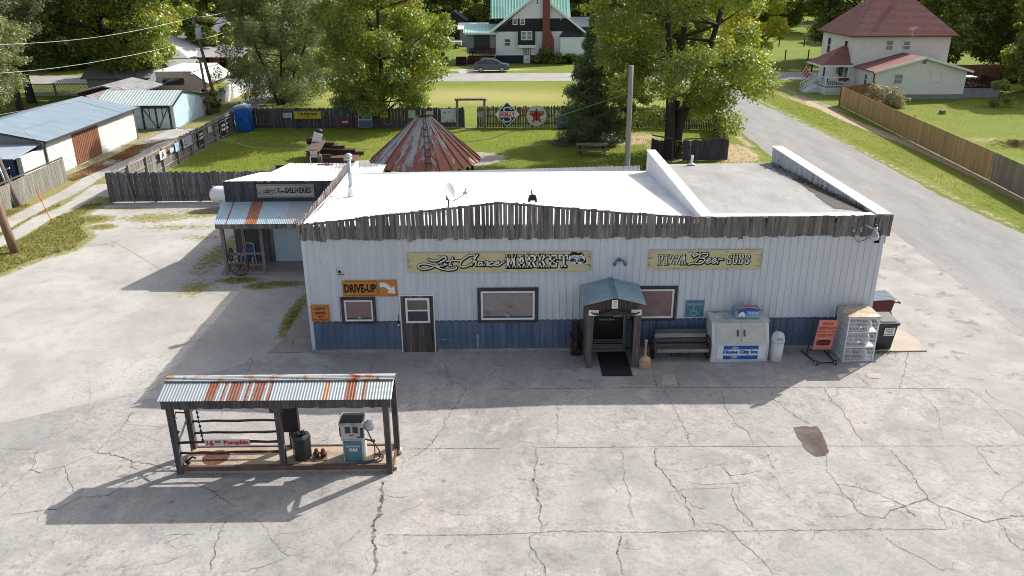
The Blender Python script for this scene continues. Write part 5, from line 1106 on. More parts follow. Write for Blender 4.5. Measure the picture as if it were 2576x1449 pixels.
P = smoothline([(-3.66,18.3,.80),(-3.50,18.27,.76),(-3.46,18.2,.55),(-3.5,18.1,.30),(-3.75,18.02,.255),(-3.92,17.98+.06,.256),(-3.7,18.06,.256),(-3.5,18.14,.3)],5); mb = MB().smooth(); mb.tube(P,.016,8); mb.build('hose',BLACKP,t)
mb = MB(); mb.tube([(-3.72,18.3,.84),(-3.62,18.3,.80),(-3.5,18.28,.80)],.022,8); mb.box((-3.5,18.28,.79),(.1,.05,.06)); mb.build('nozzle',RUST,t)
mb = MB().smooth(); rg = random.Random(7); P = []
mb.sphere((-3.60,18.36,1.22),(.15,.09,.16),9,7); mb.v = [(x+rg.uniform(-.02,.02),y+rg.uniform(-.02,.02),z+rg.uniform(-.025,.02))for x,y,z in mb.v]; mb.build('bagged_nozzle',mat('white_bag',(.52,.54,.58),(.4,.42,.46),8,.4),t)
# hexagonal bin
c = (-5.46,18.42); t = thing('hexagonal_bin','black six-sided litter bin on the island between post and fuel pump','bin',(*c,z0))
mb = MB(); mb.lathe([(.25,0),(.26,.60),(.255,.62)],(*c,z0),6); mb.build('body',BLACKP,t); mb = MB(); mb.lathe([(.275,.61),(.275,.66),(.15,.70),(.15,.66)],(*c,z0),6); rm = mb.build('rim',BLACKP,t)
mb = MB().smooth(); rg = random.Random(2)
for _ in range(16): a = rg.uniform(0,6.28); q = (c[0]+.1*math.cos(a),c[1]+.1*math.sin(a),z0+.68+rg.uniform(0,.06)); mb.tube([q,(q[0]+rg.uniform(-.07,.07),q[1]+rg.uniform(-.07,.07),q[2]+rg.uniform(0,.05)),(c[0],c[1],z0+.66)],.012,5)
mb.build('bag_rim',BLACKP,t)
c = (-4.98,18.38); t = thing('pipe_fitting','rusty twin pipe fittings bolted on a square plate beside the hexagonal bin','fitting',(*c,z0)); mb = MB(); mb.box((c[0],c[1],z0+.012),(.38,.38,.02),rz=.2); mb.build('base_plate',mat('tan_rust_plate',(.26,.18,.12),(.16,.10,.07),5),t)
for s in (-1,1): mb = MB().smooth(); mb.lathe([(.07,.02),(.06,.1),(.09,.12),(.09,.15),(.05,.17),(.055,.24),(.03,.27),(0,.27)],(c[0]+s*.09,c[1],z0),12); mb.tube([(c[0]+s*.09,c[1],z0+.1),(c[0]+s*.18,c[1]-.05,z0+.12)],.03,8); mb.build('fitting',RUST,t)
t = thing('tall_black_cabinet','tall narrow black cabinet hung on the middle rear post of the shelter','cabinet',(-5.72,18.75,.9)); mb = MB(); mb.box((-5.78,18.70,1.27),(.5,.12,.80),rz=-.12); mb.build('case',plain('black_cabinet',(.02,.018,.02),.6),t)
t = thing('farm_banner','white banner reading $6.00 Pumpkin in red, tied to a shelter rail','banner',(-7.1,17.97,.7)); r = rect(k7,645,892,1175,968,17.97)
mb = MB(); mb.b2(r[0],r[1],17.955,17.965,r[2],r[3]); mb.build('cloth',mat('banner_white',(.62,.60,.60)),t); mb = MB(); pl = wallplane(17.955,r[0],r[2]); H_ = r[3] - r[2]; W_ = r[1] - r[0]; put_text(mb,pl,'$',.03*W_,.2*H_,.08*W_,.85*H_,.004,.04); put_text(mb,pl,'6',.10*W_,.05*H_,.2*W_,.95*H_,.004,.05); put_text(mb,pl,'00',.22*W_,.45*H_,.36*W_,.92*H_,.004,.05); put_text(mb,pl,'Pumpkin',.42*W_,.08*H_,.97*W_,.9*H_,.004,.05); mb.build('lettering',REDINK,t)
t = thing('saw_blade','rusty toothed circular saw blade lying on the left end of the island','saw blade',(-7.75,18.4,z0)); mb = MB(); P = []
for k in range(72): r_ = .36 if k % 2 else .34; P.append((-7.8+r_*math.cos(2*PI*k/72),18.42+r_*math.sin(2*PI*k/72)))
mb.prism(P,z0+.001,z0+.007,'XY'); mb.build('blade',RUST,t)
t = thing('cowbell_strap','hanging dark strap strung with small iron bells at the left rear post','harness bells',(-8.3,18.87,.4)); mb = MB(); mb.tube([(-8.30,18.86,1.72),(-8.29,18.86,1.0),(-8.25,18.86,.42)],.012,5); mb.build('strap',BLACK,t)
for i in range(8): mb = MB().smooth(); mb.lathe([(0,.03),(.02,.02),(.04,-.03),(.042,-.04)],(-8.29+i*.004,18.84,1.55-i*.145),8); mb.build('bell',BLACK,t)
t = thing('hanging_hooks','rusty hooks, chain and tool irons hung on the left rear post of the shelter','ironwork',(-8.55,18.85,.6)); mb = MB()
mb.tube([(-8.56,18.83,1.55),(-8.4,18.8,1.45),(-8.28,18.8,1.62),(-8.28,18.8,1.75)],.018,6); mb.tube([(-8.9,18.9,1.32),(-8.93,18.9,1.22),(-8.88,18.9,1.16)],.012,6); mb.tube([(-8.6,18.93,1.32),(-8.92,18.93,1.34)],.022,6); mb.tube([(-8.9,18.5,.75),(-8.75,18.6,.95)],.03,6); mb.tube([(-8.5,18.1,.3),(-8.3,18.12,.45),(-8.2,18.1,.42)],.03,6); mb.sphere((-8.42,18.1,.29),(.07,.06,.05)); mb.build('irons',BLACK,t)
mb = MB(); t = thing('leaning_plank','pale weathered plank leaning between the two left shelter posts','plank',(-8.6,18.4,.2)); mb.beam((-8.72,18.12,.62),(-8.6,18.9,1.18),.05,.03); mb.build('plank',WOODL,t)

# ================================================================ DELIVERIES ANNEX
AY = 34.42
t = thing('deliveries_annex','low annex with dark board front, white metal roof and rust streaked porch awning','building',(-9.5,34.4,0)); AN = t
mb = MB(); boards(mb,(-12.27,AY-.06),(-7.0,AY-.06),2.93,3.90,.19,.006,.025,.01,51,lean=.004,z0b=2.9); mb.build('parapet_boards',wood('slate_boards',(.125,.125,.145),(.06,.06,.075),island=.4),t)
mb = MB(); boards(mb,(-12.0,AY),(-10.45,AY),.14,2.9,.2,.008,.03,0,52); mb.b2(-12.02,-10.4,AY+.02,AY+.1,.14,2.9); mb.b2(-12.1,-12.02,AY,42,.0,2.9); mb.b2(-12.1,-7.0,41.9,42,0,2.9); mb.build('board_wall',wood('annex_wall_boards',(.20,.185,.18),(.11,.10,.10),island=.3),t)
mb = MB(); mb.b2(-10.38,-6.9,AY-.01,AY+.1,.14,2.9); mb.build('steel_wall',SIDE_U,t)
mb = MB(); mb.b2(-10.34,-9.02,AY-.05,AY-.012,.16,2.2); d_ = mb.build('entrance_door',mat('blue_grey_door',(.50,.60,.66),(.44,.54,.60),2,.5),t)
mb = MB()
for a in ((-10.46,-10.345),(-9.015,-8.93)): mb.b2(a[0],a[1],AY-.07,AY-.012,.15,2.3)
mb.b2(-10.46,-8.93,AY-.07,AY-.012,2.21,2.32); mb.build('door_trim',WOODG,t)
mb = MB(); mb.sphere((-9.1,AY-.09,1.1),.035,8,6); mb.build('knob',BLACK,d_)
WR = mat('white_sheet_roof',(.70,.70,.69),(.60,.60,.58),.8,.5,fine=.08)
mb = MB(); zA = 3.22; corr(mb,(-12.35,34.46,3.86),(-6.95,34.46,3.86),(-6.95,37.6,3.52),(-11.6,37.6,3.52),.23,.014,ribbed=True); mb.build('front_sheet',WR,t)
mb = MB(); corr(mb,(-11.25,37.2,3.50),(-6.9,37.2,3.50),(-7.9,41.6,3.05),(-11.25,41.6,3.05),.23,.014,ribbed=True); mb.build('rear_sheet',WR,t)
mb = MB(); corr(mb,(-6.9,36.0,3.70),(-5.6,36.0,3.70),(-5.9,40.2,3.3),(-7.8,40.8,3.25),.23,.014,ribbed=True); mb.build('link_roof',WR,t)
AB = [(PY(*k1(420,950),33.8)[0]-.02,PY(*k1(470,950),33.8)[0]-.1,(.26,.09,.05)),(PY(*k1(690,960),33.8)[0],PY(*k1(845,960),33.8)[0],(.40,.13,.045)),(PY(*k1(1230,960),33.8)[0],-7.0,(.42,.43,.41))]
AWM = stripes('awning_sheets','X',-13,-6.9,(.42,.52,.58),AB,.42,.3,.015)
mb = MB().smooth(); corr(mb,(-12.42,32.95,2.37),(-6.82,32.95,2.37),(-6.82,AY-.07,2.98),(-12.42,AY-.07,2.98),.0762,.009,4); mb.build('awning',AWM,t)
mb = MB(); boards(mb,(-12.38,32.99),(-6.8,32.99),2.16,2.36,.17,.004,.022,0,53,bj=.03); mb.build('awning_fascia',WOODG,t)
for x,y in ((-12.15,33.1),(-11.45,33.7),(-10.5,33.15)): mb = MB(); mb.b2(x-.07,x+.07,y-.07,y+.07,0,2.3); mb.build('post',WOODG,t)
for z in (.95,.42): mb = MB(); mb.beam((-12.1,33.12,z),(-10.5,33.15,z+.03),.08,.10); mb.build('rail',WOODG,t)
q = G(*k1(1545,365),3.05); t = thing('wooden_roof_post','short weathered wooden post standing behind the white annex roof','post',(-9.75,42.3,0)); mb = MB(); mb.b2(-9.85,-9.65,42.2,42.4,0,3.25); mb.build('shaft',wood('honey_post',(.34,.24,.16),(.2,.13,.09)),t); mb = MB(); mb.lathe([(.13,3.25),(.13,3.29),(.07,3.4),(0,3.42)],(-9.75,42.3,0),8); mb.build('cap',WOODL,t)
t = thing('roof_vent_pipe','thin steel vent pipe on the white annex roof','vent',(-9.75,40.0,3.2)); mb = MB(); mb.tube([(-9.85,40.6,3.15),(-9.85,40.6,3.62)],.03,8); mb.build('pipe',GREYM,t)
t = thing('roof_planks','two short dark boards lying on the white annex roof','planks',(-9.1,40.3,3.2)); mb = MB(); mb.beam((-9.5,40.5,3.23),(-8.95,40.75,3.21),.16,.03); mb.beam((-9.1,40.45,3.23),(-8.75,40.7,3.21),.14,.03); mb.build('boards',WOODB,t)
def fd(mb,pl,W_,H_):
    border(mb,pl,W_,H_,.05,.012,0,cut=.08); border(mb,pl,W_,H_,.02,.008,0)
    s = .52 * W_ / 830.; fn = lambda x,y: ((x-330)*s+.035*W_,(1000-y)*s*1.25+.24*H_); script_strokes(mb,fn,pl,LAST,.014,0,0,.004,1.5)
    mb.mi(0); put_text(mb,pl,'DELIVERIES',.50*W_,.32*H_,.95*W_,.74*H_,.004,.03)
panel_sign('deliveries_sign','grey board reading Last Chance DELIVERIES on the annex parapet',rect(k1,800,570,1600,757,AY-.1),fd,mat('grey_sign_board',(.40,.385,.35),(.34,.325,.30),3),.03,AY-.09)
t = thing('iron_wagon_wheel','dark iron wagon wheel leaning against the annex porch rail','wagon wheel',(-11.55,32.95,0)); mb = MB(); wheel(mb,(-11.55,32.92,.43),.40,'Y',12,.022); mb.build('wheel',RUST,t)  # an iron wagon wheel leaned on the rail as decoration
t = thing('small_wagon_hub','brown wooden barrel wheel on the annex porch behind the left post','wheel',(-12.0,33.4,.14)); mb = MB(); wheel(mb,(-12.0,33.35,.85),.28,'X',8,.03); mb.build('wheel',WOODB,t)
t = thing('porch_chair','white tubular chair with a blue seat back on the annex porch','chair',(-11.5,34.0,.14)); mb = MB(); x,y = -11.42,33.85
for s in (-1,1): mb.tube([(x+s*.26,y-.25,.14),(x+s*.26,y-.22,.6),(x+s*.26,y+.2,.62),(x+s*.22,y+.25,1.1)],.02,6); mb.tube([(x+s*.26,y+.22,.14),(x+s*.26,y+.2,.62)],.02,6)
mb.tube([(x-.22,y+.25,1.1),(x,y+.27,1.14),(x+.22,y+.25,1.1)],.02,6); mb.build('frame',WHITEB,t); mb = MB(); mb.box((x,y,.55),(.48,.45,.03)); mb.build('seat',BLUEINK,t); mb = MB(); mb.box((x,y+.22,.84),(.42,.03,.22)); mb.build('backrest',mat('blue_plastic',(.06,.2,.45)),t)
# propane tank
t = thing('propane_tank','white horizontal propane tank standing beside the grey fence and annex','gas tank',(-14.4,44.3,0)); tx0,tx1,ty,tz = -16.5,-13.4,43.9,.78; r_ = .5
mb = MB().smooth(); mb.lathe([(0.0,0),(.18,.03),(.34,.12),(.46,.28),(.5,.46),(.5,tx1-tx0-.46),(.46,tx1-tx0-.28),(.34,tx1-tx0-.12),(.18,tx1-tx0-.03),(0,tx1-tx0)],(tx0,ty,tz),28,'X'); mb.build('tank',mat('tank_white',(.78,.78,.78),(.7,.7,.7),2,.35),t)
for x in (tx0+.65,tx1-.65): mb = MB(); mb.b2(x-.08,x+.08,ty-.3,ty+.3,0,.34); mb.build('foot',WHITE,t)
mb = MB().smooth(); mb.lathe([(.16,.47),(.16,.6),(.12,.68),(0,.7)],((tx0+tx1)/2,ty,tz),14); mb.tube([(tx0+.25,ty,tz+.45),(tx0+.2,ty,tz+.55),(tx0+.3,ty,tz+.52)],.02,6); mb.build('dome',WHITE,t)
mb = MB(); mb.tube([(tx0+.7,ty-.05,tz-.5),(tx0+.7,ty-.05,tz-.7)],.03,6); mb.box((tx0+.7,ty-.5,tz-.25),(.12,.01,.1)); mb.build('valve',GREYM,t)

# ================================================================ FENCES
def fence(name,label,a,b,z0,z1,m,mrail,post_every=2.4,side=-1,seed=0,w=.15,gap=.01,jag=.05,rails=(.35,1.0,1.55),group=None,cap=False,pr=.05,lean=.01,z1b=None):
    t = thing(name,label,'fence',((a[0]+b[0])/2,(a[1]+b[1])/2,0),group=group); mb = MB(); boards(mb,a,b,z0,z1,w,gap,.02,jag,seed,lean=lean,z1b=z1b); mb.build('boards',m,t)
    A = Vector((*a,0)); Bv = Vector((*b,0)); d = (Bv-A).normalized(); n = Vector((-d.y,d.x,0)) * side
    mb = MB()
    for z in rails: mb.beam(A+n*.035+Vector((0,0,z)),Bv+n*.035+Vector((0,0,z)),.04,.09)
    mb.build('rails',mrail,t); L = (Bv-A).length; k = max(1,round(L/post_every))
    for i in range(k+1): p = A + d * (L*i/k) + n * .10; mb = MB(); mb.b2(p.x-pr,p.x+pr,p.y-pr,p.y+pr,0,z1*.93 if z1b is None else(z1+(z1b-z1)*i/k)*.93); mb.build('post',mrail,t)
    if cap: mb = MB(); mb.beam(A+Vector((0,0,z1+.03)),Bv+Vector((0,0,z1+.03)),.12,.03); mb.build('cap_rail',mrail,t)
    return t
WF = wood('grey_fence_boards',(.25,.24,.25),(.12,.112,.122),island=.45)
fence('board_fence','dark weathered board fence running from the white tank to the alley corner',(-22.8,45.2),(-12.4,45.4),.05,1.78,WF,WOODDX,side=1,seed=61,w=.16,jag=.06)
mb = MB(); mb.beam((-21.35,45.08,.02),(-21.6,45.08,1.75),.05,.03); t = thing('leaning_pale_board','pale narrow board leaning on the dark fence near the alley','board',(-21.4,45.05,0)); mb.build('board',WOODL,t)
LFB = wood('silver_fence_boards',(.34,.32,.31),(.19,.175,.17),island=.4)
fence('alley_fence','silvery board fence with small signs, dividing the yard from the alley',(-22.8,45.3),(-22.5,67.8),.05,1.75,LFB,wood('pale_rails',(.42,.38,.35),(.25,.22,.2),'Y',.3),side=-1,seed=62,w=.15,gap=.012,z1b=1.7)
fence('rear_fence','dark ragged board fence behind the yard, left of the gateway',(-22.4,68.7),(-3.2,68.5),.02,1.72,WOODD,WOODDX,side=-1,seed=63,w=.14,gap=.005,jag=.07,lean=.02)
fence('rear_fence','dark ragged board fence right of the gateway, carrying the round and the diamond sign',(-2.05,68.45),(9.5,68.7),.02,1.78,WOODD,WOODDX,side=-1,seed=64,w=.14,gap=.025,jag=.07,lean=.02)
fence('rear_fence','dark board fence half hidden behind the big twin trunk tree',(9.6,68.7),(17.8,66.6),.02,1.7,WOODD,WOODDX,side=-1,seed=65,w=.14,gap=.02)
fence('side_fence','dark low fence slanting from the rear corner towards the wood store beside the road',(17.8,66.5),(15.9,56.0),.02,1.45,WOODD,WOODDX,side=1,seed=66,w=.14,jag=.06)
fence('wood_store_fence','short purple-grey board fence in front of the firewood stack',(12.75,55.1),(15.9,55.4),.02,1.45,wood('purple_grey_boards',(.14,.125,.15),(.07,.06,.08),island=.3),WOODDX,side=1,seed=67,w=.16,gap=.006,jag=.05)
fence('wood_store_fence','short reddish brown board fence left of the big tree trunk',(10.7,56.6),(11.9,55.2),.02,1.3,wood('reddish_boards',(.10,.055,.055),(.06,.035,.04)),WOODDX,side=1,seed=68)
GA = thing('gateway_arch','square timber arch over the gap in the rear fence','gate',(-2.6,68.3,0))
for x in (-3.75,-1.45): mb = MB(); mb.b2(x-.1,x+.1,68.2,68.4,0,2.35); mb.build('post',WOODG,GA)
mb = MB(); mb.b2(-3.95,-1.25,68.1,68.5,2.351,2.45)
for x in np.arange(-3.9,-1.3,.13): mb.b2(x,x+.08,68.0,68.6,2.451,2.53)
mb.build('slatted_top',WOODG,GA); mb = MB(); mb.b2(-3.1,-2.0,68.15,68.35,.0,.06); mb.build('sill',WOODG,GA)
# firewood
rg = random.Random(12); t = thing('firewood_stack','stack of split firewood between the tree trunk and the wood store fence','firewood',(12.4,56.4,0)); mbs = MB()
for iz in range(9):
    for ix in range(7): x = 12.0 + ix * .16 + rg.uniform(-.04,.04); z = .08 + iz * .135; r_ = rg.uniform(.055,.08); mbs.tube([(x,56.0+rg.uniform(-.1,.1),z),(x+rg.uniform(-.05,.05),56.5,z+rg.uniform(-.02,.02))],r_,6)
mbs.build('logs',wood('split_logs',(.42,.33,.25),(.18,.12,.08),island=.6),t)

# ---- signs hung on the fences (each its own thing)
def fsign(label,k,x0,y0,x1,y1,base,fn=None,mats=None,Y=68.28,name='fence_sign',cat='sign'):
    return panel_sign(name,label,rect(k,x0,y0,x1,y1,Y),fn or(lambda*a: None),base,.02,Y+.02,mats,cat)
def word(s,u0,w0,u1,w1,mi=0,b=.03):
    def f(mb,pl,W_,H_): mb.mi(mi); put_text(mb,pl,s,u0*W_,w0*H_,u1*W_,w1*H_,.008,b)
    return f
TAB = mat('tin_white',(.55,.56,.58),(.42,.43,.46),3,.5,fine=.2)
def blots(seed,mi=0,n=14):
    def f(mb,pl,W_,H_):
        rg = random.Random(seed); mb.mi(mi)
        for _ in range(n): u,w_ = rg.uniform(.1,.9) * W_,rg.uniform(.12,.88) * H_; r = rg.uniform(.04,.13) * min(W_,H_); disc(mb,pl,u,w_,r,.008,7,r*rg.uniform(.4,1))
    return f
fsign('yellow signboard reading THE FEED BAG on the dark rear fence',km,583,1075,848,1150,mat('feed_yellow',(.52,.42,.03),(.46,.37,.03),2,.5),lambda mb,pl,W_,H_: (border(mb,pl,W_,H_,.04,.015,0),put_text(mb,pl,'THE FEED BAG',.16*W_,.5*H_,.85*W_,.82*H_,.008,.04),put_text(mb,pl,'FEEDS',.42*W_,.28*H_,.6*W_,.38*H_,.008,.02)))
fsign('speckled black and white tin sign left of the yellow feed board',km,478,1090,566,1140,TAB,blots(1))
fsign('small red sign low on the rear fence',km,1045,1163,1120,1200,mat('faded_red_tin',(.40,.04,.05)),word('FOODS',.1,.3,.8,.8,1))
def marl(mb,pl,W_,H_): mb.mi(0); poly2(mb,pl,[(.03*W_,.02*H_),(.97*W_,.02*H_),(.97*W_,.40*H_),(.03*W_,.40*H_)],.006); mb.mi(1); put_text(mb,pl,'Marlboro',.07*W_,.45*H_,.93*W_,.68*H_,.008,.02); mb.mi(2); put_text(mb,pl,'LIGHTS MENTHOL',.25*W_,.33*H_,.75*W_,.37*H_,.009,.01)
fsign('tall pale blue and dark tin cigarette sign with Marlboro lettering',km,1204,1060,1340,1230,mat('pale_blue_tin',(.50,.58,.66),(.42,.5,.58)),marl,[flatmat('slate_ink',(.09,.13,.18)),NAVY,flatmat('pale_ink',(.35,.4,.45))])
fsign('small yellow square sign right of the tall cigarette sign',km,1415,1078,1492,1136,mat('feed_yellow2',(.45,.38,.05)),word('PORK',.12,.45,.88,.8))
def leafy(mb,pl,W_,H_): mb.mi(0); ribbon(mb,pl,smoothline([(.05*W_,.95*H_),(.5*W_,.8*H_),(.95*W_,.35*H_),(.85*W_,.08*H_),(.5*W_,.25*H_),(.2*W_,.6*H_),(.05*W_,.95*H_)],4),.03,.01)
t = thing('snowshoe','green wire snowshoe-shaped hoop hung on the rear fence','snowshoe',(PY(*km(1470,1180),68.3)[0],68.3,.8)); r = rect(km,1420,1145,1518,1213,68.3); mb = MB(); pl = wallplane(68.33,r[0],r[2]); P = smoothline([(.03,.62),(.35,.55),(.75,.25),(.78,.05),(.6,.02),(.3,.25),(.03,.62)],4)
mb.tube([pl.p(a*(r[1]-r[0])/.8,b*(r[3]-r[2])/.65,0)for a,b in P],.014,5,cap=False); mb.tube([pl.p(.1,.4,0),pl.p(.7*(r[1]-r[0]),.08,0)],.01,5); mb.build('hoop',mat('mint_paint',(.2,.45,.36)),t)
fsign('pale green tin sign behind the leaves above the rusty gazebo roof',km,1690,1065,1757,1142,mat('pale_green_tin',(.42,.48,.44)))
fsign('small white and brown sign just above the gazebo peak',km,1862,1075,1932,1110,TAB,blots(3,0,8))
fsign('large plain white panel with brown rust marks left of the gateway',km,2005,1053,2148,1182,mat('rusted_white_panel',(.55,.56,.57),(.48,.49,.5),2,c3=(.18,.09,.07),s3=1.6))
fsign('small grey-green tin sign on the fence right of the gateway',kw,425,1080,487,1132,mat('grey_green_tin',(.32,.38,.38)),blots(9,1,3))
fsign('small orange sign between the diamond and the round sign',kw,862,1060,898,1115,mat('worn_orange',(.42,.16,.04)))
fsign('low brown yellow plate under the diamond sign',kw,595,1168,650,1208,mat('ochre_plate',(.3,.2,.05)))
fsign('small white board on the fence right of the round star sign',kw,1185,1068,1238,1112,TAB)
fsign('pale blue square sign hidden in the shade of the spruce',kw,1990,1120,2080,1185,mat('pale_blue_tin',(.5,.58,.66)),Y=66.9)
# diamond
a = PY(*kw(713,1105),68.2); hw = (PY(*kw(833,1105),68.2)[0]-PY(*kw(595,1105),68.2)[0]) / 2; t = thing('diamond_sign','large blue and white diamond sign reading SKELLY on the rear fence','sign',(a[0],68.2,a[1]-hw))
mb = MB(); mb.prism([(a[0]-hw,a[1]),(a[0],a[1]-hw),(a[0]+hw,a[1]),(a[0],a[1]+hw)],68.2,68.23); mb.build('panel',WHITEB,t); pl = wallplane(68.2,a[0],a[1]); mb = MB(); h = hw * .93; b_ = hw * .24
mb.mi(0); poly2(mb,pl,[(-h*.72,b_),(h*.72,b_),(0,h)],.005); poly2(mb,pl,[(-h*.72,-b_),(0,-h),(h*.72,-b_)],.005)
mb.mi(1); ribbon(mb,pl,smoothline([(.30*hw,.42*hw),(.16*hw,.56*hw),(-.1*hw,.56*hw),(-.28*hw,.42*hw),(-.22*hw,.26*hw)],4),.1,.009); ribbon(mb,pl,smoothline([(-.32*hw,-.40*hw),(-.2*hw,-.58*hw),(.1*hw,-.58*hw),(.3*hw,-.42*hw),(.2*hw,-.26*hw)],4),.1,.009)
mb.mi(2); put_text(mb,pl,'SKELLY',-.66*hw,-.17*hw,.66*hw,.17*hw,.012,.045); mb.build('lettering',[NAVY,WINK,REDINK],t)
a = PY(*kw(997,1120),68.2); r_ = (PY(*kw(1097,1120),68.2)[0]-PY(*kw(897,1120),68.2)[0]) / 2; t = thing('round_star_sign','large round white sign with a red star reading TEXACO on the rear fence','sign',(a[0],68.2,a[1]-r_))
mb = MB(); mb.lathe([(r_,0),(r_,.03)],(a[0],68.2,a[1]),36,'Y'); mb.build('panel',mat('chipped_white',(.66,.67,.66),(.58,.6,.6),2,c3=(.16,.18,.18),s3=2.4),t); pl = wallplane(68.2,a[0],a[1]); mb = MB(); mb.mi(0); P = []
for i in range(10): rr = r_ * (.86 if i%2==0 else .33); an = PI / 2 - i * PI / 5; P.append((rr*math.cos(an),rr*math.sin(an)-.02))
for i in range(10): mb.add([pl.p(0,0,.006),pl.p(*P[(i+1)%10],.006),pl.p(*P[i],.006)],[(0,1,2)])
mb.mi(1); put_text(mb,pl,'TEXACO',-.70*r_,.24*r_,.74*r_,.50*r_,.012,.05); ribbon(mb,pl,[(-.25*r_,.12*r_),(.25*r_,.12*r_)],.07,.012); ribbon(mb,pl,[(0,.15*r_),(0,-.45*r_)],.08,.012)
ribbon(mb,pl,[(r_*.985*math.cos(q),r_*.985*math.sin(q))for q in np.linspace(0,2*PI,36)[:-1]],.02,.006,True); mb.build('lettering',[mat('star_red',(.55,.06,.03)),INK],t)
t = thing('blue_barrel','bright blue plastic barrel lying against the rear fence beside the spruce','barrel',(5.45,67.6,0)); mb = MB().smooth(); mb.lathe([(0,0),(.26,.0),(.3,.04),(.31,.3),(.32,.45),(.31,.6),(.3,.86),(.26,.9),(0,.9)],(4.75,67.6,.33),20,'X'); mb.build('drum',mat('barrel_blue',(.015,.12,.42),(.02,.1,.35),3,.4),t)
# signs on the alley fence (facing the yard, +X)
def xsign(label,k,x0,y0,x1,y1,base,mats=None,body=None):
    Xp = -22.48; a = PX(*k(x0,(y0+y1)/2),Xp); b = PX(*k(x1,(y0+y1)/2),Xp); zt = PX(*k((x0+x1)/2,y0),Xp)[1]; zb = PX(*k((x0+x1)/2,y1),Xp)[1]
    t = thing('fence_sign',label,'sign',(Xp,a[0],zb)); W_ = b[0] - a[0]; H_ = zt - zb; mb = MB(); mb.b2(Xp-.02,Xp,a[0],b[0],zb,zt); mb.build('panel',base,t)
    if body: mb = MB(); body(mb,Plane2((Xp,a[0],zb),(0,1,0),(0,0,1)),W_,H_); mb.build('lettering',mats or[INK,WINK],t)
xsign('small white sign with a walking figure near the alley corner',kl,1542,385,1605,478,TAB,None,word('A',.3,.2,.7,.8))
xsign('round white badge next to the blue rectangular sign',kl,1640,362,1680,408,TAB)
xsign('pale blue rectangular sign on the alley fence',kl,1690,310,1732,402,mat('bright_blue_tin',(.14,.36,.62),(.4,.5,.6),8),None,word('28',.2,.1,.8,.45,1))
xsign('purple and white sign on the alley fence',kl,1765,255,1858,355,mat('purple_tin',(.28,.22,.42),(.5,.5,.52),6),None,blots(14,0,9))
xsign('black board sign with white border and oval lettering',kl,1912,175,1975,355,BLACKP,[WINK],lambda mb,pl,W_,H_: (border(mb,pl,W_,H_,.08,.04,0),put_text(mb,pl,'OLD',.2*W_,.62*H_,.8*W_,.76*H_,.01,.03),put_text(mb,pl,'CROW',.15*W_,.4*H_,.85*W_,.56*H_,.01,.03)))
xsign('small plain white panel between the black signs',kl,2008,155,2045,220,TAB)
xsign('large black framed sign with white script nearest the blue toilet',kl,2120,75,2225,265,BLACKP,[WINK],lambda mb,pl,W_,H_: (border(mb,pl,W_,H_,.12,.05,0),put_text(mb,pl,'Black',.2*W_,.6*H_,.8*W_,.75*H_,.01,.02,.2),put_text(mb,pl,'Velvet',.15*W_,.38*H_,.85*W_,.54*H_,.01,.02,.2)))
# portable toilet
t = thing('portable_toilet','bright blue portable toilet in the corner of the yard','portable toilet',(-21.6,67.7,0)); PB = mat('toilet_blue',(.012,.10,.38),(.02,.14,.45),3,.4,fine=.15); mb = MB(); x0,x1,y0,y1 = -22.25,-21.05,67.1,68.3
mb.b2(x0+.03,x1-.03,y0+.03,y1-.03,.08,1.98)
for i in range(5): u = x0 + .14 + i * .24; 
mb.build('cabin',PB,t); mb = MB(); mb.b2(x0,x1,y0,y1,0,.08); mb.build('skid',plain('dark_skid',(.03,.05,.1)),t)
mb = MB(); mb.b2(x0+.18,x1-.18,y0-.005,y0+.028,.14,1.85); d_ = mb.build('door',mat('toilet_blue_door',(.015,.12,.45)),t); mb = MB(); mb.b2(x1-.3,x1-.22,y0-.03,y0-.006,.95,1.1); mb.build('handle',GREYM,d_)
mb = MB(); mb.b2(x1-.028,x1+.01,y0+.2,y1-.2,.3,1.7); mb.build('side_panel',PB,t)
mb = MB(); mb.prism([(x0-.03,1.98),(x1+.03,1.98),(x1+.0,2.1),((x0+x1)/2,2.24),(x0+.0,2.1)],y0-.03,y1+.03); mb.build('roof',mat('toilet_grey_roof',(.30,.36,.42)),t); mb = MB(); mb.tube([(x0+.25,y1-.3,2.1),(x0+.25,y1-.3,2.4)],.05,8); mb.build('vent',BLACK,t)

# ================================================================ YARD THINGS
gc = (-4.62,47.6); GR = 3.32; ze,zt_ = 1.88,4.42
t = thing('bin_roof_gazebo','round open gazebo with a conical rusted grain-bin roof and a roof ladder','gazebo',(*gc,0))
m,nt,bs = newmat('rusted_bin_roof'); N = NT(nt); p = N.pos(); q = N.n('ShaderNodeVectorMath',operation='SUBTRACT',ins={0: p,1: (gc[0],gc[1],0)}).outputs[0]; sx = N.n('ShaderNodeSeparateXYZ',ins={'Vector': q})
an = N.math('ARCTAN2',sx.outputs['Y'],sx.outputs['X']); sec = N.math('FLOOR',N.math('MULTIPLY',N.math('ADD',an,PI+.1),28/(2*PI))); hw_ = N.n('ShaderNodeTexWhiteNoise',noise_dimensions='1D',ins={'W': sec}).outputs[0]
zf_ = N.math('DIVIDE',N.math('SUBTRACT',sx.outputs['Z'],ze),zt_-ze)
sq = N.n('ShaderNodeVectorMath',operation='MULTIPLY',ins={0: q,1: (2.2,.6,.5)}).outputs[0]
rust = N.mix(N.noise(p,2,5,.7),(.31,.11,.07),(.20,.075,.055)); rust = N.mix(N.ramp(N.noise(p,5,6,.75,.5),[(.55,0.),(.62,.85)]),rust,(.36,.14,.05))
gal = N.mix(N.noise(sq,3,5,.7),(.42,.44,.45),(.25,.235,.235))
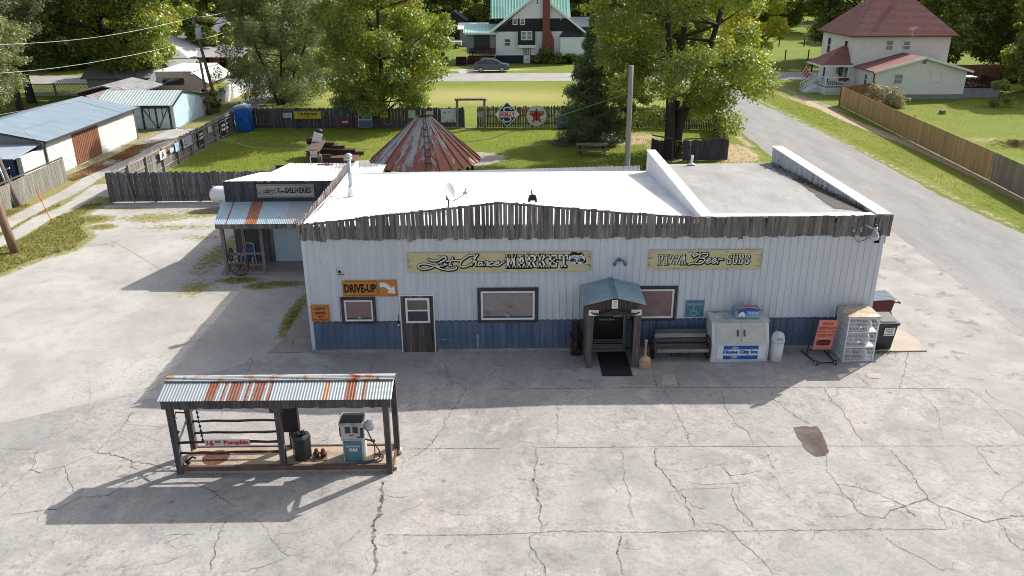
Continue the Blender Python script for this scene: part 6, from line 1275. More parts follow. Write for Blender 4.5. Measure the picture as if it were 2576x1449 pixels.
v = N.math('ADD',N.math('ADD',N.math('MULTIPLY',zf_,.38),N.math('MULTIPLY',hw_,.46)),N.math('MULTIPLY',N.math('SUBTRACT',N.noise(N.n('ShaderNodeCombineXYZ',ins={'X': N.math('MULTIPLY',an,7.0),'Y': N.math('MULTIPLY',zf_,3.2)}).outputs[0],1.0,7,.75,.3),.5),2.1))
v = N.math('SUBTRACT',v,N.math('MULTIPLY',sx.outputs['X'],.055))
col = N.mix(N.ramp(v,[(.45,0.),(.51,1.)]),rust,gal); nt.links.new(col,bs.inputs['Base Color']); bs.inputs['Roughness'].default_value = .6; bs.inputs['Metallic'].default_value = .15
mb = MB(); n = 28
for k in range(n):
    a0,a1 = 2 * PI * k / n - PI - .1,2 * PI * (k+1) / n - PI - .1
    c_ = lambda a,r,z: (gc[0]+r*math.cos(a),gc[1]+r*math.sin(a),z)
    mb.add([c_(a0,GR,ze),c_(a1,GR,ze),c_(a1,.42,zt_),c_(a0,.42,zt_)],[(0,1,2,3)])
rf = mb.build('roof',m,t); RIBM = m; mb = MB()
for k in range(n):
    a0 = 2 * PI * k / n - PI - .1; mb.beam(c_(a0,GR+.02,ze+.03),c_(a0,.42,zt_+.03),.05,.06)
mb.build('roof_ribs',RIBM,rf)
mb = MB(); aL = -PI / 2 + .16
for s in (-.045,.045): mb.beam(c_(aL+s,GR+.0,ze+.10),c_(aL+s*3,.5,zt_+.08),.03,.05)
for i in range(1,8): f = i / 8; r = GR + (.45-GR) * f; z = ze + (zt_-ze) * f + .12; w_ = .045 * (1+2*f); mb.beam(c_(aL-w_,r,z),c_(aL+w_,r,z),.03,.04)
mb.build('roof_ladder',plain('dark_ladder',(.05,.04,.045),.6),rf)
mb = MB(); mb.lathe([(.40,0),(.46,.05),(.44,.12),(.36,.12),(.36,.0)],(*gc,zt_-.03),20); mb.build('peak_ring',RUST,rf)
for k in range(10): a = 2 * PI * k / 10 + .2; mb = MB(); q = c_(a,2.85,0); mb.b2(q[0]-.09,q[0]+.09,q[1]-.09,q[1]+.09,.05,2.1); mb.build('post',WOODB,t)
mb = MB()
for k in range(10): a,b = 2 * PI * k / 10 + .2,2 * PI * (k+1) / 10 + .2; mb.beam(c_(a,2.85,2.05),c_(b,2.85,2.05),.08,.12)
mb.build('ring_beam',WOODB,t); mb = MB()
for k in (5,6,7): a,b = 2 * PI * k / 10 + .2,2 * PI * (k+1) / 10 + .2; mb.beam(c_(a,2.85,.8),c_(b,2.85,.8),.3,.05)
mb.build('bar_counter',WOODR,t)
# stepped timber stage
t = thing('stepped_timber_bench','dark red timber terrace of stepped benches beside the curved walk','bench',(-12,56.5,0))
x0 = -13.35
for i,(L_,z) in enumerate(((3.3,.28),(2.7,.50),(1.95,.74),(1.2,.98),(.55,1.2))):
    mb = MB(); mb.b2(x0,x0+L_,57.5,57.62,z-.2,z); mb.b2(x0+.1,x0+L_,57.62,57.9,z-.05,z); mb.build('rear_timber',WOODR,t)
for i,(L_,z) in enumerate(((3.1,.30),(2.4,.52),(1.55,.76),(.8,.98))): mb = MB(); mb.b2(x0,x0+L_,54.5,54.68,z-.2,z); mb.build('front_timber',WOODR,t)
mb = MB(); mb.b2(x0,x0+3.0,54.7,57.5,0,.12); mb.slab([(x0-.2,54.7,1.0),(x0+.75,54.7,.96),(x0+.65,57.5,1.18),(x0-.2,57.5,1.22)],.08); mb.b2(x0-.15,x0,54.5,57.9,0,.9); mb.build('timber_deck',wood('reddish_deck',(.24,.16,.13),(.14,.09,.08),'X'),t)
fsign('white notice with a red head posted at the front of the timber terrace',kg,213,663,303,775,WHITEB,lambda mb,pl,W_,H_: (mb.mi(2),poly2(mb,pl,[(.05*W_,.76*H_),(.95*W_,.76*H_),(.95*W_,.95*H_),(.05*W_,.95*H_)],.006),mb.mi(1),put_text(mb,pl,'PLEASE',.2*W_,.8*H_,.8*W_,.92*H_,.01,.02),mb.mi(0),put_text(mb,pl,'NO',.3*W_,.55*H_,.7*W_,.66*H_,.008,.02),put_text(mb,pl,'MINORS',.15*W_,.2*H_,.85*W_,.32*H_,.008,.02)),Y=54.46)
t = thing('deck_speaker','black wheeled grill tipped up behind a white board at the terrace corner','grill',(-13.6,57.6,0)); mb = MB(); mb.b2(-13.9,-13.35,57.2,57.9,.6,1.35); mb.lathe([(.25,-.1),(.25,.1)],(-13.85,57.1,1.2),14,'X'); mb.build('body',BLACK,t); mb = MB().smooth(); mb.sphere((-13.1,57.3,1.85),(.28,.25,.2)); mb.tube([(-13.3,57.4,1.3),(-13.1,57.3,1.7)],.08,8); mb.build('cowl',BLACK,t); mb = MB(); mb.box((-13.2,57.0,1.42),(.62,.05,.75),ry=.35); mb.build('white_board',WHITEB,t)
for i in (4,3,2,1):
    pass
# picnic tables
def picnic(name,label,x,y,rz,m_top):
    t = thing(name,label,'picnic table',(x,y,0),rz,world=False)
    mb = MB()
    for i in range(5): mb.box((0,-.32+i*.16,.75),(2.35,.14,.04))
    mb.build('tabletop',m_top,t)
    for s in (-1,1):
        mb = MB()
        for j in (0,1): mb.box((0,s*(.66+j*.15),.44),(2.35,.13,.04))
        mb.build('seat',m_top,t)
    for x_ in (-.85,.85):
        mb = MB(); mb.beam((x_,-.3,.73),(x_,-.62,0),.05,.1); mb.beam((x_,.3,.73),(x_,.62,0),.05,.1); mb.beam((x_+.05,-.78,.40),(x_+.05,.78,.40),.05,.1); mb.build('leg_frame',WOODB,t)
    return t
PT = wood('picnic_planks',(.30,.24,.21),(.17,.13,.115),'X',.3)
picnic('picnic_table','weathered picnic table on the lawn in front of the spruce',6.55,57.6,.0,PT)
t = thing('timber_edging','low brown timbers lying on the grass in the shade left of the picnic table','timbers',(4.6,61.2,0)); mb = MB()
for i,y in enumerate((60.3,60.9,61.5,62.1)): mb.b2(3.9-i*.1,5.5-i*.15,y,y+.3,0,.12)
mb.build('timbers',wood('brown_planks',(.26,.20,.17),(.16,.12,.10),'X',.3),t)
t = thing('wooden_arrow_rest','tilted timber frame with a white board standing behind the gazebo roof','frame',(-8.2,56.5,0)); mb = MB(); mb.beam((-8.4,56.5,0),(-7.9,56.5,1.2),.08,.08); mb.beam((-7.9,56.5,1.2),(-7.4,56.5,1.2),.08,.08); mb.build('frame',WOODG,t); mb = MB(); mb.box((-7.4,56.45,1.35),(.9,.04,.6),ry=-.5); mb.build('board',WHITEB,t)
# utility pole in the yard
def pole(name,label,b,top,r0=.15,r1=.1,m=None):
    t = thing(name,label,'utility pole',(b[0],b[1],0)); mb = MB().smooth(); P = [(b[0]+(top[0]-b[0])*i/6,b[1]+(top[1]-b[1])*i/6,top[2]*i/6)for i in range(7)]; mb.tube(P,[r0+(r1-r0)*i/6 for i in range(7)],12); mb.build('shaft',m or wood('pole_wood',(.27,.245,.22),(.17,.15,.135),'Z',0),t); return t
yP = 43.5; a = PY(1578,412,yP); tp = PY(1588,165,yP); bX = a[0] - (tp[0]-a[0]) / (tp[1]-a[1]) * a[1]
pole('utility_pole','plain grey wooden pole standing right behind the rear porch roof',(bX,yP),(tp[0],yP,tp[1]),.155,.13,wood('silver_pole',(.40,.37,.35),(.27,.25,.235),'Z',0))
# wires
def wire(label,pts,r=.012,sag=.0,m=BLACK,group=None):
    t = thing('overhead_wire',label,'wire',pts[0],group=group); P = []
    for a,b in zip(pts[:-1],pts[1:]):
        for i in range(16): f = i / 16; P.append((a[0]+(b[0]-a[0])*f,a[1]+(b[1]-a[1])*f,a[2]+(b[2]-a[2])*f-sag*4*f*(1-f)))
    P.append(pts[-1]); mb = MB().smooth(); mb.tube(P,r,5); mb.build('cable',m,t)
WIRE = plain('weathered_cable',(.22,.22,.22),.6); WIREL = plain('bare_aluminium_cable',(.6,.6,.56),.45,.3)

# ================================================================ LEFT NEIGHBOURS
# near garage
t = thing('white_garage','white peeling garage with a flat blue-grey roof and a rust brown sliding door','garage',(-31.5,58,0)); GX = -29.4; gy0,gy1 = 51.3,64.6
GW = mat('peeling_white_boards',(.68,.68,.66),(.56,.55,.53),2.5,.8,(1,1,5),.2,12,c3=(.36,.34,.32),s3=1.6)
pl = Plane2((GX,gy0,0),(0,1,0),(0,0,1)); mb = MB(); lap(mb,pl,[(0,.1),(gy1-gy0,.1),(gy1-gy0,2.45),(0,2.45)],.16,.018); mb.b2(GX-.15,GX-.011,gy0,gy1,0,2.43); mb.build('front_wall',GW,t)
mb = MB(); mb.b2(-36.5,GX-.16,gy0,gy0+.12,0,2.4); mb.b2(-36.5,GX-.16,gy1-.12,gy1,0,2.4); mb.b2(-36.6,-36.5,gy0,gy1,0,2.4); mb.prism([(-36.5,2.401),(GX-.16,2.401),(-32.5,3.1)],gy0,gy0+.1); mb.build('side_walls',mat('grey_block',(.30,.32,.30),(.22,.24,.23),2,.9),t)
mb = MB(); mb.b2(-33.9,-32.2,gy0-.03,gy0-.004,.6,2.38); mb.build('blue_shutter',plain('dull_blue',(.045,.09,.17)),t)
RB = mat('blue_grey_felt',(.22,.28,.34),(.18,.235,.285),1.0,.75,(.6,1.5,1),.15,c3=(.20,.25,.29),s3=2.5)
a = G(258,298,2.5); mb = MB(); mb.slab([(GX+.35,gy0-.3,2.46),(GX+.35,gy1+.3,2.46),(-33.4,gy1+.3,3.35),(-33.4,gy0-.3,3.35)],.08); mb.slab([(-33.4,gy0-.3,3.35),(-33.4,gy1+.3,3.35),(-37.2,gy1+.3,2.5),(-37.2,gy0-.3,2.5)],.08); rf = mb.build('roof',RB,t)
mb = MB(); mb.beam((GX+.37,gy0-.3,2.40),(GX+.37,gy1+.3,2.40),.04,.14); mb.beam((GX+.35,gy0-.33,2.41),(-33.4,gy0-.33,3.30),.04,.12); mb.beam((-33.4,gy0-.33,3.30),(-37.2,gy0-.33,2.45),.04,.12); mb.build('fascia',plain('dark_fascia',(.045,.045,.045),.7),rf)
a,b = PX(*ku(690,1420),GX)[0],PX(*ku(985,1400),GX)[0]
pl = Plane2((GX+.04,55.0,0),(0,1,0),(0,0,1)); DO = mat('rust_brown_door',(.27,.12,.07),(.21,.09,.05),2,.6)
mb = MB(); ribs(mb,Plane2((GX+.045,54.7,0),(0,1,0),(0,0,1)),0,3.75,.1,2.32,.24,.03,.025); mb.b2(GX+.012,GX+.044,54.7,58.45,.1,2.32); mb.build('sliding_door',DO,t)
mb = MB(); mb.b2(GX+.02,GX+.08,54.4,58.9,2.33,2.39); mb.build('door_track',plain('rusty_track',(.2,.13,.1)),t)
for a in (gy0-.06,gy1-.07): mb = MB(); mb.b2(GX-.02,GX+.06,a,a+.13,0,2.4); mb.build('corner_board',plain('dark_corner',(.1,.1,.095)),t)
# low blue lean-to
t = thing('blue_lean_to','low dark blue lean-to shed with a pale grey roof at the left edge','shed',(-33,49.6,0)); mb = MB(); lap(mb,wallplane(48.4,-38.5,0),[(0,.05),(8.6,.05),(8.6,1.95),(0,1.95)],.18,.02); mb.b2(-38.5,-29.9,48.415,51.2,0,1.94); mb.build('walls',mat('navy_lap_boards',(.05,.08,.14),(.04,.065,.12),2,.7),t)
mb = MB(); mb.slab([(-38.9,48.1,1.98),(-29.6,48.1,1.98),(-29.6,51.2,2.3),(-38.9,51.2,2.3)],.07); mb.build('roof',mat('pale_grey_felt',(.34,.40,.45),(.29,.34,.39),1.5),t)
mb = MB(); mb.b2(-29.75,-29.45,48.6,51.2,0,1.95); mb.build('white_end',GW,t)
t = thing('wood_pile','few tumbled log blocks on the ledge by the blue lean-to','firewood',(-31.5,47.9,0)); mb = MB()
for i,(x,z) in enumerate(((-32.3,1.25),(-31.7,1.2),(-31.0,1.18),(-30.7,1.3))): mb.tube([(x,48.0,z),(x+.45,47.9,z+.05)],.15,8)
mb.build('logs',wood('split_logs',(.42,.33,.25),(.18,.12,.08)),t); mb = MB(); mb.b2(-33.2,-30.2,47.6,48.3,0,1.05); mb.build('ledge',WOODB,t)
fence('slate_fence','dark slate coloured fence in front of the blue lean-to',(-36,46.9),(-29.6,47.3),0,1.2,plain('slate_boards2',(.03,.035,.045)),WOODDX,side=1,seed=71,jag=.0)
fence('pale_fence','pale grey-green board fence panels beside the two poles',(-27.9,39.5),(-27.9,50.4),.0,1.35,WOODL,WOODP,side=1,seed=72,w=.15,gap=.008,jag=.01,z1b=1.5,post_every=3.6,pr=.07)
# barn shed
t = thing('barn_shed','small pale blue shed with black braced double doors and a ribbed metal roof','shed',(-30,72,0)); bx0,bx1,by0,by1 = -34.3,-27.9,68.8,75.4; rz_ = 3.2; ez = 2.1
WB = mat('sky_blue_lap',(.36,.50,.60),(.42,.55,.64),1.5,.7); WWs = mat('pale_white_lap',(.60,.64,.68),(.5,.55,.6),2,.7)
rx = -28.9
mb = MB(); lap(mb,wallplane(by0,bx0,0),[(0,.1),(bx1-bx0,.1),(bx1-bx0,ez),(0,ez)],.13,.015); mb.b2(bx0,bx1-.02,by0+.011,by0+.1,0,ez); mb.b2(bx0,bx0+.1,by0+.1,by1,0,ez); mb.b2(bx0,bx1,by1,by1+.1,0,ez); mb.build('front_wall',WWs,t)
ym = by0 + 2.0
mb = MB(); lap(mb,Plane2((bx1,by0,0),(0,1,0),(0,0,1)),[(0,.1),(by1-by0,.1),(by1-by0,ez),(2.4,2.85),(0,ez)],.13,.015); mb.prism([(by0+.02,0),(by1,0),(by1,ez),(by0+2.4,2.82),(by0+.02,ez)],bx1-.1,bx1-.011,'YZ'); mb.build('gable_wall',WB,t)
mb = MB(); corr(mb,(bx0-.2,by0-.25,2.02),(bx1+.12,by0-.25,2.02),(bx1+.12,by0+2.4,2.92),(bx0-.2,by0+2.4,2.92),.28,.015,ribbed=True); corr(mb,(bx1+.12,by1+.25,2.0),(bx0-.2,by1+.25,2.0),(bx0-.2,by0+2.4,2.92),(bx1+.12,by0+2.4,2.92),.28,.015,ribbed=True); rf = mb.build('roof',mat('pale_green_sheet',(.38,.46,.46),(.46,.53,.53),1.2,.5,(3,.3,1),metal=.2),t)
DG = plain('dark_green_trim',(.018,.035,.035),.6)
mb = MB(); mb.beam((bx1+.14,by0-.27,2.0),(bx1+.14,by0+2.4,2.90),.06,.14); mb.beam((bx1+.14,by0+2.4,2.90),(bx1+.14,by1+.25,2.0),.06,.14); mb.build('rake_trim',DG,rf)
mb = MB(); dx0,dx1 = -30.6,-28.15; mb.b2(dx0+.15,dx1-.15,by0-.05,by0-.02,.08,1.75); dd = mb.build('double_door',WWs,t)
mb = MB(); Yd = by0 - .085
for a in ((dx0,dx0+.16,0,2.05),(dx1-.16,dx1,0,2.05),(dx0+.16,dx1-.16,1.75,2.05),((dx0+dx1)/2-.07,(dx0+dx1)/2+.07,.05,1.75)): mb.b2(a[0],a[1],Yd,by0-.051,a[2],a[3])
for s in (-1,1):
    c_x = (dx0+dx1) / 2; mb.beam((c_x+s*.1,Yd+.01,.12),(c_x+s*1.02,Yd+.01,1.70),.03,.07,(0,0,1)); mb.b2(c_x+s*.55-.03,c_x+s*.55+.03,Yd,by0-.051,.9,1.75)
mb.build('door_braces',DG,dd)
t = thing('mower_deck_box','dark green crate and tools beside the shed door','crate',(-32.3,68.2,0)); mb = MB(); mb.b2(-32.7,-31.6,67.9,68.5,.0,.35); mb.build('crate',mat('brown_brick_pile',(.24,.15,.11),(.14,.09,.07),7),t); mb = MB(); mb.tube([(-32.9,68.3,1.0),(-32.8,68.2,.6),(-32.4,68.1,.45)],.04,6); mb.build('hose',DG,t)
# white board fence behind
fence('white_board_fence','tall white board fence running back from the barn shed past the utility pole',(-27.9,75.5),(-28.9,97),0,1.6,mat('white_fence_paint',(.66,.67,.68),(.56,.57,.58),3),WHITE,side=1,seed=81,gap=.015,jag=.01)
# camper
t = thing('camper_trailer','cream fifth-wheel camper trailer parked behind the barn shed','camper',(-36,84,0)); CRM = mat('cream_gelcoat',(.55,.50,.40),(.48,.44,.35),2,.4)
prof = [(-36.6,1.0),(-30.2,.95),(-29.3,1.45),(-29.3,2.0),(-30.4,3.1),(-36.6,3.1)]
mb = MB(); mb.prism([(-35.3,.5),(-34.6,.5),(-34.2,1.1),(-31.3,1.1),(-30.3,1.9),(-31.8,3.0),(-35.3,3.05)],84.0,92); mb.build('body',CRM,t)
mb = MB(); mb.b2(-35.4,-31.6,83.95,92.05,3.03,3.12); mb.build('roof',WHITE,t); mb = MB(); mb.prism([(-34.6,1.75),(-32.6,1.75),(-32.45,2.0),(-32.5,2.45),(-34.5,2.45),(-34.7,2.2)],83.96,83.998); mb.build('window',GLASS,t)
mb = MB(); mb.prism([(-31.31,1.12),(-30.15,1.9),(-31.5,2.95),(-31.45,2.95),(-30.05,1.9),(-31.25,1.05)],83.98,92.02); mb.build('nose_cap',WHITE,t); mb = MB(); mb.lathe([(.1,0),(.1,.12)],(-34.8,84.8,3.12),10); mb.build('roof_vent',BLACK,t)
for x in (-35.0,): mb = MB(); mb.lathe([(.36,-.1),(.36,.1)],(x,84.1,.36),16,'Y'); mb.build('wheel',BLACKP,t)
t = thing('red_tarp','bright red tarpaulin spread over a low pile beside the white fence','tarpaulin',(-30,80,0)); mb = MB().smooth(); rg = random.Random(5); V = []; nx_,ny_ = 12,8
for j in range(ny_+1):
    for i in range(nx_+1): V.append((-33+4.3*i/nx_,77.5+4.5*j/ny_,.15+1.0*math.sin(PI*i/nx_)*math.sin(PI*j/ny_)+rg.uniform(-.09,.09)))
mb.add(V,[(j*(nx_+1)+i,j*(nx_+1)+i+1,(j+1)*(nx_+1)+i+1,(j+1)*(nx_+1)+i)for j in range(ny_)for i in range(nx_)]); mb.build('sheet',mat('red_tarp',(.60,.012,.01),(.5,.01,.01),2,.5),t)
t = thing('log_heap','heap of cut logs and branches behind the red tarpaulin','log heap',(-31,86,0)); mb = MB()
for _ in range(150): a = rg.uniform(0,6.3); r = rg.uniform(0,2.2); q = (-30.8+r*math.cos(a),85.5+r*1.4*math.sin(a),rg.uniform(.1,1.4-.5*r)); d_ = (rg.uniform(-.5,.5),rg.uniform(-.5,.5),rg.uniform(-.15,.15)); mb.tube([q,(q[0]+d_[0],q[1]+d_[1],q[2]+d_[2])],rg.uniform(.06,.14),6)
mb.build('logs',wood('heap_logs',(.38,.26,.16),(.16,.09,.06),island=.6),t)
# utility poles
p1 = G(38,635); a = PY(0,335,p1[1]+0); PWD = wood('brown_pole',(.33,.21,.14),(.22,.14,.10),'Z',0)
t1 = pole('utility_pole','thick brown leaning utility pole at the left edge of the gravel yard',p1,(p1[0]-1.35,p1[1]+.4,9.0),.20,.14,PWD)
p2 = G(45,520); tb = pole('utility_pole','grey leaning utility pole with a steel conduit behind the brown one',(p2[0],p2[1]),(p2[0]-1.6,p2[1]+.2,8.5),.17,.12,wood('grey_pole',(.22,.2,.18),(.14,.125,.11),'Z',0))
mb = MB().smooth(); mb.tube([(p2[0]+.0,p2[1]-.22,0),(p2[0]-.5,p2[1]-.18,2.9)],.05,8); mb.build('conduit',GREYM,tb)
mb = MB(); mb.tube([(p2[0]-.35,p2[1]-.2,2.0),(p2[0]+.3,p2[1]-.4,2.35)],.03,6); mb.build('bracket',GREYM,tb)
p3 = G(548,275); tp3 = PY(494,70,p3[1]); PZ = wood('dark_pole',(.24,.16,.125),(.15,.10,.08),'Z',0)
tX = (tp3[0]-.0,p3[1],tp3[1]); td = pole('utility_pole','dark utility pole with a grey transformer can behind the barn shed',p3,(tX[0]-.2,p3[1],tX[2]+1.0),.17,.12,PZ)
q = PY(*ku(1915,300),p3[1]-.4); mb = MB().smooth(); mb.lathe([(0,-.65),(.26,-.62),(.28,-.6),(.28,.3),(.24,.36),(.0,.38)],(q[0],p3[1]-.42,q[1]-.1),18); tf = mb.build('transformer',mat('transformer_grey',(.45,.47,.5),(.36,.38,.4),3,.4),td); mb = MB(); mb.tube([(q[0]-.08,p3[1]-.45,q[1]+.25),(q[0]-.12,p3[1]-.45,q[1]+.65)],.05,8); mb.build('bushing',GREYM,tf)
q3 = G(*ku(2030,1110)); q4 = PY(*ku(1930,575),q3[1]); pole('guy_stub','shorter dark pole leaning beside the transformer pole',q3,(q4[0],q3[1],q4[1]),.13,.1,PZ)
t = thing('orange_marker','slender orange flexible marker stake leaning in the grass by the alley','marker stake',(*G(132,562),0)); q = G(132,562); q2 = PY(*kl(345,762),q[1]); mb = MB(); mb.tube([(*q,0),(q2[0],q[1],q2[1])],[.018,.014],6); mb.build('stake',mat('orange_plastic',(.65,.09,.02),(.6,.08,.02),5),t); mb = MB(); c_ = (q[0]+(q2[0]-q[0])*.62,q[1],q2[1]*.62); mb.beam(c_,(q2[0],q[1],q2[1]),.055,.03); mb.build('blade',mat('orange_plastic',(.65,.09,.02)),t)
# wires
tw = (tX[0]-.15,p3[1],tX[2]+.8); a = PY(0,114,52); wire('upper pale overhead wire crossing the left trees to the transformer pole',[(-60,44,8.6+.6),tw],.022,.5,WIREL)
def wire2(label,A,B,sag=0,r=.018,m=WIRE): wire(label,[A,B],r,sag,m)
def at(px,py,Y): q = PY(px,py,Y); return (q[0],Y,q[1])
for o in [o for o in COL.objects if o.name.startswith('overhead_wire')]:
    for c in kids(o): bpy.data.objects.remove(c)
    bpy.data.objects.remove(o)
wire('upper pale overhead wire crossing the left trees to the transformer pole',[at(-250,132,40),at(0,112,52),at(280,88,68),at(494,40,79.2)],.014,.12,WIREL)
wire('lower pale overhead wire crossing the left trees to the transformer pole',[at(-250,225,40),at(0,184,52),at(270,150,68),at(500,98,79.2)],.014,.12,WIREL)
wire('dark service wire running from the left pole past the blue toilet and gazebo',[at(-10,290,48),at(200,255,58),at(480,330,58),at(640,372,55),at(1000,378,50),at(1230,350,46),at(1580,235,43.6)],.016,.0,WIRE)
wire('thin wire drooping from the garage eave across the alley',[at(60,330,48),at(130,372,48),at(258,460,44)],.01,.1,WIRE)
wire('thin black wire crossing in front of the deliveries sign',[at(395,476,40),at(640,455,36),at(760,468,34),at(880,472,33)],.010,.05,BLACK)
wire('pale wire from the transformer pole down past the camper',[at(510,150,79),at(350,245,74),at(235,262,66)],.014,.1,WIREL)
wire('pair of thin wires running right from the transformer pole to the trees',[at(494,44,79),at(600,22,95),at(720,5,110)],.02,.1,WIREL)
wire('thin wire from the transformer pole towards the far house',[at(504,98,79),at(620,58,100)],.02,.2,WIREL)
# ================================================================ HOUSES
def shingle(name,c1,c2,sc=1.0):
    m,nt,bs = newmat(name); N = NT(nt); p = N.pos(); sx = N.n('ShaderNodeSeparateXYZ',ins={'Vector': p})
    row = N.math('FRACT',N.math('MULTIPLY',sx.outputs['Z'],9.0*sc)); rowi = N.math('FLOOR',N.math('MULTIPLY',sx.outputs['Z'],9.0*sc))
    cell = N.n('ShaderNodeCombineXYZ',ins={'X': N.math('FLOOR',N.math('MULTIPLY',N.math('ADD',sx.outputs['X'],sx.outputs['Y']),2.6)),'Y': rowi}); wn_ = N.n('ShaderNodeTexWhiteNoise',noise_dimensions='2D',ins={'Vector': cell.outputs[0]}).outputs[0]
    col = N.mix(wn_,c1,c2); col = N.mix(N.ramp(row,[(0.0,.55),(.16,.0)]),col,tuple(x*.45 for x in c1)); col = N.mix(N.ramp(N.noise(p,.5,4),[(.4,0.),(.7,.35)]),col,c2)
    nt.links.new(col,bs.inputs['Base Color']); bs.inputs['Roughness'].default_value = .9; N.bump(row,.5,.04,bs); return m
def hwin(mb_parent,X0,X1,Z0,Z1,Y,panes=True,trim=WHITE,gl=GLASS,tw=.09,dark=None):
    mb = MB()
    for a in ((X0,X1,Z1-tw,Z1),(X0,X1,Z0,Z0+tw),(X0,X0+tw,Z0+tw,Z1-tw),(X1-tw,X1,Z0+tw,Z1-tw)): mb.b2(a[0],a[1],Y-.07,Y-.001,a[2],a[3])
    if panes: mb.b2(X0+tw,X1-tw,Y-.06,Y-.001,(Z0+Z1)/2-.03,(Z0+Z1)/2+.03)
    f = mb.build('window',trim,mb_parent); mb = MB(); mb.b2(X0+tw-.01,X1-tw+.01,Y-.045,Y-.03,Z0+tw-.01,Z1-tw+.01); mb.build('pane',gl,f); return f
# ---- green roofed white house across the back street
HY = 120.0; t = thing('green_roofed_house','white and charcoal house with a mint green metal roof and a tall red brick chimney','house',(5.5,122,0)); GH = t
WL = mat('house_white_boards',(.78,.80,.82),(.68,.71,.74),1.5,.75,(1,1,4),.12); CH = mat('charcoal_boards',(.030,.033,.040),(.022,.024,.03),2,.8)
wX0,wX1 = -.75,12.15; e0,e1 = (-1.41,4.5),(12.2,4.3); ap = (5.3,9.6); pl = wallplane(HY,0,0)
mb = MB(); lap(mb,pl,[(wX0,1.15),(wX1,1.15),(wX1,4.42),(wX0,4.42)],.2,.02); lap(mb,Plane2((0,HY,0),(1,0,0),(0,0,1)),[(1.65,6.28),(9.2,6.28),(5.3,9.5)],.2,.02); mb.b2(wX0,wX1,HY+.011,HY+9,.0,4.42); mb.prism([(wX0,4.42),(wX1,4.42),(5.3,9.4)],HY+.012,HY+.4); mb.build('white_wall',WL,t)
mb = MB(); lap(mb,pl,[(wX0,4.43),(wX1-.1,4.43),(9.3,6.26),(1.6,6.26)],.2,.02); mb.b2(wX0-.02,wX1+.02,HY-.03,HY+.01,0,1.14); mb.build('charcoal_wall',CH,t)
GRN = stripes('mint_roof','X',-10,20,(.30,.52,.44),[],.5,.0,.02)
m,nt,bs = newmat('mint_metal_roof'); N = NT(nt); p = N.pos(); sx = N.n('ShaderNodeSeparateXYZ',ins={'Vector': p}); nt.links.new(N.mix(N.ramp(N.noise(p,.5,4),[(.35,0.),(.65,1.)]),(.34,.58,.48),(.27,.50,.42)),bs.inputs['Base Color']); bs.inputs['Roughness'].default_value = .45; GRN = m
mb = MB(); corr(mb,(-1.47,121.2,6.15),(10.1,121.2,6.25),(10.1,126.5,10.6),(-1.47,126.5,10.6),.42,.03,ribbed=True); corr(mb,(10.1,131.8,6.25),(-1.47,131.8,6.15),(-1.47,126.5,10.6),(10.1,126.5,10.6),.42,.03,ribbed=True); rf = mb.build('main_roof',GRN,t)
mb = MB(); mb.b2(-.6,9.4,121.8,131.2,4.4,6.3); mb.prism([(121.8,6.3),(131.2,6.3),(126.5,10.3)],-.62,9.42,'YZ'); mb.build('upper_storey',CH,t)
mb = MB(); q = lambda a,y: (a[0],y,a[1])
mb.slab([q(e0,HY-.5),q(ap,HY-.5),q(ap,HY+6),q(e0,HY+6)][::-1],.06); mb.slab([q(ap,HY-.5),q(e1,HY-.5),q(e1,HY+6),q(ap,HY+6)][::-1],.06); mb.v = [(x,y,z+.06)for x,y,z in mb.v]; gr_ = mb.build('gable_roof',GRN,t)
mb = MB(); mb.beam(q((e0[0]-.05,e0[1]-.1),HY-.53),q((ap[0],ap[1]-.02),HY-.53),.06,.28); mb.beam(q((ap[0],ap[1]-.02),HY-.53),q((e1[0]+.05,e1[1]-.1),HY-.53),.06,.28); mb.b2(1.65,9.25,HY-.06,HY-.021,6.22,6.34); mb.b2(8.55,8.65,HY-.3,HY-.03,6.0,6.6); mb.build('barge_boards',WHITE,gr_)
r = lambda x0,y0,x1,y1,Y=HY: rect(kh,x0,y0,x1,y1,Y)
for a in ((1015,358,1110,480),(1155,358,1252,480),(848,742,980,898),(2165,750,2285,890),(1465,-30,1525,88)): hwin(t,*r(*a),HY-.03,tw=.11)
mb = MB(); a = r(1122,600,1450,870,HY-.6); mb.b2(a[0],a[1],HY-.6,HY-.025,a[2],a[3]+.05); bay = mb.build('bay',CH,t)
b = r(1178,600,1395,775,HY-.65); mid_ = (b[0]+b[1]) / 2
for x0,x1 in ((b[0],mid_),(mid_+.01,b[1])): mb = MB(); tw = .09; [mb.b2(c[0],c[1],HY-.67,HY-.601,c[2],c[3])for c in((x0,x1,b[3]-tw,b[3]),(x0,x1,b[2],b[2]+tw),(x0,x0+tw,b[2]+tw,b[3]-tw),(x1-tw,x1,b[2]+tw,b[3]-tw),(x0+tw,x1-tw,(b[2]+b[3])/2-.03,(b[2]+b[3])/2+.03))]; f = mb.build('window',WHITE,t); mb = MB(); mb.b2(x0+.08,x1-.08,HY-.64,HY-.61,b[2]+.08,b[3]-.08); mb.build('pane',GLASSB,f)
mb = MB(); mb.b2(a[0]-.05,a[1]+.05,HY-.7,HY-.025,a[2]-.38,a[2]-.004); mb.build('bay_hood',WHITE,t)
a = r(1228,930,1355,1225); mb = MB(); mb.b2(a[0]-.08,a[1]+.08,HY-.05,HY-.022,0,a[3]+.08); mb.build('door_casing',CH,t); mb = MB(); mb.b2(a[0],a[1],HY-.08,HY-.051,.03,a[3]); d_ = mb.build('door',WHITE,t)
mb = MB()
for i in range(3):
    for j in range(4): w_ = (a[1]-a[0]) / 3.6; mb.b2(a[0]+.1+i*w_,a[0]+.1+i*w_+w_*.8,HY-.09,HY-.081,1.15+j*.25,1.15+j*.25+.19)
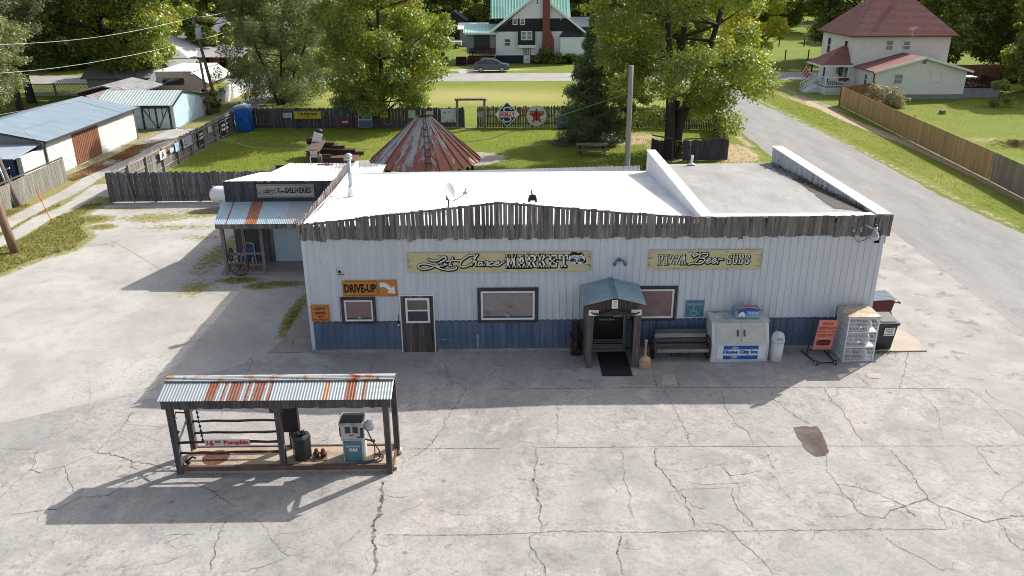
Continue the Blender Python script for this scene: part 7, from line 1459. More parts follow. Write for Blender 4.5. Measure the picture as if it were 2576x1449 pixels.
mb.mi(0).prism([(a[0]+.25,.45),(a[1]-.25,.45),((a[0]+a[1])/2,.62)],HY-.09,HY-.081); mb.build('door_panes',GLASS,d_)
m,nt,bs = newmat('red_brick'); N = NT(nt); bt = N.n('ShaderNodeTexBrick',ins={'Vector': N.n('ShaderNodeMapping',ins={'Vector': N.pos(),'Rotation': (PI/2,0,0)}).outputs[0],'Color1': (.25,.06,.045,1),'Color2': (.19,.045,.036,1),'Mortar': (.14,.05,.045,1),'Scale': 1.,'Mortar Size': .012,'Brick Width': .24,'Row Height': .085}); nt.links.new(bt.outputs[0],bs.inputs['Base Color']); bs.inputs['Roughness'].default_value = .85
mb = MB(); mb.prism([(5.92,0),(7.66,0),(7.66,3.25),(6.98,4.95),(6.98,10.6),(5.98,10.6),(5.98,3.25),(5.92,3.2)],HY-.65,HY-.022); mb.b2(5.93,7.03,HY-.7,HY-.0,10.6,10.75); mb.build('chimney',m,t)
mb = MB(); a0,b0 = r(1935,605,2250,690)[0],12.0; mb.slab([(a0-.2,HY-.9,3.75),(b0+.3,HY-.9,3.75),(b0+.3,HY-.02,4.45),(a0+.4,HY-.02,4.45)],.08); mb.build('lean_roof',mat('dark_shingle',(.05,.05,.055)),t); mb = MB(); mb.b2(a0,b0,HY-.8,HY-.03,1.1,3.7); mb.build('side_bay',WL,t)
# porch on the left
mb = MB(); corr(mb,(-5.4,HY-.6,4.35),(-.5,HY-.6,4.35),(-.5,HY+3.5,5.3),(-5.4,HY+3.5,5.3),.42,.03,ribbed=True); pr_ = mb.build('porch_roof',GRN,t); mb = MB(); mb.b2(-5.3,-.76,HY-.6,HY-.5,4.1,4.33); mb.build('gutter',WHITE,pr_)
GYW = mat('grey_porch_boards',(.28,.29,.31),(.2,.21,.23),2); mb = MB(); mb.b2(-5.0,-.77,HY+.2,HY+3,1.4,4.2); mb.build('porch_wall',GYW,t); mb = MB(); mb.b2(-3.9,-1.6,HY+.1,HY+.19,2.0,3.95); mb.build('porch_screen',plain('dark_screen',(.03,.03,.035),.4),t)
MAR = wood('maroon_deck',(.07,.025,.03),(.04,.018,.02),'Z',.3); mb = MB(); boards(mb,(-4.6,HY-1.0),(-.8,HY-1.0),1.1,2.15,.12,.04,.03,0,3); mb.b2(-4.8,-.8,HY-1.05,HY+.2,1.0,1.1); boards(mb,(-4.9,HY-.95),(-.8,HY-.95),0,1.0,.2,.01,.03,0,4); mb.b2(-4.6,-.8,HY-1.06,HY-.94,2.15,2.22); mb.build('deck',MAR,t)
mb = MB()
for i in range(6): mb.b2(-6.5,-5.0,HY-2.6+i*.3,HY-2.3+i*.3,.0,.18*(i+1))
mb.build('deck_steps',MAR,t)
t = thing('charcoal_kettle','black covered grill beside the maroon deck steps','grill',(-4.2,118.6,0)); mb = MB().smooth(); mb.sphere((-4.1,118.7,1.9),(.35,.3,.35)); mb.tube([(-4.1,118.7,1.1),(-4.1,118.7,1.6)],.05); mb.build('bowl',BLACK,t)
# ---- parked car
t = thing('parked_car','steel grey crossover car parked on the shoulder in front of the green roofed house','car',(-1.3,109.9,0),rz=PI,world=False)
CP = mat('steel_grey_paint',(.10,.125,.165),(.09,.115,.15),2,.28,fine=.03,metal=.5,spec=.6); L_ = 2.38
prof = [(-L_,.45),(-L_+.02,.75),(-L_+.12,.95),(-1.95,1.02),(-1.35,1.08),(-.75,1.50),(-.2,1.66),(.6,1.68),(1.35,1.60),(1.95,1.30),(2.25,1.05),(2.36,.8),(2.36,.5),(2.2,.30),(-2.2,.28)]
mb = MB().smooth(False); n = len(prof)
hw_ = [.86,.9,.93,.93,.90,.72,.68,.68,.68,.78,.88,.9,.9,.86,.86]
V = [(p[0],-w_,p[1])for p,w_ in zip(prof,hw_)] + [(p[0],w_,p[1])for p,w_ in zip(prof,hw_)]
bl = [(-2.3,-.93,.62),(2.3,-.93,.62)]
mb.add(V,[(i,(i+1)%n,n+(i+1)%n,n+i)for i in range(n)][::1])
# side skins with a waist line
for s in (-1,1):
    side = [(-2.36,.45),(-2.26,.95),(-1.95,1.02),(-1.35,1.08),(-.75,1.10),(.6,1.13),(1.95,1.15),(2.25,1.05),(2.36,.8),(2.36,.5),(2.2,.30),(1.82,.30),(1.75,.55),(1.6,.70),(1.4,.74),(1.2,.70),(1.05,.55),(.98,.3),(-1.0,.28),(-1.06,.55),(-1.2,.70),(-1.4,.74),(-1.6,.70),(-1.76,.55),(-1.82,.28),(-2.2,.28)]
    P = [(a,s*.935,b)for a,b in side]; T = tessellate_polygon([[Vector((a,b,0))for a,b in side]]); mb.add(P,T)
    gh = [(-1.35,1.08),(-.75,1.50),(-.2,1.66),(.6,1.68),(1.35,1.60),(1.95,1.30),(2.1,1.13),(.6,1.13)]; ww = [.93,.75,.70,.70,.70,.80,.92,.935]
    P = [(a,s*(w_+.0),b)for(a,b),w_ in zip(gh,ww)] + [(-.75,s*.935,1.10)]; mb.add(P,[(0,8,1),(1,8,7,2),(2,7,3),(3,7,4),(4,7,5),(5,7,6)])
body = mb.build('body',CP,t)
for s in (-1,1):
    mb = MB(); g1 = [(-1.05,1.14,.94),(-.66,1.46,.785),(-.12,1.60,.73),(.20,1.62,.725),(.22,1.17,.945)]; g2 = [(.30,1.17,.945),(.28,1.62,.725),(.7,1.62,.725),(1.3,1.54,.73),(1.72,1.32,.82),(1.75,1.19,.94)]
    for g in (g1,g2): mb.add([(a,s*(w_+.012),b)for a,b,w_ in g],[tuple(range(len(g)))])
    mb.build('side_glass',GLASS,t)
    mb = MB(); mb.box((-.95,s*1.02,1.13),(.2,.14,.13)); mb.build('wing_mirror',CP,t)
mb = MB(); mb.add([(-1.34,-.85,1.10),(-1.34,.85,1.10),(-.74,.68,1.515),(-.74,-.68,1.515)],[(0,1,2,3)]); mb.build('windscreen',GLASS,t)
mb = MB(); mb.add([(1.40,-.62,1.61),(1.40,.62,1.61),(1.93,.72,1.33),(1.93,-.72,1.33)],[(0,1,2,3)]); mb.build('rear_window',GLASS,t)
mb = MB(); mb.tube([(.95,-.6,1.73),(1.45,-.6,1.70)],.03,6); mb.tube([(-.5,.66,1.7),(1.0,.66,1.72)],.02,6); mb.tube([(-.5,-.66,1.7),(1.0,-.66,1.72)],.02,6); mb.build('roof_rails',ALU,t)
for s in (-1,1):
    mb = MB(); mb.box((-2.26,s*.7,.80),(.2,.36,.16)); mb.build('headlight',plain('headlight_glass',(.55,.58,.6),.15),t); mb = MB(); mb.box((2.24,s*.74,.96),(.2,.34,.16)); mb.build('tail_light',REDINK,t)
mb = MB(); mb.b2(-2.40,-2.33,-.7,.7,.35,.62); mb.build('grille',BLACKP,t); mb = MB(); mb.b2(2.33,2.41,-.8,.8,.38,.6); mb.build('rear_bumper',mat('pale_bumper',(.45,.46,.47)),t)
for x in (-1.4,1.4):
    for s in (-1,1):
        mb = MB().smooth(); mb.lathe([(.28,-.11),(.35,-.10),(.355,0),(.35,.10),(.28,.11)],(x,s*.84,.355),24,'Y',cap=True); wv = mb.build('wheel',BLACKP,t); mb = MB(); mb.lathe([(.245,-.02),(.25,.02)],(x,s*.945,.355),20,'Y')
        for k in range(5): a = 2 * PI * k / 5; mb.beam((x,s*.972,.355),(x+.22*math.cos(a),s*.972,.355+.22*math.sin(a)),.03,.06)
        mb.build('rim',ALU,wv)
# ---- red roofed farmhouse
SH = shingle('red_shingles',(.27,.115,.098),(.20,.082,.072)); SHD = SH
CW = mat('cream_lap_siding',(.80,.78,.72),(.74,.72,.66),1.5,.75)
t = thing('red_roofed_house','two storey cream farmhouse with a red hipped roof, low gabled wing and corner porch','house',(43,88,0)); RH = t
hx0,hx1,hy0,hy1,ez = 37.6,47.9,87.9,96.6,6.0
mb = MB(); lap(mb,wallplane(hy0,hx0,0),[(0,.5),(hx1-hx0,.5),(hx1-hx0,ez),(0,ez)],.17,.02); mb.b2(hx0+.02,hx1-.02,hy0+.011,hy1,0,ez); lap(mb,Plane2((hx0,hy1,0),(0,-1,0),(0,0,1)),[(0,.5),(hy1-hy0,.5),(hy1-hy0,ez),(0,ez)],.17,.02); lap(mb,Plane2((hx1,hy0,0),(0,1,0),(0,0,1)),[(0,.5),(hy1-hy0,.5),(hy1-hy0,ez),(0,ez)],.17,.02); mb.build('main_wall',CW,t)
o_ = .55; A = [(hx0-o_,hy0-o_,ez),(hx1+o_,hy0-o_,ez),(hx1+o_,hy1+o_,ez),(hx0-o_,hy1+o_,ez)]; r0,r1 = (41.9,92.2,10.6),(43.8,92.2,10.6)
mb = MB(); mb.add(A+[r0,r1],[(0,1,5,4),(1,2,5),(2,3,4,5),(3,0,4),(3,2,1,0)]); rf = mb.build('hip_roof',SH,t)
mb = MB()
for a,b in zip(A,A[1:]+A[:1]): mb.beam((a[0],a[1],ez-.06),(b[0],b[1],ez-.06),.08,.14)
mb.build('gutter',plain('maroon_gutter',(.12,.05,.045)),rf); mb = MB(); mb.box((43.2,91.0,10.1),(.5,.5,.3)); mb.build('roof_vent',plain('dark_vent',(.1,.03,.03)),rf)
xg = 43.0; ax0,ax1,ay = 38.25,47.6,83.1
mb = MB(); lap(mb,wallplane(ay,ax0,0),[(0,.55),(ax1-ax0,.55),(ax1-ax0,2.9),(xg-ax0,4.1),(0,2.9)],.17,.02); mb.b2(ax0+.02,ax1-.02,ay+.011,hy0,0,2.9); lap(mb,Plane2((ax0,hy0,0),(0,-1,0),(0,0,1)),[(0,.5),(hy0-ay,.5),(hy0-ay,2.9),(0,2.9)],.17,.02); mb.build('wing_wall',CW,t)
mb = MB(); mb.slab([(ax0-.4,ay-.45,2.85),(xg,ay-.45,4.25),(xg,hy0,4.25),(ax0-.4,hy0,2.85)],.1); mb.slab([(xg,ay-.45,4.25),(ax1+.4,ay-.45,2.85),(ax1+.4,hy0,2.85),(xg,hy0,4.25)],.1); wr = mb.build('wing_roof',SH,t)
mb = MB(); mb.beam((ax0-.42,ay-.49,2.80),(xg,ay-.49,4.19),.06,.22); mb.beam((xg,ay-.49,4.19),(ax1+.42,ay-.49,2.80),.06,.22); mb.build('rake_board',WHITE,wr)
mb = MB(); mb.b2(41.0,ax1+.02,ay-.04,ay-.001,0,.5); mb.b2(ax0-.02,41.0,ay-.03,ay-.001,0,.5); mb.build('foundation',mat('block_foundation',(.30,.29,.28),(.22,.21,.2),2),t)
mb = MB(); mb.tube([(ax0-.35,ay-.3,2.75),(ax0-.1,ay+.05,2.5),(ax0-.08,ay+.05,.1)],.06,8); mb.build('downspout',plain('maroon_gutter',(.12,.05,.045)),t)
for a,Y in (((1185,395,1270,510),hy0),((1355,405,1440,505),hy0),((1265,735,1365,845),ay)): hwin(t,*rect(kr,*a,Y),Y-.02,gl=GLASSB,tw=.1)
a = rect(kr,1640,718,1742,830,ay); mb = MB(); border(mb,wallplane(ay-.03,a[0],a[2]),a[1]-a[0],a[3]-a[2],.02,.05,0); mb.build('blocked_window',mat('cream_trim',(.5,.48,.43)),t)
mb = MB(); a = rect(kr,1560,592,1598,640,ay); mb.b2(a[0],a[1],ay-.06,ay-.02,a[2],a[3]); mb.build('gable_vent',mat('grey_vent',(.3,.31,.35)),t)
def xwin(parent,X,y0,y1,z0,z1):    # windows in a west wall
    mb = MB(); tw = .1
    for q in ((y0,y1,z1-tw,z1),(y0,y1,z0,z0+tw),(y0,y0+tw,z0+tw,z1-tw),(y1-tw,y1,z0+tw,z1-tw),(y0+tw,y1-tw,(z0+z1)/2-.03,(z0+z1)/2+.03)): mb.b2(X-.09,X-.005,q[0],q[1],q[2],q[3])
    f = mb.build('window',WHITE,parent); mb = MB(); mb.b2(X-.06,X-.04,y0+.09,y1-.09,z0+.09,z1-.09); mb.build('pane',GLASS,f)
xwin(t,hx0,93.9,94.9,3.6,5.4); xwin(t,hx0,89.2,90.2,3.6,5.4); xwin(t,hx0,88.2,89.1,1.0,2.7); xwin(t,ax0,84.7,85.5,1.2,2.4)
mb = MB(); mb.b2(hx0-.08,hx0-.01,90.6,91.6,.8,2.9); dr_ = mb.build('front_door',WHITE,t); mb = MB(); mb.b2(hx0-.1,hx0-.081,90.85,91.35,1.7,2.6); mb.build('door_glass',GLASSB,dr_)
# corner porch
px0,px1,py0,py1 = 34.7,37.55,86.7,91.6
mb = MB(); mb.b2(px0,px1,py0,py1,.75,.85); mb.build('porch_floor',mat('grey_porch_floor',(.3,.31,.33)),t)
mb = MB(); boards(mb,(px0,py0),(px1,py0),0,.75,.1,.02,.02,0,5); boards(mb,(px0,py1),(px0,py0),0,.75,.1,.02,.02,0,6); mb.build('porch_skirt',WHITE,t)
mb = MB(); ae = (px0-.3,py0+.9); be = px1 + .3
E_ = [(px0-.3,py0+1.0,2.95),(px1+.25,py0+1.0,2.95),(px1+.25,py1+.4,2.95),(px0-.3,py1+.4,2.95)]; mb.add(E_+[(px1-.6,89.3,4.8),(px1,89.3,4.8)],[(0,1,5,4),(1,2,5),(2,3,4,5),(3,0,4),(3,2,1,0)]); pf = mb.build('porch_roof',SH,t)
mb = MB(); [mb.beam((a[0],a[1],2.87),(b[0],b[1],2.87),.08,.16)for a,b in zip(E_,E_[1:]+E_[:1])]; mb.build('porch_fascia',WHITE,pf)
for q in ((px0+.1,py0+1.2),(px0+.1,py1-.1),(px1-.1,py0+1.2)): mb = MB(); mb.b2(q[0]-.07,q[0]+.07,q[1]-.07,q[1]+.07,.85,2.8); mb.build('porch_post',WHITE if q[0]>36 else plain('dark_post',(.03,.025,.03)),t)
mb = MB()
def rail(mb,a,b,z0=.9,z1=1.8,n=14):
    mb.beam((*a,z1),(*b,z1),.08,.07); mb.beam((*a,z0+.08),(*b,z0+.08),.05,.05)
    for i in range(n+1): f = i / n; x,y = a[0] + (b[0]-a[0]) * f,a[1] + (b[1]-a[1]) * f; w_ = .09 if i in (0,n) else .035; mb.b2(x-w_/2,x+w_/2,y-w_/2,y+w_/2,z0,z1+(.12 if w_>.05 else 0))
for a in ((px0,py0),(px1,py0),14),((px0,py0+.12),(px0,py0+1.7),9),((px0,89.8),(px0,py1),9): mb = MB(); rail(mb,a[0],a[1],n=a[2]); mb.build('porch_railing',WHITE,t)
mb = MB()
for i in range(5): mb.b2(px0-.3*(5-i),px0-.3*(4-i),88.45,89.75,0,.16*(i+1)-.03)
mb.build('porch_steps',WHITE,t); mb = MB()
for y in (88.42,89.78):
    mb.beam((px0-1.6,y,.9),(px0,y,1.75),.07,.07); mb.beam((px0-1.6,y,.15),(px0,y,1.0),.05,.05)
    for i in range(9): f = i / 8; x = px0 - 1.6 + 1.6 * f; mb.b2(x-.02,x+.02,y-.02,y+.02,.1+.85*f,.9+.85*f)
mb.build('stair_railing',WHITE,t)
t = thing('striped_flag','small red and white striped flag hanging from the cream farmhouse porch','flag',(34.2,91.3,1.2)); mb = MB(); mb.tube([(34.7,91.2,1.5),(33.9,91.2,2.9)],.02,5); mb.build('staff',WHITE,t)
mb = MB()
for i in range(7): mb.mi(i%2); mb.add([(33.95+i*.085,91.2,2.75-i*.16),(33.95+(i+1)*.085,91.2,2.75-(i+1)*.16),(33.75+(i+1)*.1-.3,91.0,1.95-(i+1)*.1),(33.75+i*.1-.3,91.0,1.95-i*.1)],[(0,1,2,3)])
mb.build('cloth',[REDINK,WINK],t)
t = thing('blue_porch_planter','blue patterned planter tub on the cream farmhouse porch corner','planter',(35.0,88.0,.85)); mb = MB().smooth(); mb.lathe([(.25,0),(.34,.45),(.36,.5),(0,.5)],(35.0,87.7,1.2),14); mb.build('tub',mat('blue_glaze',(.08,.1,.3),(.15,.18,.4),6,.4),t)
t = thing('window_box','dark red flower box hanging on the white porch railing','planter',(36.6,86.6,1.6)); mb = MB(); mb.b2(36.0,37.0,86.45,86.65,1.5,1.78); mb.build('box',plain('maroon_box',(.13,.03,.03)),t)
t = thing('door_wreath','large round wreath beside the front door of the cream farmhouse','wreath',(37.5,89.9,2.0)); mb = MB(); P = [(37.47,90.1+.35*math.cos(2*PI*k/16),2.1+.5*math.sin(2*PI*k/16))for k in range(17)]; mb.tube(P,.08,6); mb.build('ring',mat('dry_vine',(.14,.11,.08),(.08,.1,.04),9),t)
t = thing('tv_antenna','thin rooftop antenna mast standing at the hip roof eave','antenna',(44.0,87.4,4.2)); q = PY(*kr(1460,320),87.3); mb = MB(); mb.tube([(q[0],87.3,4.3),(q[0]+.05,87.3,q[1]+.5)],.02,5)
for i in range(5): mb.beam((q[0]-.5+i*.05,87.3,q[1]+.2+i*.07),(q[0]+.4,87.3,q[1]+.3+i*.06),.015,.015)
mb.build('mast',WHITEB,t)
t = thing('garden_deck','dark red raised deck on concrete blocks right of the cream farmhouse','deck',(50,85,0)); mb = MB(); mb.b2(47.9,52.0,84,88,1.0,1.1); boards(mb,(47.9,84.0),(52.0,84.0),1.1,1.9,.13,.04,.03,0,8); boards(mb,(52.0,84),(52.0,88),1.1,1.9,.13,.04,.03,0,9); mb.build('deck',MAR,t); mb = MB(); mb.b2(47.9,52,84.05,84.25,0,.99); mb.build('base',mat('block_foundation',(.3,.29,.28)),t)
t = thing('white_garden_table','white garden table standing on the dark red deck','table',(49.5,86.5,1.1)); mb = MB(); mb.b2(48.3,50.4,85.8,87.2,1.85,1.92); mb.build('tabletop',WHITE,t); mb = MB(); [mb.b2(x,x+.06,y,y+.06,1.1,1.85)for x in(48.4,50.2)for y in(85.9,87.0)]; mb.build('leg',WHITE,t)
# cedar fence
CED = wood('cedar_boards',(.74,.51,.27),(.56,.36,.18),island=.3); CEDG = wood('greyed_cedar',(.46,.37,.29),(.33,.265,.21),island=.3); CEDR = wood('red_cedar',(.40,.19,.10),(.29,.14,.075),island=.3)
fence('cedar_fence','new honey coloured cedar privacy fence running along the verge of the side road',(33.45,79.4),(30.85,49.0),.03,1.82,CED,CEDR,side=1,seed=91,w=.14,gap=.006,jag=.006,post_every=2.4)
fence('cedar_fence','greyer older cedar fence continuing towards the camera at the right edge',(30.84,48.9),(28.6,28.0),.03,1.82,CEDG,CEDR,side=1,seed=92,w=.14,gap=.006,jag=.006)
fence('cedar_fence','short reddish cedar fence joining the corner to the cream farmhouse',(33.5,79.5),(38.3,82.9),.03,1.8,CEDR,CEDR,side=1,seed=93,w=.14,gap=.006,jag=.006)
t = thing('fence_batten','bright orange batten fixed upright on the honey coloured cedar fence','batten',(32.3,66.3,0)); q = G(*kr(1452,1388)); mb = MB(); mb.b2(q[0]-.12,q[0]-.06,q[1]-.1,q[1]+.1,.1,1.9); mb.build('batten',mat('fresh_orange_wood',(.62,.32,.06),(.5,.42,.2),7),t)
fence('rear_cedar_fence','reddish brown board fence in the far right garden behind the deck',(51.0,98.5),(78,94.5),0,1.85,CEDR,CEDR,side=-1,seed=94,w=.16,gap=.01,jag=.02)
c = G(*kr(1755,1140)); t = thing('tree_stump','cut grey tree stump on the lawn behind the cedar fence','stump',(*c,0)); mb = MB(); mb.lathe([(.34,0),(.29,.12),(.27,.34)],(*c,0),14); mb.build('stump',wood('stump_wood',(.32,.28,.24),(.2,.17,.14)),t)
c = G(2555,368); t = thing('brush_pile','low pile of dry brown brush at the right edge of the garden','brush pile',(*c,0)); mb = MB(); rg = random.Random(9)
for _ in range(900): a = rg.uniform(0,6.3); r_ = abs(rg.gauss(0,.9)); q = (c[0]+r_*math.cos(a),c[1]+r_*math.sin(a),rg.uniform(0,.45)*math.exp(-r_*.6)); a = rg.uniform(0,6.3); mb.add([q,(q[0]+.03,q[1],q[2]+.02),(q[0]+.3*math.cos(a),q[1]+.3*math.sin(a),q[2]+rg.uniform(0,.2))],[(0,1,2)])
mb.build('brush',mat('dry_brush',(.30,.17,.09),(.14,.08,.04),5,fine=.4),t)
# wire fence across the back field
t = thing('wire_fence','thin wire stock fence on dark posts enclosing the far meadow','fence',(46,124,0)); pts = [(38.9,133),(38.9,122.4),(45.9,122.7),(57,123.4),(64,124)]; pts2 = [(38.9,144.5),(48.7,144.7),(58,146),(70,148)]
for PP in (pts,pts2):
    mb = MB()
    for a,b in zip(PP[:-1],PP[1:]):
        for z in (.3,.6,.9,1.2): mb.beam((*a,z),(*b,z),.012,.012)
    mb.build('wire',WIRE,t)
for PP in (pts,pts2):
    for a,b in zip(PP[:-1],PP[1:]):
        n = max(1,int(math.hypot(b[0]-a[0],b[1]-a[1])/3.4))
        for i in range(n): f = i / n; x,y = a[0] + (b[0]-a[0]) * f,a[1] + (b[1]-a[1]) * f; mb = MB(); mb.b2(x-.07,x+.07,y-.07,y+.07,0,1.5); mb.build('post',WOODB,t)
t = thing('arched_grain_shed','pale round-topped metal shed beyond the meadow beside the red roof','shed',(61,152,0)); mb = MB().smooth(False)
P = [(57.6,0),(57.9,2.4),(58.8,4.2),(60.2,5.0),(61.6,4.2),(62.5,2.4),(62.8,0)]; mb.prism(P,148.5,156,'XZ'); mb.build('shell',mat('pale_galvanised',(.42,.46,.46),(.32,.37,.36),.8,.5,metal=.3),t)
# ---- generic far houses
def house(name,label,x0,x1,y0,y1,eave,ridge,axis,wm,rm,wins=(),over=.4,cat='house',hip=False,door=None):
    t = thing(name,label,cat,((x0+x1)/2,(y0+y1)/2,0)); mb = MB(); mb.b2(x0,x1,y0,y1,0,eave)
    if axis == 'X' and not hip: mb.prism([(y0,eave),(y1,eave),((y0+y1)/2,ridge-.1)],x0,x1,'YZ')
    elif not hip: mb.prism([(x0,eave),(x1,eave),((x0+x1)/2,ridge-.1)],y0,y1,'XZ')
    mb.build('wall',wm,t); mb = MB(); xm,ym = (x0+x1) / 2,(y0+y1) / 2; X0,X1,Y0,Y1 = x0 - over,x1 + over,y0 - over,y1 + over; e = eave + .02
    if hip:
        L = min(x1-x0,y1-y0) / 2
        R0,R1 = ((x0+L,ym,ridge),(x1-L,ym,ridge)) if axis == 'X' else ((xm,y0+L,ridge),(xm,y1-L,ridge))
        A = [(X0,Y0,e),(X1,Y0,e),(X1,Y1,e),(X0,Y1,e)]
        mb.add(A+[R0,R1],[(0,1,5,4),(1,2,5),(2,3,4,5),(3,0,4),(3,2,1,0)]if axis=='X' else[(0,1,4),(1,2,5,4),(2,3,5),(3,0,4,5),(3,2,1,0)])
    elif axis == 'X': mb.slab([(X0,Y0,e-.1),(X1,Y0,e-.1),(X1,ym,ridge),(X0,ym,ridge)],.12); mb.slab([(X0,ym,ridge),(X1,ym,ridge),(X1,Y1,e-.1),(X0,Y1,e-.1)],.12)
    else: mb.slab([(X0,Y0,e-.1),(xm,Y0,ridge),(xm,Y1,ridge),(X0,Y1,e-.1)],.12); mb.slab([(xm,Y0,ridge),(X1,Y0,e-.1),(X1,Y1,e-.1),(xm,Y1,ridge)],.12)
    rf = mb.build('roof',rm,t)
    for a in wins: hwin(t,a[0],a[1],a[2],a[3],y0-.005,gl=GLASS)
    if door: mb = MB(); mb.b2(door[0],door[1],y0-.05,y0-.006,0,door[2]); mb.build('door',door[3],t)
    return t
SG = shingle('grey_shingles',(.30,.30,.31),(.24,.24,.25)); SL = shingle('silver_shingles',(.42,.42,.43),(.36,.36,.37)); SB = shingle('brown_shingles',(.17,.15,.13),(.12,.11,.1)); SGP = shingle('slate_shingles',(.20,.20,.23),(.15,.15,.18))
WLK = mat('white_lap_far',(.68,.68,.68),(.6,.6,.6),2); TANW = mat('tan_stone',(.42,.34,.27),(.34,.27,.22),3); CREW = mat('cream_stucco',(.55,.5,.42),(.48,.43,.36),2)
t = house('hip_roof_house','grey hip-roofed house with a covered porch, behind the cream camper',-49,-38.9,102.4,114,2.7,5.2,'Y',TANW,SL,hip=True)
mb = MB(); mb.slab([(-39.2,104.0,2.62),(-33.0,105.0,2.55),(-33.0,110,3.2),(-39.2,110,3.4)],.12); mb.build('porch_roof',SG,t); mb = MB(); [mb.b2(x,x+.15,105,105.15,0,2.6)for x in(-38.5,-36.8,-35,-33.3)]; mb.b2(-38.6,-33.1,105.0,105.1,0,.9); mb.build('porch_frame',MAR,t); mb = MB(); mb.b2(-38.7,-33.2,108.5,108.7,0,3.0); mb.build('porch_wall',MAR,t)
mb = MB(); mb.b2(-38.2,-36.9,108.42,108.49,1.0,2.3); mb.build('curtained_window',mat('orange_curtain',(.55,.2,.07)),t)
house('gabled_garage','white gabled garage with a pale grey roof between the camper and the hip-roofed house',-41.5,-34.7,90.3,96.3,2.35,3.45,'X',WLK,SL,cat='garage')
house('long_low_house','long grey-roofed low house under the big left maples',-43.2,-36.8,85.6,91.5,2.4,4.0,'X',mat('grey_house_wall',(.3,.3,.29)),SG)
house('stone_house','tan stone house with a slate roof behind the transformer pole',-60,-45.4,133,148,2.9,5.6,'X',TANW,SGP,wins=((-50,-48.8,1.0,2.2),(-47.8,-46.8,1.0,2.2)))
house('brown_barn','dark brown barn with a pale frame seen above the slate roof',-59,-52,172,180,3.4,5,'X',plain('dark_barn',(.05,.03,.025)),SB,cat='barn')
house('far_white_garage','white garage with a slate roof far beyond the feathery tree',-47.5,-36.5,192,202,2.5,4.8,'X',WLK,SGP,door=(-45.6,-40.8,2.3,mat('pale_garage_door',(.6,.62,.64))),cat='garage')
house('far_grey_house','pale grey house at the top of the picture above the white garage',-50,-34,235,246,4,6.5,'X',WLK,SG)
house('dark_log_shed','dark shed with a grey gable roof left of the green roofed house',-11.5,-7.0,166,176,3.6,5.4,'Y',plain('black_boards',(.035,.03,.03)),SG,cat='shed')
house('grey_stone_shed','rough grey shed with a white roof just left of the green roofed house',-7.4,-2.6,150,158,3.0,3.8,'X',mat('streaked_grey',(.34,.36,.37),(.2,.21,.22),1.5,.9,(1,1,6)),WR,cat='shed')
house('small_rear_wing','charcoal outbuilding with a pale roof right of the green roofed house',11.6,16.2,136,144,4.2,5.4,'X',CH,SL,cat='shed')
house('small_white_house','small white gabled house in the far right trees',62,70,226,236,3,5.6,'Y',WLK,SG)
# low metal roofed sheds below the tree
house('low_tin_shed','low shed with a streaked silver tin roof behind the barn shed',-39.8,-34.6,76.8,82.5,2.1,2.7,'Y',WOODR,mat('streaked_tin',(.46,.50,.53),(.22,.2,.2),1.2,.5,(1,4,1),.2,metal=.2),cat='shed')
house('rusty_tin_shed','low shed with a rusty brown tin roof left of the barn shed roof',-37.2,-34.6,70.8,76.2,2.0,2.6,'Y',WOODR,mat('rusty_tin',(.14,.07,.06),(.35,.33,.33),1.5,.7,(1,3,1),.2),cat='shed')
# vehicles and clutter in the far yard
def pickup(label,x,y,col,rz=0):
    t = thing('parked_pickup',label,'pickup truck',(x,y,0),rz,world=False); mb = MB(); mb.prism([(-2.6,.5),(-2.6,1.05),(-1.5,1.15),(-1.0,1.75),(.3,1.78),(.6,1.15),(2.6,1.15),(2.6,.5)],-.9,.9); mb.build('body',col,t)
    mb = MB(); mb.prism([(-1.35,1.2),(-.95,1.68),(.2,1.7),(.42,1.2)],-.91,.91); mb.build('windows',GLASS,t)
    for a in (-1.7,1.7):
        for s in (-1,1): mb = MB(); mb.lathe([(.38,-.1),(.38,.1)],(a,s*.82,.38),14,'Y'); mb.build('wheel',BLACKP,t)
pickup('maroon pickup truck parked by the dark shed, far left of the green roofed house',-12.6,158,plain('maroon_paint',(.18,.02,.02),.3)); pickup('white-hooded dark pickup truck by the far track left of the green roof',-9.5,146,mat('white_truck',(.6,.6,.6)))
t = thing('picket_fence','short white picket fence beside the maroon pickup','fence',(-15.5,156,0)); mb = MB(); boards(mb,(-17,156),(-14.6,156),0,1.2,.25,.12,.03,0,3); mb.build('pickets',WHITE,t)
t = thing('red_toy_slide','bright red plastic figure-like slide post beside the maroon pickup','playset',(-11.3,156,0)); mb = MB(); mb.b2(-11.5,-11.1,155.8,156.2,.8,2.4); mb.b2(-11.4,-11.2,155.9,156.1,0,.8); mb.build('post',RED,t)
# lattice fence at the left
t = thing('lattice_fence','white diamond lattice fence under the left trees','fence',(-48,91,0)); mb = MB(); la,lb = -51.5,-43.5; x = la
while x < lb - 1.0:
    mb.beam((x,89.0,.15),(x+1.1,89.0,1.25),.03,.06); mb.beam((x+1.1,88.97,.15),(x,88.97,1.25),.03,.06); x += .28
mb.beam((la,88.95,1.28),(lb,88.95,1.28),.05,.1); mb.beam((la,88.95,.12),(lb,88.95,.12),.05,.1); mb.build('lattice',mat('off_white_lattice',(.45,.44,.40)),t)
for x in (la,-48.5,lb): mb = MB(); mb.b2(x-.08,x+.08,88.9,89.05,0,2.0 if x==lb else 1.4); mb.build('post',WOODG,t)
t = thing('garden_bench_heap','pale boards and a garden seat on the lawn behind the white garage','garden seat',(-40,70,0)); mb = MB(); mb.b2(-40.5,-38.8,68.5,69.3,.4,.48); mb.b2(-40.5,-38.8,69.3,69.36,.48,.95); [mb.b2(x,x+.08,68.6,69.3,0,.4)for x in(-40.4,-39.0)]; mb.build('seat',WOODL,t)
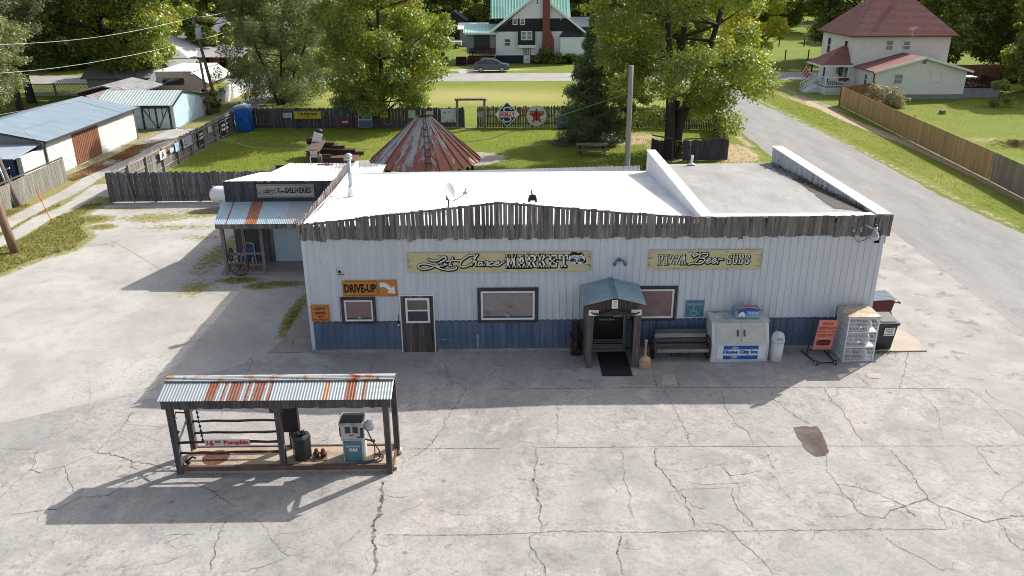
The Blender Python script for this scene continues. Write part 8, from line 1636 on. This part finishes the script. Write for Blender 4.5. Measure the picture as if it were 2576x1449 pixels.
# ================================================================ TREES
def leafmat(name,c1,c2,c3,tr=.38,gl=.06):
    m = bpy.data.materials.new(name); m.use_nodes = True; nt = m.node_tree; nt.nodes.remove(nt.nodes['Principled BSDF']); N = NT(nt); out = [n for n in nt.nodes if n.type=='OUTPUT_MATERIAL'][0]
    rp = N.n('ShaderNodeNewGeometry').outputs['Random Per Island']; p = N.pos()
    col = N.mix(rp,c1,c2); col = N.mix(N.ramp(N.noise(p,.33,3,.6),[(.50,0.),(.68,.8)]),col,c3); col = N.mix(N.ramp(N.noise(p,1.1,2,.5),[(.35,.3),(.6,0.)]),col,tuple(x*.6 for x in c1))
    d = N.n('ShaderNodeBsdfDiffuse',ins={'Color': col}); t = N.n('ShaderNodeBsdfTranslucent',ins={'Color': N.mix(1.0,col,(1.25,1.2,.6),'MULTIPLY')}); g = N.n('ShaderNodeBsdfGlossy',ins={'Roughness': .45,'Color': (.8,.85,.9,1)})
    mx = N.n('ShaderNodeMixShader',ins={0: tr}); nt.links.new(d.outputs[0],mx.inputs[1]); nt.links.new(t.outputs[0],mx.inputs[2]); m2 = N.n('ShaderNodeMixShader',ins={0: gl}); nt.links.new(mx.outputs[0],m2.inputs[1]); nt.links.new(g.outputs[0],m2.inputs[2]); nt.links.new(m2.outputs[0],out.inputs[0]); return m
LF_MAPLE = leafmat('maple_leaves',(.145,.215,.024),(.25,.30,.032),(.40,.37,.05),.5)
LF_DARK = leafmat('dark_leaves',(.13,.20,.032),(.22,.275,.042),(.35,.35,.055),.48)
LF_FEATH = leafmat('feathery_leaves',(.105,.155,.045),(.165,.205,.065),(.25,.29,.06))
LF_YEL = leafmat('yellow_leaves',(.55,.56,.04),(.68,.62,.05),(.42,.48,.05),.6)
LF_SPR = leafmat('spruce_needles',(.075,.115,.04),(.12,.16,.05),(.16,.20,.055),.25)
LF_GREY = leafmat('grey_green_leaves',(.17,.195,.09),(.26,.265,.14),(.27,.30,.08))
LF_RED = leafmat('rusty_leaves',(.16,.07,.04),(.2,.14,.06),(.12,.13,.03))
BARK = mat('bark',(.075,.06,.05),(.04,.032,.028),4,.95,(3,3,.6),.3,12,bump=.6,bscale=14)
def leaf_mesh(name,C,Rr_,n,size,seed,parent,m,droop=0.,shape='quad',outward=None):
    """n small leaf faces spread through the clumps C (k,3) with radii Rr_ (k,3)"""
    rs = np.random.RandomState(seed); C = np.asarray(C,float); Rr_ = np.asarray(Rr_,float); vol = Rr_.prod(1) ** (2/3); k = rs.choice(len(C),n,p=vol/vol.sum())
    d = rs.normal(size=(n,3)); d /= np.linalg.norm(d,axis=1)[:,None]; r = rs.uniform(.35,1.0,n) ** .6 * (1+.12*rs.normal(size=n)); P = C[k] + d * Rr_[k] * r[:,None]
    P[:,2] -= droop * rs.uniform(0,1,n) ** 2
    nrm = d * .55 + rs.normal(size=(n,3)) * .6 + np.array([0,0,.45]); nrm /= np.linalg.norm(nrm,axis=1)[:,None]
    u = np.cross(nrm,rs.normal(size=(n,3))); u /= np.linalg.norm(u,axis=1)[:,None] + 1e-9; v = np.cross(nrm,u); s = size * rs.uniform(.55,1.25,n)[:,None]; el = 1.0 if shape == 'quad' else .28
    u *= s * .5; v *= s * .5 * el; P[:,2] = np.maximum(P[:,2],.12)
    V = np.stack([P-u,P-v*.9+u*.15,P+u,P+v*.9-u*.1],1).reshape(-1,3); off = FR.get(parent.name,Vector((0,0,0))); V -= np.array(off)
    me = bpy.data.meshes.new(name); me.vertices.add(len(V)); me.vertices.foreach_set('co',V.ravel()); me.loops.add(4*n); me.loops.foreach_set('vertex_index',np.arange(4*n,dtype=np.int32)); me.polygons.add(n); me.polygons.foreach_set('loop_start',np.arange(0,4*n,4,dtype=np.int32)); me.update(calc_edges=True)
    me.materials.append(m); o = bpy.data.objects.new(name,me); COL.objects.link(o); o.parent = parent; FR[o.name] = off; return o
def broad(name,label,base,H,W,z0,n,size,seed,m,cat='tree',trunks=None,tr=.35,clumps=70,droop=0.,shape='quad',cx=0.,cy=0.,Wy=None,topw=.7,csz=.17,group=None,flat=1.,keep=None,tint=None):
    rg = random.Random(seed); t = thing(name,label,cat,(base[0],base[1],0),group=group); C = []; Rr_ = []; Wy = Wy or W
    tries = 0
    while len(C) < clumps and tries < 9000:
        tries += 1; f = rg.uniform(0,1); z = z0 + (H-z0) * f; prof = math.sin(PI*min(1,(f*.82+.12))) ** .6 if topw > .5 else (1-f) ** .55 * (1 if f>.12 else .75+2*f)
        a = rg.uniform(0,2*PI); st_ = rg.random() < .16; r = (rg.uniform(1.0,1.16)if st_ else math.sqrt(rg.uniform(.12,1))) * prof; c = (base[0]+cx*f+r*W/2*math.cos(a),base[1]+cy*f+r*Wy/2*math.sin(a),z); s = W * csz * (rg.uniform(.28,.5)if st_ else rg.uniform(.45,1.2))
        if keep and not keep(c): continue
        C.append(c); Rr_.append((s,s,s*rg.uniform(.5,.8)*flat))
    mb = MB().smooth(); trunks = trunks or [[(base[0],base[1],-.1),(base[0]+cx*.2,base[1]+cy*.2,z0*.6+.8),(base[0]+cx*.6,base[1]+cy*.6,z0+(H-z0)*.5),(base[0]+cx,base[1]+cy,H*.92)]]
    for T in trunks: P = smoothline(T,4); mb.tube(P,[tr*(1-.82*i/(len(P)-1))for i in range(len(P))],9)
    L = [smoothline(T,4)for T in trunks]
    for c in C[::2]:
        T = rg.choice(L); zz = max(z0*.75,c[2]-rg.uniform(.8,3.2)); b = min(T,key=lambda q: abs(q[2]-zz)); mid_ = ((b[0]+c[0])/2,(b[1]+c[1])/2,b[2]+(c[2]-b[2])*.35); mb.tube(smoothline([b,mid_,c],3),[tr*.26,tr*.22,tr*.19,tr*.16,tr*.13,tr*.1,tr*.05],5)
    mb.build('trunk',BARK,t); leaf_mesh('crown',C,Rr_,n,size,seed,t,m,droop,shape); return t
# big twin trunk maple behind the market
bt = (12.3,56.6)
TR3 = [[(12.0,56.5,-.1),(11.95,56.5,2.0),(11.7,56.6,6),(11.2,57,11),(10.6,57,18)],[(12.5,56.8,-.1),(12.7,57,2.2),(13.9,57.4,5.5),(15.0,57.8,9),(16.6,58.6,16)],[(12.3,57.2,-.1),(12.6,58.4,3),(13.2,60,8),(13.4,61,15)]]
broad('maple_tree','huge twin trunked maple beside the firewood, its crown overhanging the side road',bt,21,13.3,2.7,135000,.165,3,LF_MAPLE,trunks=TR3,tr=.46,clumps=135,cx=-.3,csz=.115,droop=.5,keep=lambda c: not(c[2]<4.6 and c[0]<10.5)and not(c[2]<5 and abs(c[0]-12.4)<1.4))
broad('maple_tree','tall leafy maple standing just behind the rear fence, above the tall cigarette sign',(-10.5,71.6),17.5,11.0,1.7,125000,.19,5,LF_MAPLE,tr=.3,clumps=130,csz=.14,cx=.3,cy=-1.5,droop=.4,Wy=13)
broad('feathery_tree','grey-green feathery tree with several thin stems, behind the blue portable toilet',(-22.4,82.2),13.8,12.6,1.0,95000,.30,7,LF_FEATH,trunks=[[(-22.6,82.2,-.1),(-23.4,82.2,3),(-25,82.3,8),(-25.6,82,12)],[(-22.3,82.3,-.1),(-22,82.2,3),(-21.6,82,8),(-22,82,13)],[(-22.1,82.2,-.1),(-20.6,82,3.2),(-19.2,82,6),(-18.6,82,9)]],tr=.18,clumps=110,csz=.14,topw=.3,shape='needle',droop=.6)
# spruce: whorls of drooping boughs
def spruce(name,label,base,H,W,n,seed,m=LF_SPR,z0=.3,size=.3):
    rg = random.Random(seed); t = thing(name,label,'conifer',(*base,0)); C = []; Rr_ = []
    for i in range(210):
        f = rg.random() ** 1.25; z = z0 + (H-z0) * f; R0 = W / 2 * (1-f) ** .85 * rg.uniform(.35,1.05); a = rg.uniform(0,2*PI); s = .38 + .45 * (1-f); C.append((base[0]+R0*math.cos(a),base[1]+R0*math.sin(a),z)); Rr_.append((s,s,s*.5))
    mb = MB().smooth(); mb.tube([(*base,-.1),(*base,H*.97)],[.22,.03],8); [mb.tube([(base[0],base[1],c[2]+.25),c],[.05,.015],4)for c in C[::3]]; mb.build('trunk',BARK,t); leaf_mesh('crown',C,Rr_,n,size,seed,t,m,.35,'needle'); return t
spruce('spruce_tree','dark green spruce with drooping boughs beside the picnic tables',(7.0,62.3),9.4,5.4,56000,9,size=.26)
broad('young_maple','bushy young maple crowded between the spruce and the grey pole',(9.6,62.2),7.4,3.6,.4,20000,.2,10,LF_MAPLE,tr=.1,clumps=40,csz=.2)
# left group
broad('maple_tree','large dark maple with thick trunk towering over the low tin shed, left',(-41.6,88.6),21,16.5,3.0,105000,.27,11,LF_MAPLE,tr=.6,clumps=120,csz=.125,cx=1.,cy=-1.5,trunks=[[(-41.6,88.6,-.1),(-41.6,88.6,3),(-42,88,8),(-43,87,17)],[(-41.2,88.5,-.1),(-40.4,88.2,3.5),(-38.5,87.4,8),(-36.5,87,14)]])
broad('maple_tree','large maple with a straight dark trunk behind the lattice fence, left',(-48.5,84.2),20,13,4.2,80000,.27,12,LF_DARK,tr=.5,clumps=95,csz=.14,cx=-1)
broad('feathery_tree','grey-green feathery tree over the near garage roof at the left edge',(-45.8,70.8),9.5,9.2,2.2,46000,.3,13,LF_GREY,tr=.28,clumps=70,csz=.16,shape='needle')
broad('feathery_tree','second grey-green feathery tree rising at the top left corner',(-46.5,78.5),17.5,10.5,6.0,50000,.32,14,LF_GREY,tr=.35,clumps=80,csz=.15,shape='needle')
broad('yellowing_maple','yellow-green maple between the feathery trees at the top left',(-45.0,95),17,7.5,6.5,22000,.34,15,LF_YEL,tr=.3,clumps=45,csz=.17)
broad('maple_tree','yellow tinged maple behind the transformer pole, left of the stone house',(-39.0,112.5),13.5,10.5,4.0,34000,.36,16,LF_MAPLE,tr=.35,clumps=65,csz=.15)
broad('yellow_shrub','yellow shrub tree beyond the back street, between the feathery tree and the fence maple',(-20.5,122.5),6.4,5.6,.3,12000,.3,17,LF_YEL,tr=.12,clumps=30,csz=.2,cat='shrub')
broad('green_shrub','bright green shrub beside the yellow shrub beyond the back street',(-17.5,116),4.2,5.2,.2,8000,.3,18,LF_MAPLE,tr=.1,clumps=24,csz=.2,cat='shrub')
broad('yellow_tree','bright yellow-green tree at the top, left of the red-roofed house',(35.5,117),12.5,9.0,2.2,26000,.30,19,LF_YEL,tr=.3,clumps=70,csz=.15,trunks=[[(36,117,-.1),(36,117,3),(35,117,9),(34.5,117,12)]])
broad('rusty_sapling','small rusty leaved sapling in the meadow in front of the yellow tree',(44.0,140),3.6,3.0,.5,3500,.26,20,LF_RED,tr=.06,clumps=16,csz=.2,cat='sapling')
broad('shrub','dark shrub at the foot of the maroon deck steps',(-9.3,118.5),2.6,3.2,.1,4000,.24,21,LF_DARK,tr=.05,clumps=16,csz=.22,cat='shrub')
broad('climbing_vine','dark ivy clump at the foot of the brick chimney',(6.7,119.0),2.0,3.6,.05,5000,.2,22,LF_DARK,tr=.04,clumps=18,csz=.2,cat='vine',Wy=1.0)
broad('shrub','low dark shrubs along the white house foundation right of the ivy',(10.0,119.2),1.2,4.2,.05,4000,.18,23,LF_DARK,tr=.03,clumps=18,csz=.14,cat='shrub',Wy=1.0)
broad('climbing_vine','green creeper hanging on the white fence behind the barn shed',(-27.7,77.6),2.0,1.4,.1,4500,.17,24,LF_DARK,tr=.04,clumps=22,csz=.3,cat='vine',Wy=3.0)
broad('dry_bush','pinkish brown dry bush with green shoots behind the cedar fence',(37.0,78.2),1.9,4.6,.1,10000,.13,25,leafmat('dry_pink_leaves',(.36,.30,.22),(.22,.20,.10),(.16,.24,.04)),tr=.06,clumps=34,csz=.17,cat='bush',Wy=2.6)
broad('garden_sapling','small green sapling on the shaded lawn behind the cedar fence',(48.5,78.2),2.2,2.2,.3,2500,.2,26,LF_DARK,tr=.04,clumps=14,csz=.22,cat='sapling')
broad('dark_bush','dark bush in front of the reddish fence at the right edge',(60.5,95.5),2.8,3.0,.1,4000,.24,27,LF_DARK,tr=.05,clumps=18,csz=.22,cat='bush')
broad('small_weed_bush','little brown bush between the timber post and the big maple by the roof edge',(10.0,52.2),1.0,1.2,.05,1500,.12,28,LF_RED,tr=.02,clumps=10,csz=.25,cat='bush')
# right and far trees: a few sources, copied
S1 = broad('shade_tree','broad dark shade tree with thick trunk behind the deck, right of the red roof',(54.5,106),19,15,2.2,52000,.38,31,LF_DARK,tr=.5,clumps=90,csz=.14)
S2 = broad('shade_tree','mid green tree with light patches over the reddish garden fence at the right edge',(66,104),16,14,1.6,50000,.38,32,LF_MAPLE,tr=.45,clumps=85,csz=.14)
def far(src,label,x,y,s,rz,group): 
    c = copy_tree(src,loc=(x,y,0),rz=rz,label=label); c.scale = (s,s,s*1.0); c['group'] = group; return c
g = 'trees around the farmhouse garden'
for o in (S1,S2): o['group'] = g
far(S2,'tall tree behind the red hip roof, left of its peak',62,186,1.1,1.1,g); far(S1,'tall tree behind the red hip roof, right of its peak',53,122,1.15,2.2,g); far(S1,'dark tree at the far right corner above the garden fence',78,112,1.2,.7,g); far(S2,'tree just outside the right edge shading the lawn',60,86,.82,2.6,g)
F1 = broad('woodland_tree','dark green tree in the distant tree line behind the green roofed house',(14,150),17,15,.6,22000,.62,41,LF_DARK,tr=.4,clumps=60,csz=.17)
F2 = broad('woodland_tree','mid green tree in the distant tree line left of the green roofed house',(-16,190),17,16,.6,22000,.62,42,LF_MAPLE,tr=.4,clumps=60,csz=.17)
g = 'trees in the distant tree line'
for o in (F1,F2): o['group'] = g
rg = random.Random(77)
zones = [('distant tree behind the green metal roof and its right side',[(20,146),(26,158),(12,162),(4,168),(-2,176),(31,140)]),('distant tree beyond the far pale road near the top right',[(44,216),(54,222),(64,216),(75,224),(86,216),(97,222),(108,214),(60,236),(38,226),(120,220)]),
('distant tree behind the stone house at the top left',[(-62,152),(-54,164),(-70,168),(-46,172),(-36,158),(-78,150),(-66,184),(-30,176),(-60,204)]),('distant tree in the row right of the far white garage',[(-26,206),(-14,214),(-4,206),(8,214),(19,206),(30,216),(-34,222),(-22,232),(10,232),(24,236)]),
('distant tree at the top edge beyond the far houses',[(-90,240),(-72,250),(-55,262),(-36,268),(-18,262),(0,270),(18,262),(36,270),(54,262),(72,270),(92,258),(112,262),(132,254),(-108,226)]),
('tree behind the low house at the far left',[(-66,100),(-72,112),(-60,118),(-80,96),(-54,124),(-64,132)]),('dark tree in the clump left of the green roofed house',[(-17.5,168),(-14.5,178)]),('tree on the far side of the meadow, right of the farmhouse',[(90,140),(84,160),(100,170),(76,178),(96,126)])]
for lab,pts in zones:
    for x,y in pts: far(rg.choice([F1,F2]),lab,x,y,rg.uniform(.75,1.15)*(1.2 if y>230 else 1),rg.uniform(0,6.28),g)
# far woodland closing the view, beyond anything one could count
C = []; Rr_ = []
for i in range(900): x = rg.uniform(-330,330); y = 292 + rg.uniform(0,90); z = rg.uniform(1,15); C.append((x,y,z)); Rr_.append((5,5,3.5))
hold = thing('far_woodland','far-off belt of woodland closing the view along the horizon','woodland',(0,300,0)); o = leaf_mesh('woodland_mass',C,Rr_,130000,1.5,55,hold,LF_DARK); 
o.parent = None; o.location = (0,300,0); o.name = 'far_woodland_mass'; props(o,'far-off belt of woodland closing the view along the horizon','woodland',kind='stuff'); bpy.data.objects.remove(hold)

# ================================================================ GRASS TUFTS (stuff)
def tufts(name,label,areas,m,seed,h=(.05,.12)):
    rs = np.random.RandomState(seed); PP = []
    for fn,n in areas: q = fn(rs,n); PP.append(q)
    P = np.concatenate(PP); n = len(P); a = rs.uniform(0,2*PI,n); hh = rs.uniform(h[0],h[1],n); w_ = rs.uniform(.015,.035,n); lx = np.cos(a) * hh * .7; ly = np.sin(a) * hh * .7
    V = np.zeros((n,3,3)); V[:,0,0] = P[:,0] - w_ * np.sin(a); V[:,0,1] = P[:,1] + w_ * np.cos(a); V[:,1,0] = P[:,0] + w_ * np.sin(a); V[:,1,1] = P[:,1] - w_ * np.cos(a); V[:,2,0] = P[:,0] + lx; V[:,2,1] = P[:,1] + ly; V[:,2,2] = hh
    me = bpy.data.meshes.new(name); me.vertices.add(3*n); me.vertices.foreach_set('co',V.ravel()); me.loops.add(3*n); me.loops.foreach_set('vertex_index',np.arange(3*n,dtype=np.int32)); me.polygons.add(n); me.polygons.foreach_set('loop_start',np.arange(0,3*n,3,dtype=np.int32)); me.update(calc_edges=True); me.materials.append(m)
    o = bpy.data.objects.new(name,me); COL.objects.link(o); props(o,label,'grass',kind='stuff'); return o
def box_(x0,x1,y0,y1): return lambda rs,n: np.stack([rs.uniform(x0,x1,n),rs.uniform(y0,y1,n)],1)
def wt(fn,x0,x1,y0,y1,th):
    def f(rs,n):
        x = rs.uniform(x0,x1,n*4); y = rs.uniform(y0,y1,n*4); w_ = fn(x,y); k = w_ + rs.uniform(-.25,.25,len(x)) > th; return np.stack([x[k],y[k]],1)[:n]
    return f
def inP(pp):
    P = np.array(pp); x0,y0 = P.min(0); x1,y1 = P.max(0)
    def f(rs,n): x = rs.uniform(x0,x1,n*4); y = rs.uniform(y0,y1,n*4); k = inpoly(x,y,pp) & (np.sin(x*2.3+y)+np.sin(y*1.7-x*.6)+rs.uniform(-1.6,1.6,len(x))>-.6); return np.stack([x[k],y[k]],1)[:n]
    return f
tufts('leaf_litter','fallen rust brown leaves strewn along the front of the white garage',[(inP(LITTER),16000)],leafmat('fallen_leaves',(.34,.19,.09),(.20,.11,.055),(.42,.27,.13),.2,.0),9,(.015,.05))['category'] = 'leaves'
LFG = leafmat('grass_blades',(.19,.235,.026),(.32,.32,.05),(.40,.36,.10),.4,.0)
tufts('lawn_grass','short mown lawn grass of the fenced yard and the road verges',[(box_(-22,-12,45.8,68),18000),(box_(-12,18,42,68),42000),(box_(27.2,30.4,32,95),14000),(box_(34,60,55,82),12000),(box_(15,18.8,60,98),4000)],LFG,5,(.03,.07))
def oncrack(rs,n):
    S_ = np.array([(a[0],a[1],b[0],b[1])for a,b in SEGS]); k = rs.randint(0,len(S_),n); c_ = rs.uniform(0,1,n) ** 2; k = k - k % 5; k = np.clip(k,0,len(S_)-1); f = rs.beta(.5,.5,n)
    return np.stack([S_[k,0]+(S_[k,2]-S_[k,0])*f+rs.normal(0,.02,n),S_[k,1]+(S_[k,3]-S_[k,1])*f+rs.normal(0,.02,n)],1)
tufts('crack_weeds','tiny weeds and moss growing in the cracks of the concrete forecourt',[(oncrack,2600)],leafmat('crack_moss',(.07,.085,.03),(.14,.13,.05),(.10,.08,.05),.2,.0),16,(.008,.035))
tufts('loose_grit','loose grit, twigs and leaf scraps scattered over the concrete forecourt',[(box_(-14,14.6,9,25),5200),(box_(-9,13,24.2,25.1),900),(box_(14.6,19,15,40),3500),(box_(-20,-7,22,40),4200),(box_(18.6,20.3,20,95),5000),(box_(26.0,27.0,25,95),5000)],leafmat('grit',(.10,.09,.08),(.30,.27,.235),(.16,.12,.08),.0,.0),17,(.004,.022))['category'] = 'grit'
tufts('weedy_grass','rough grass and weeds growing through the gravel at the left',[(wt(weeds,-28,-6.8,21,45,.95),32000)],leafmat('weedy_blades',(.14,.17,.03),(.24,.22,.07),(.34,.27,.12),.4,.0),6,(.03,.10))
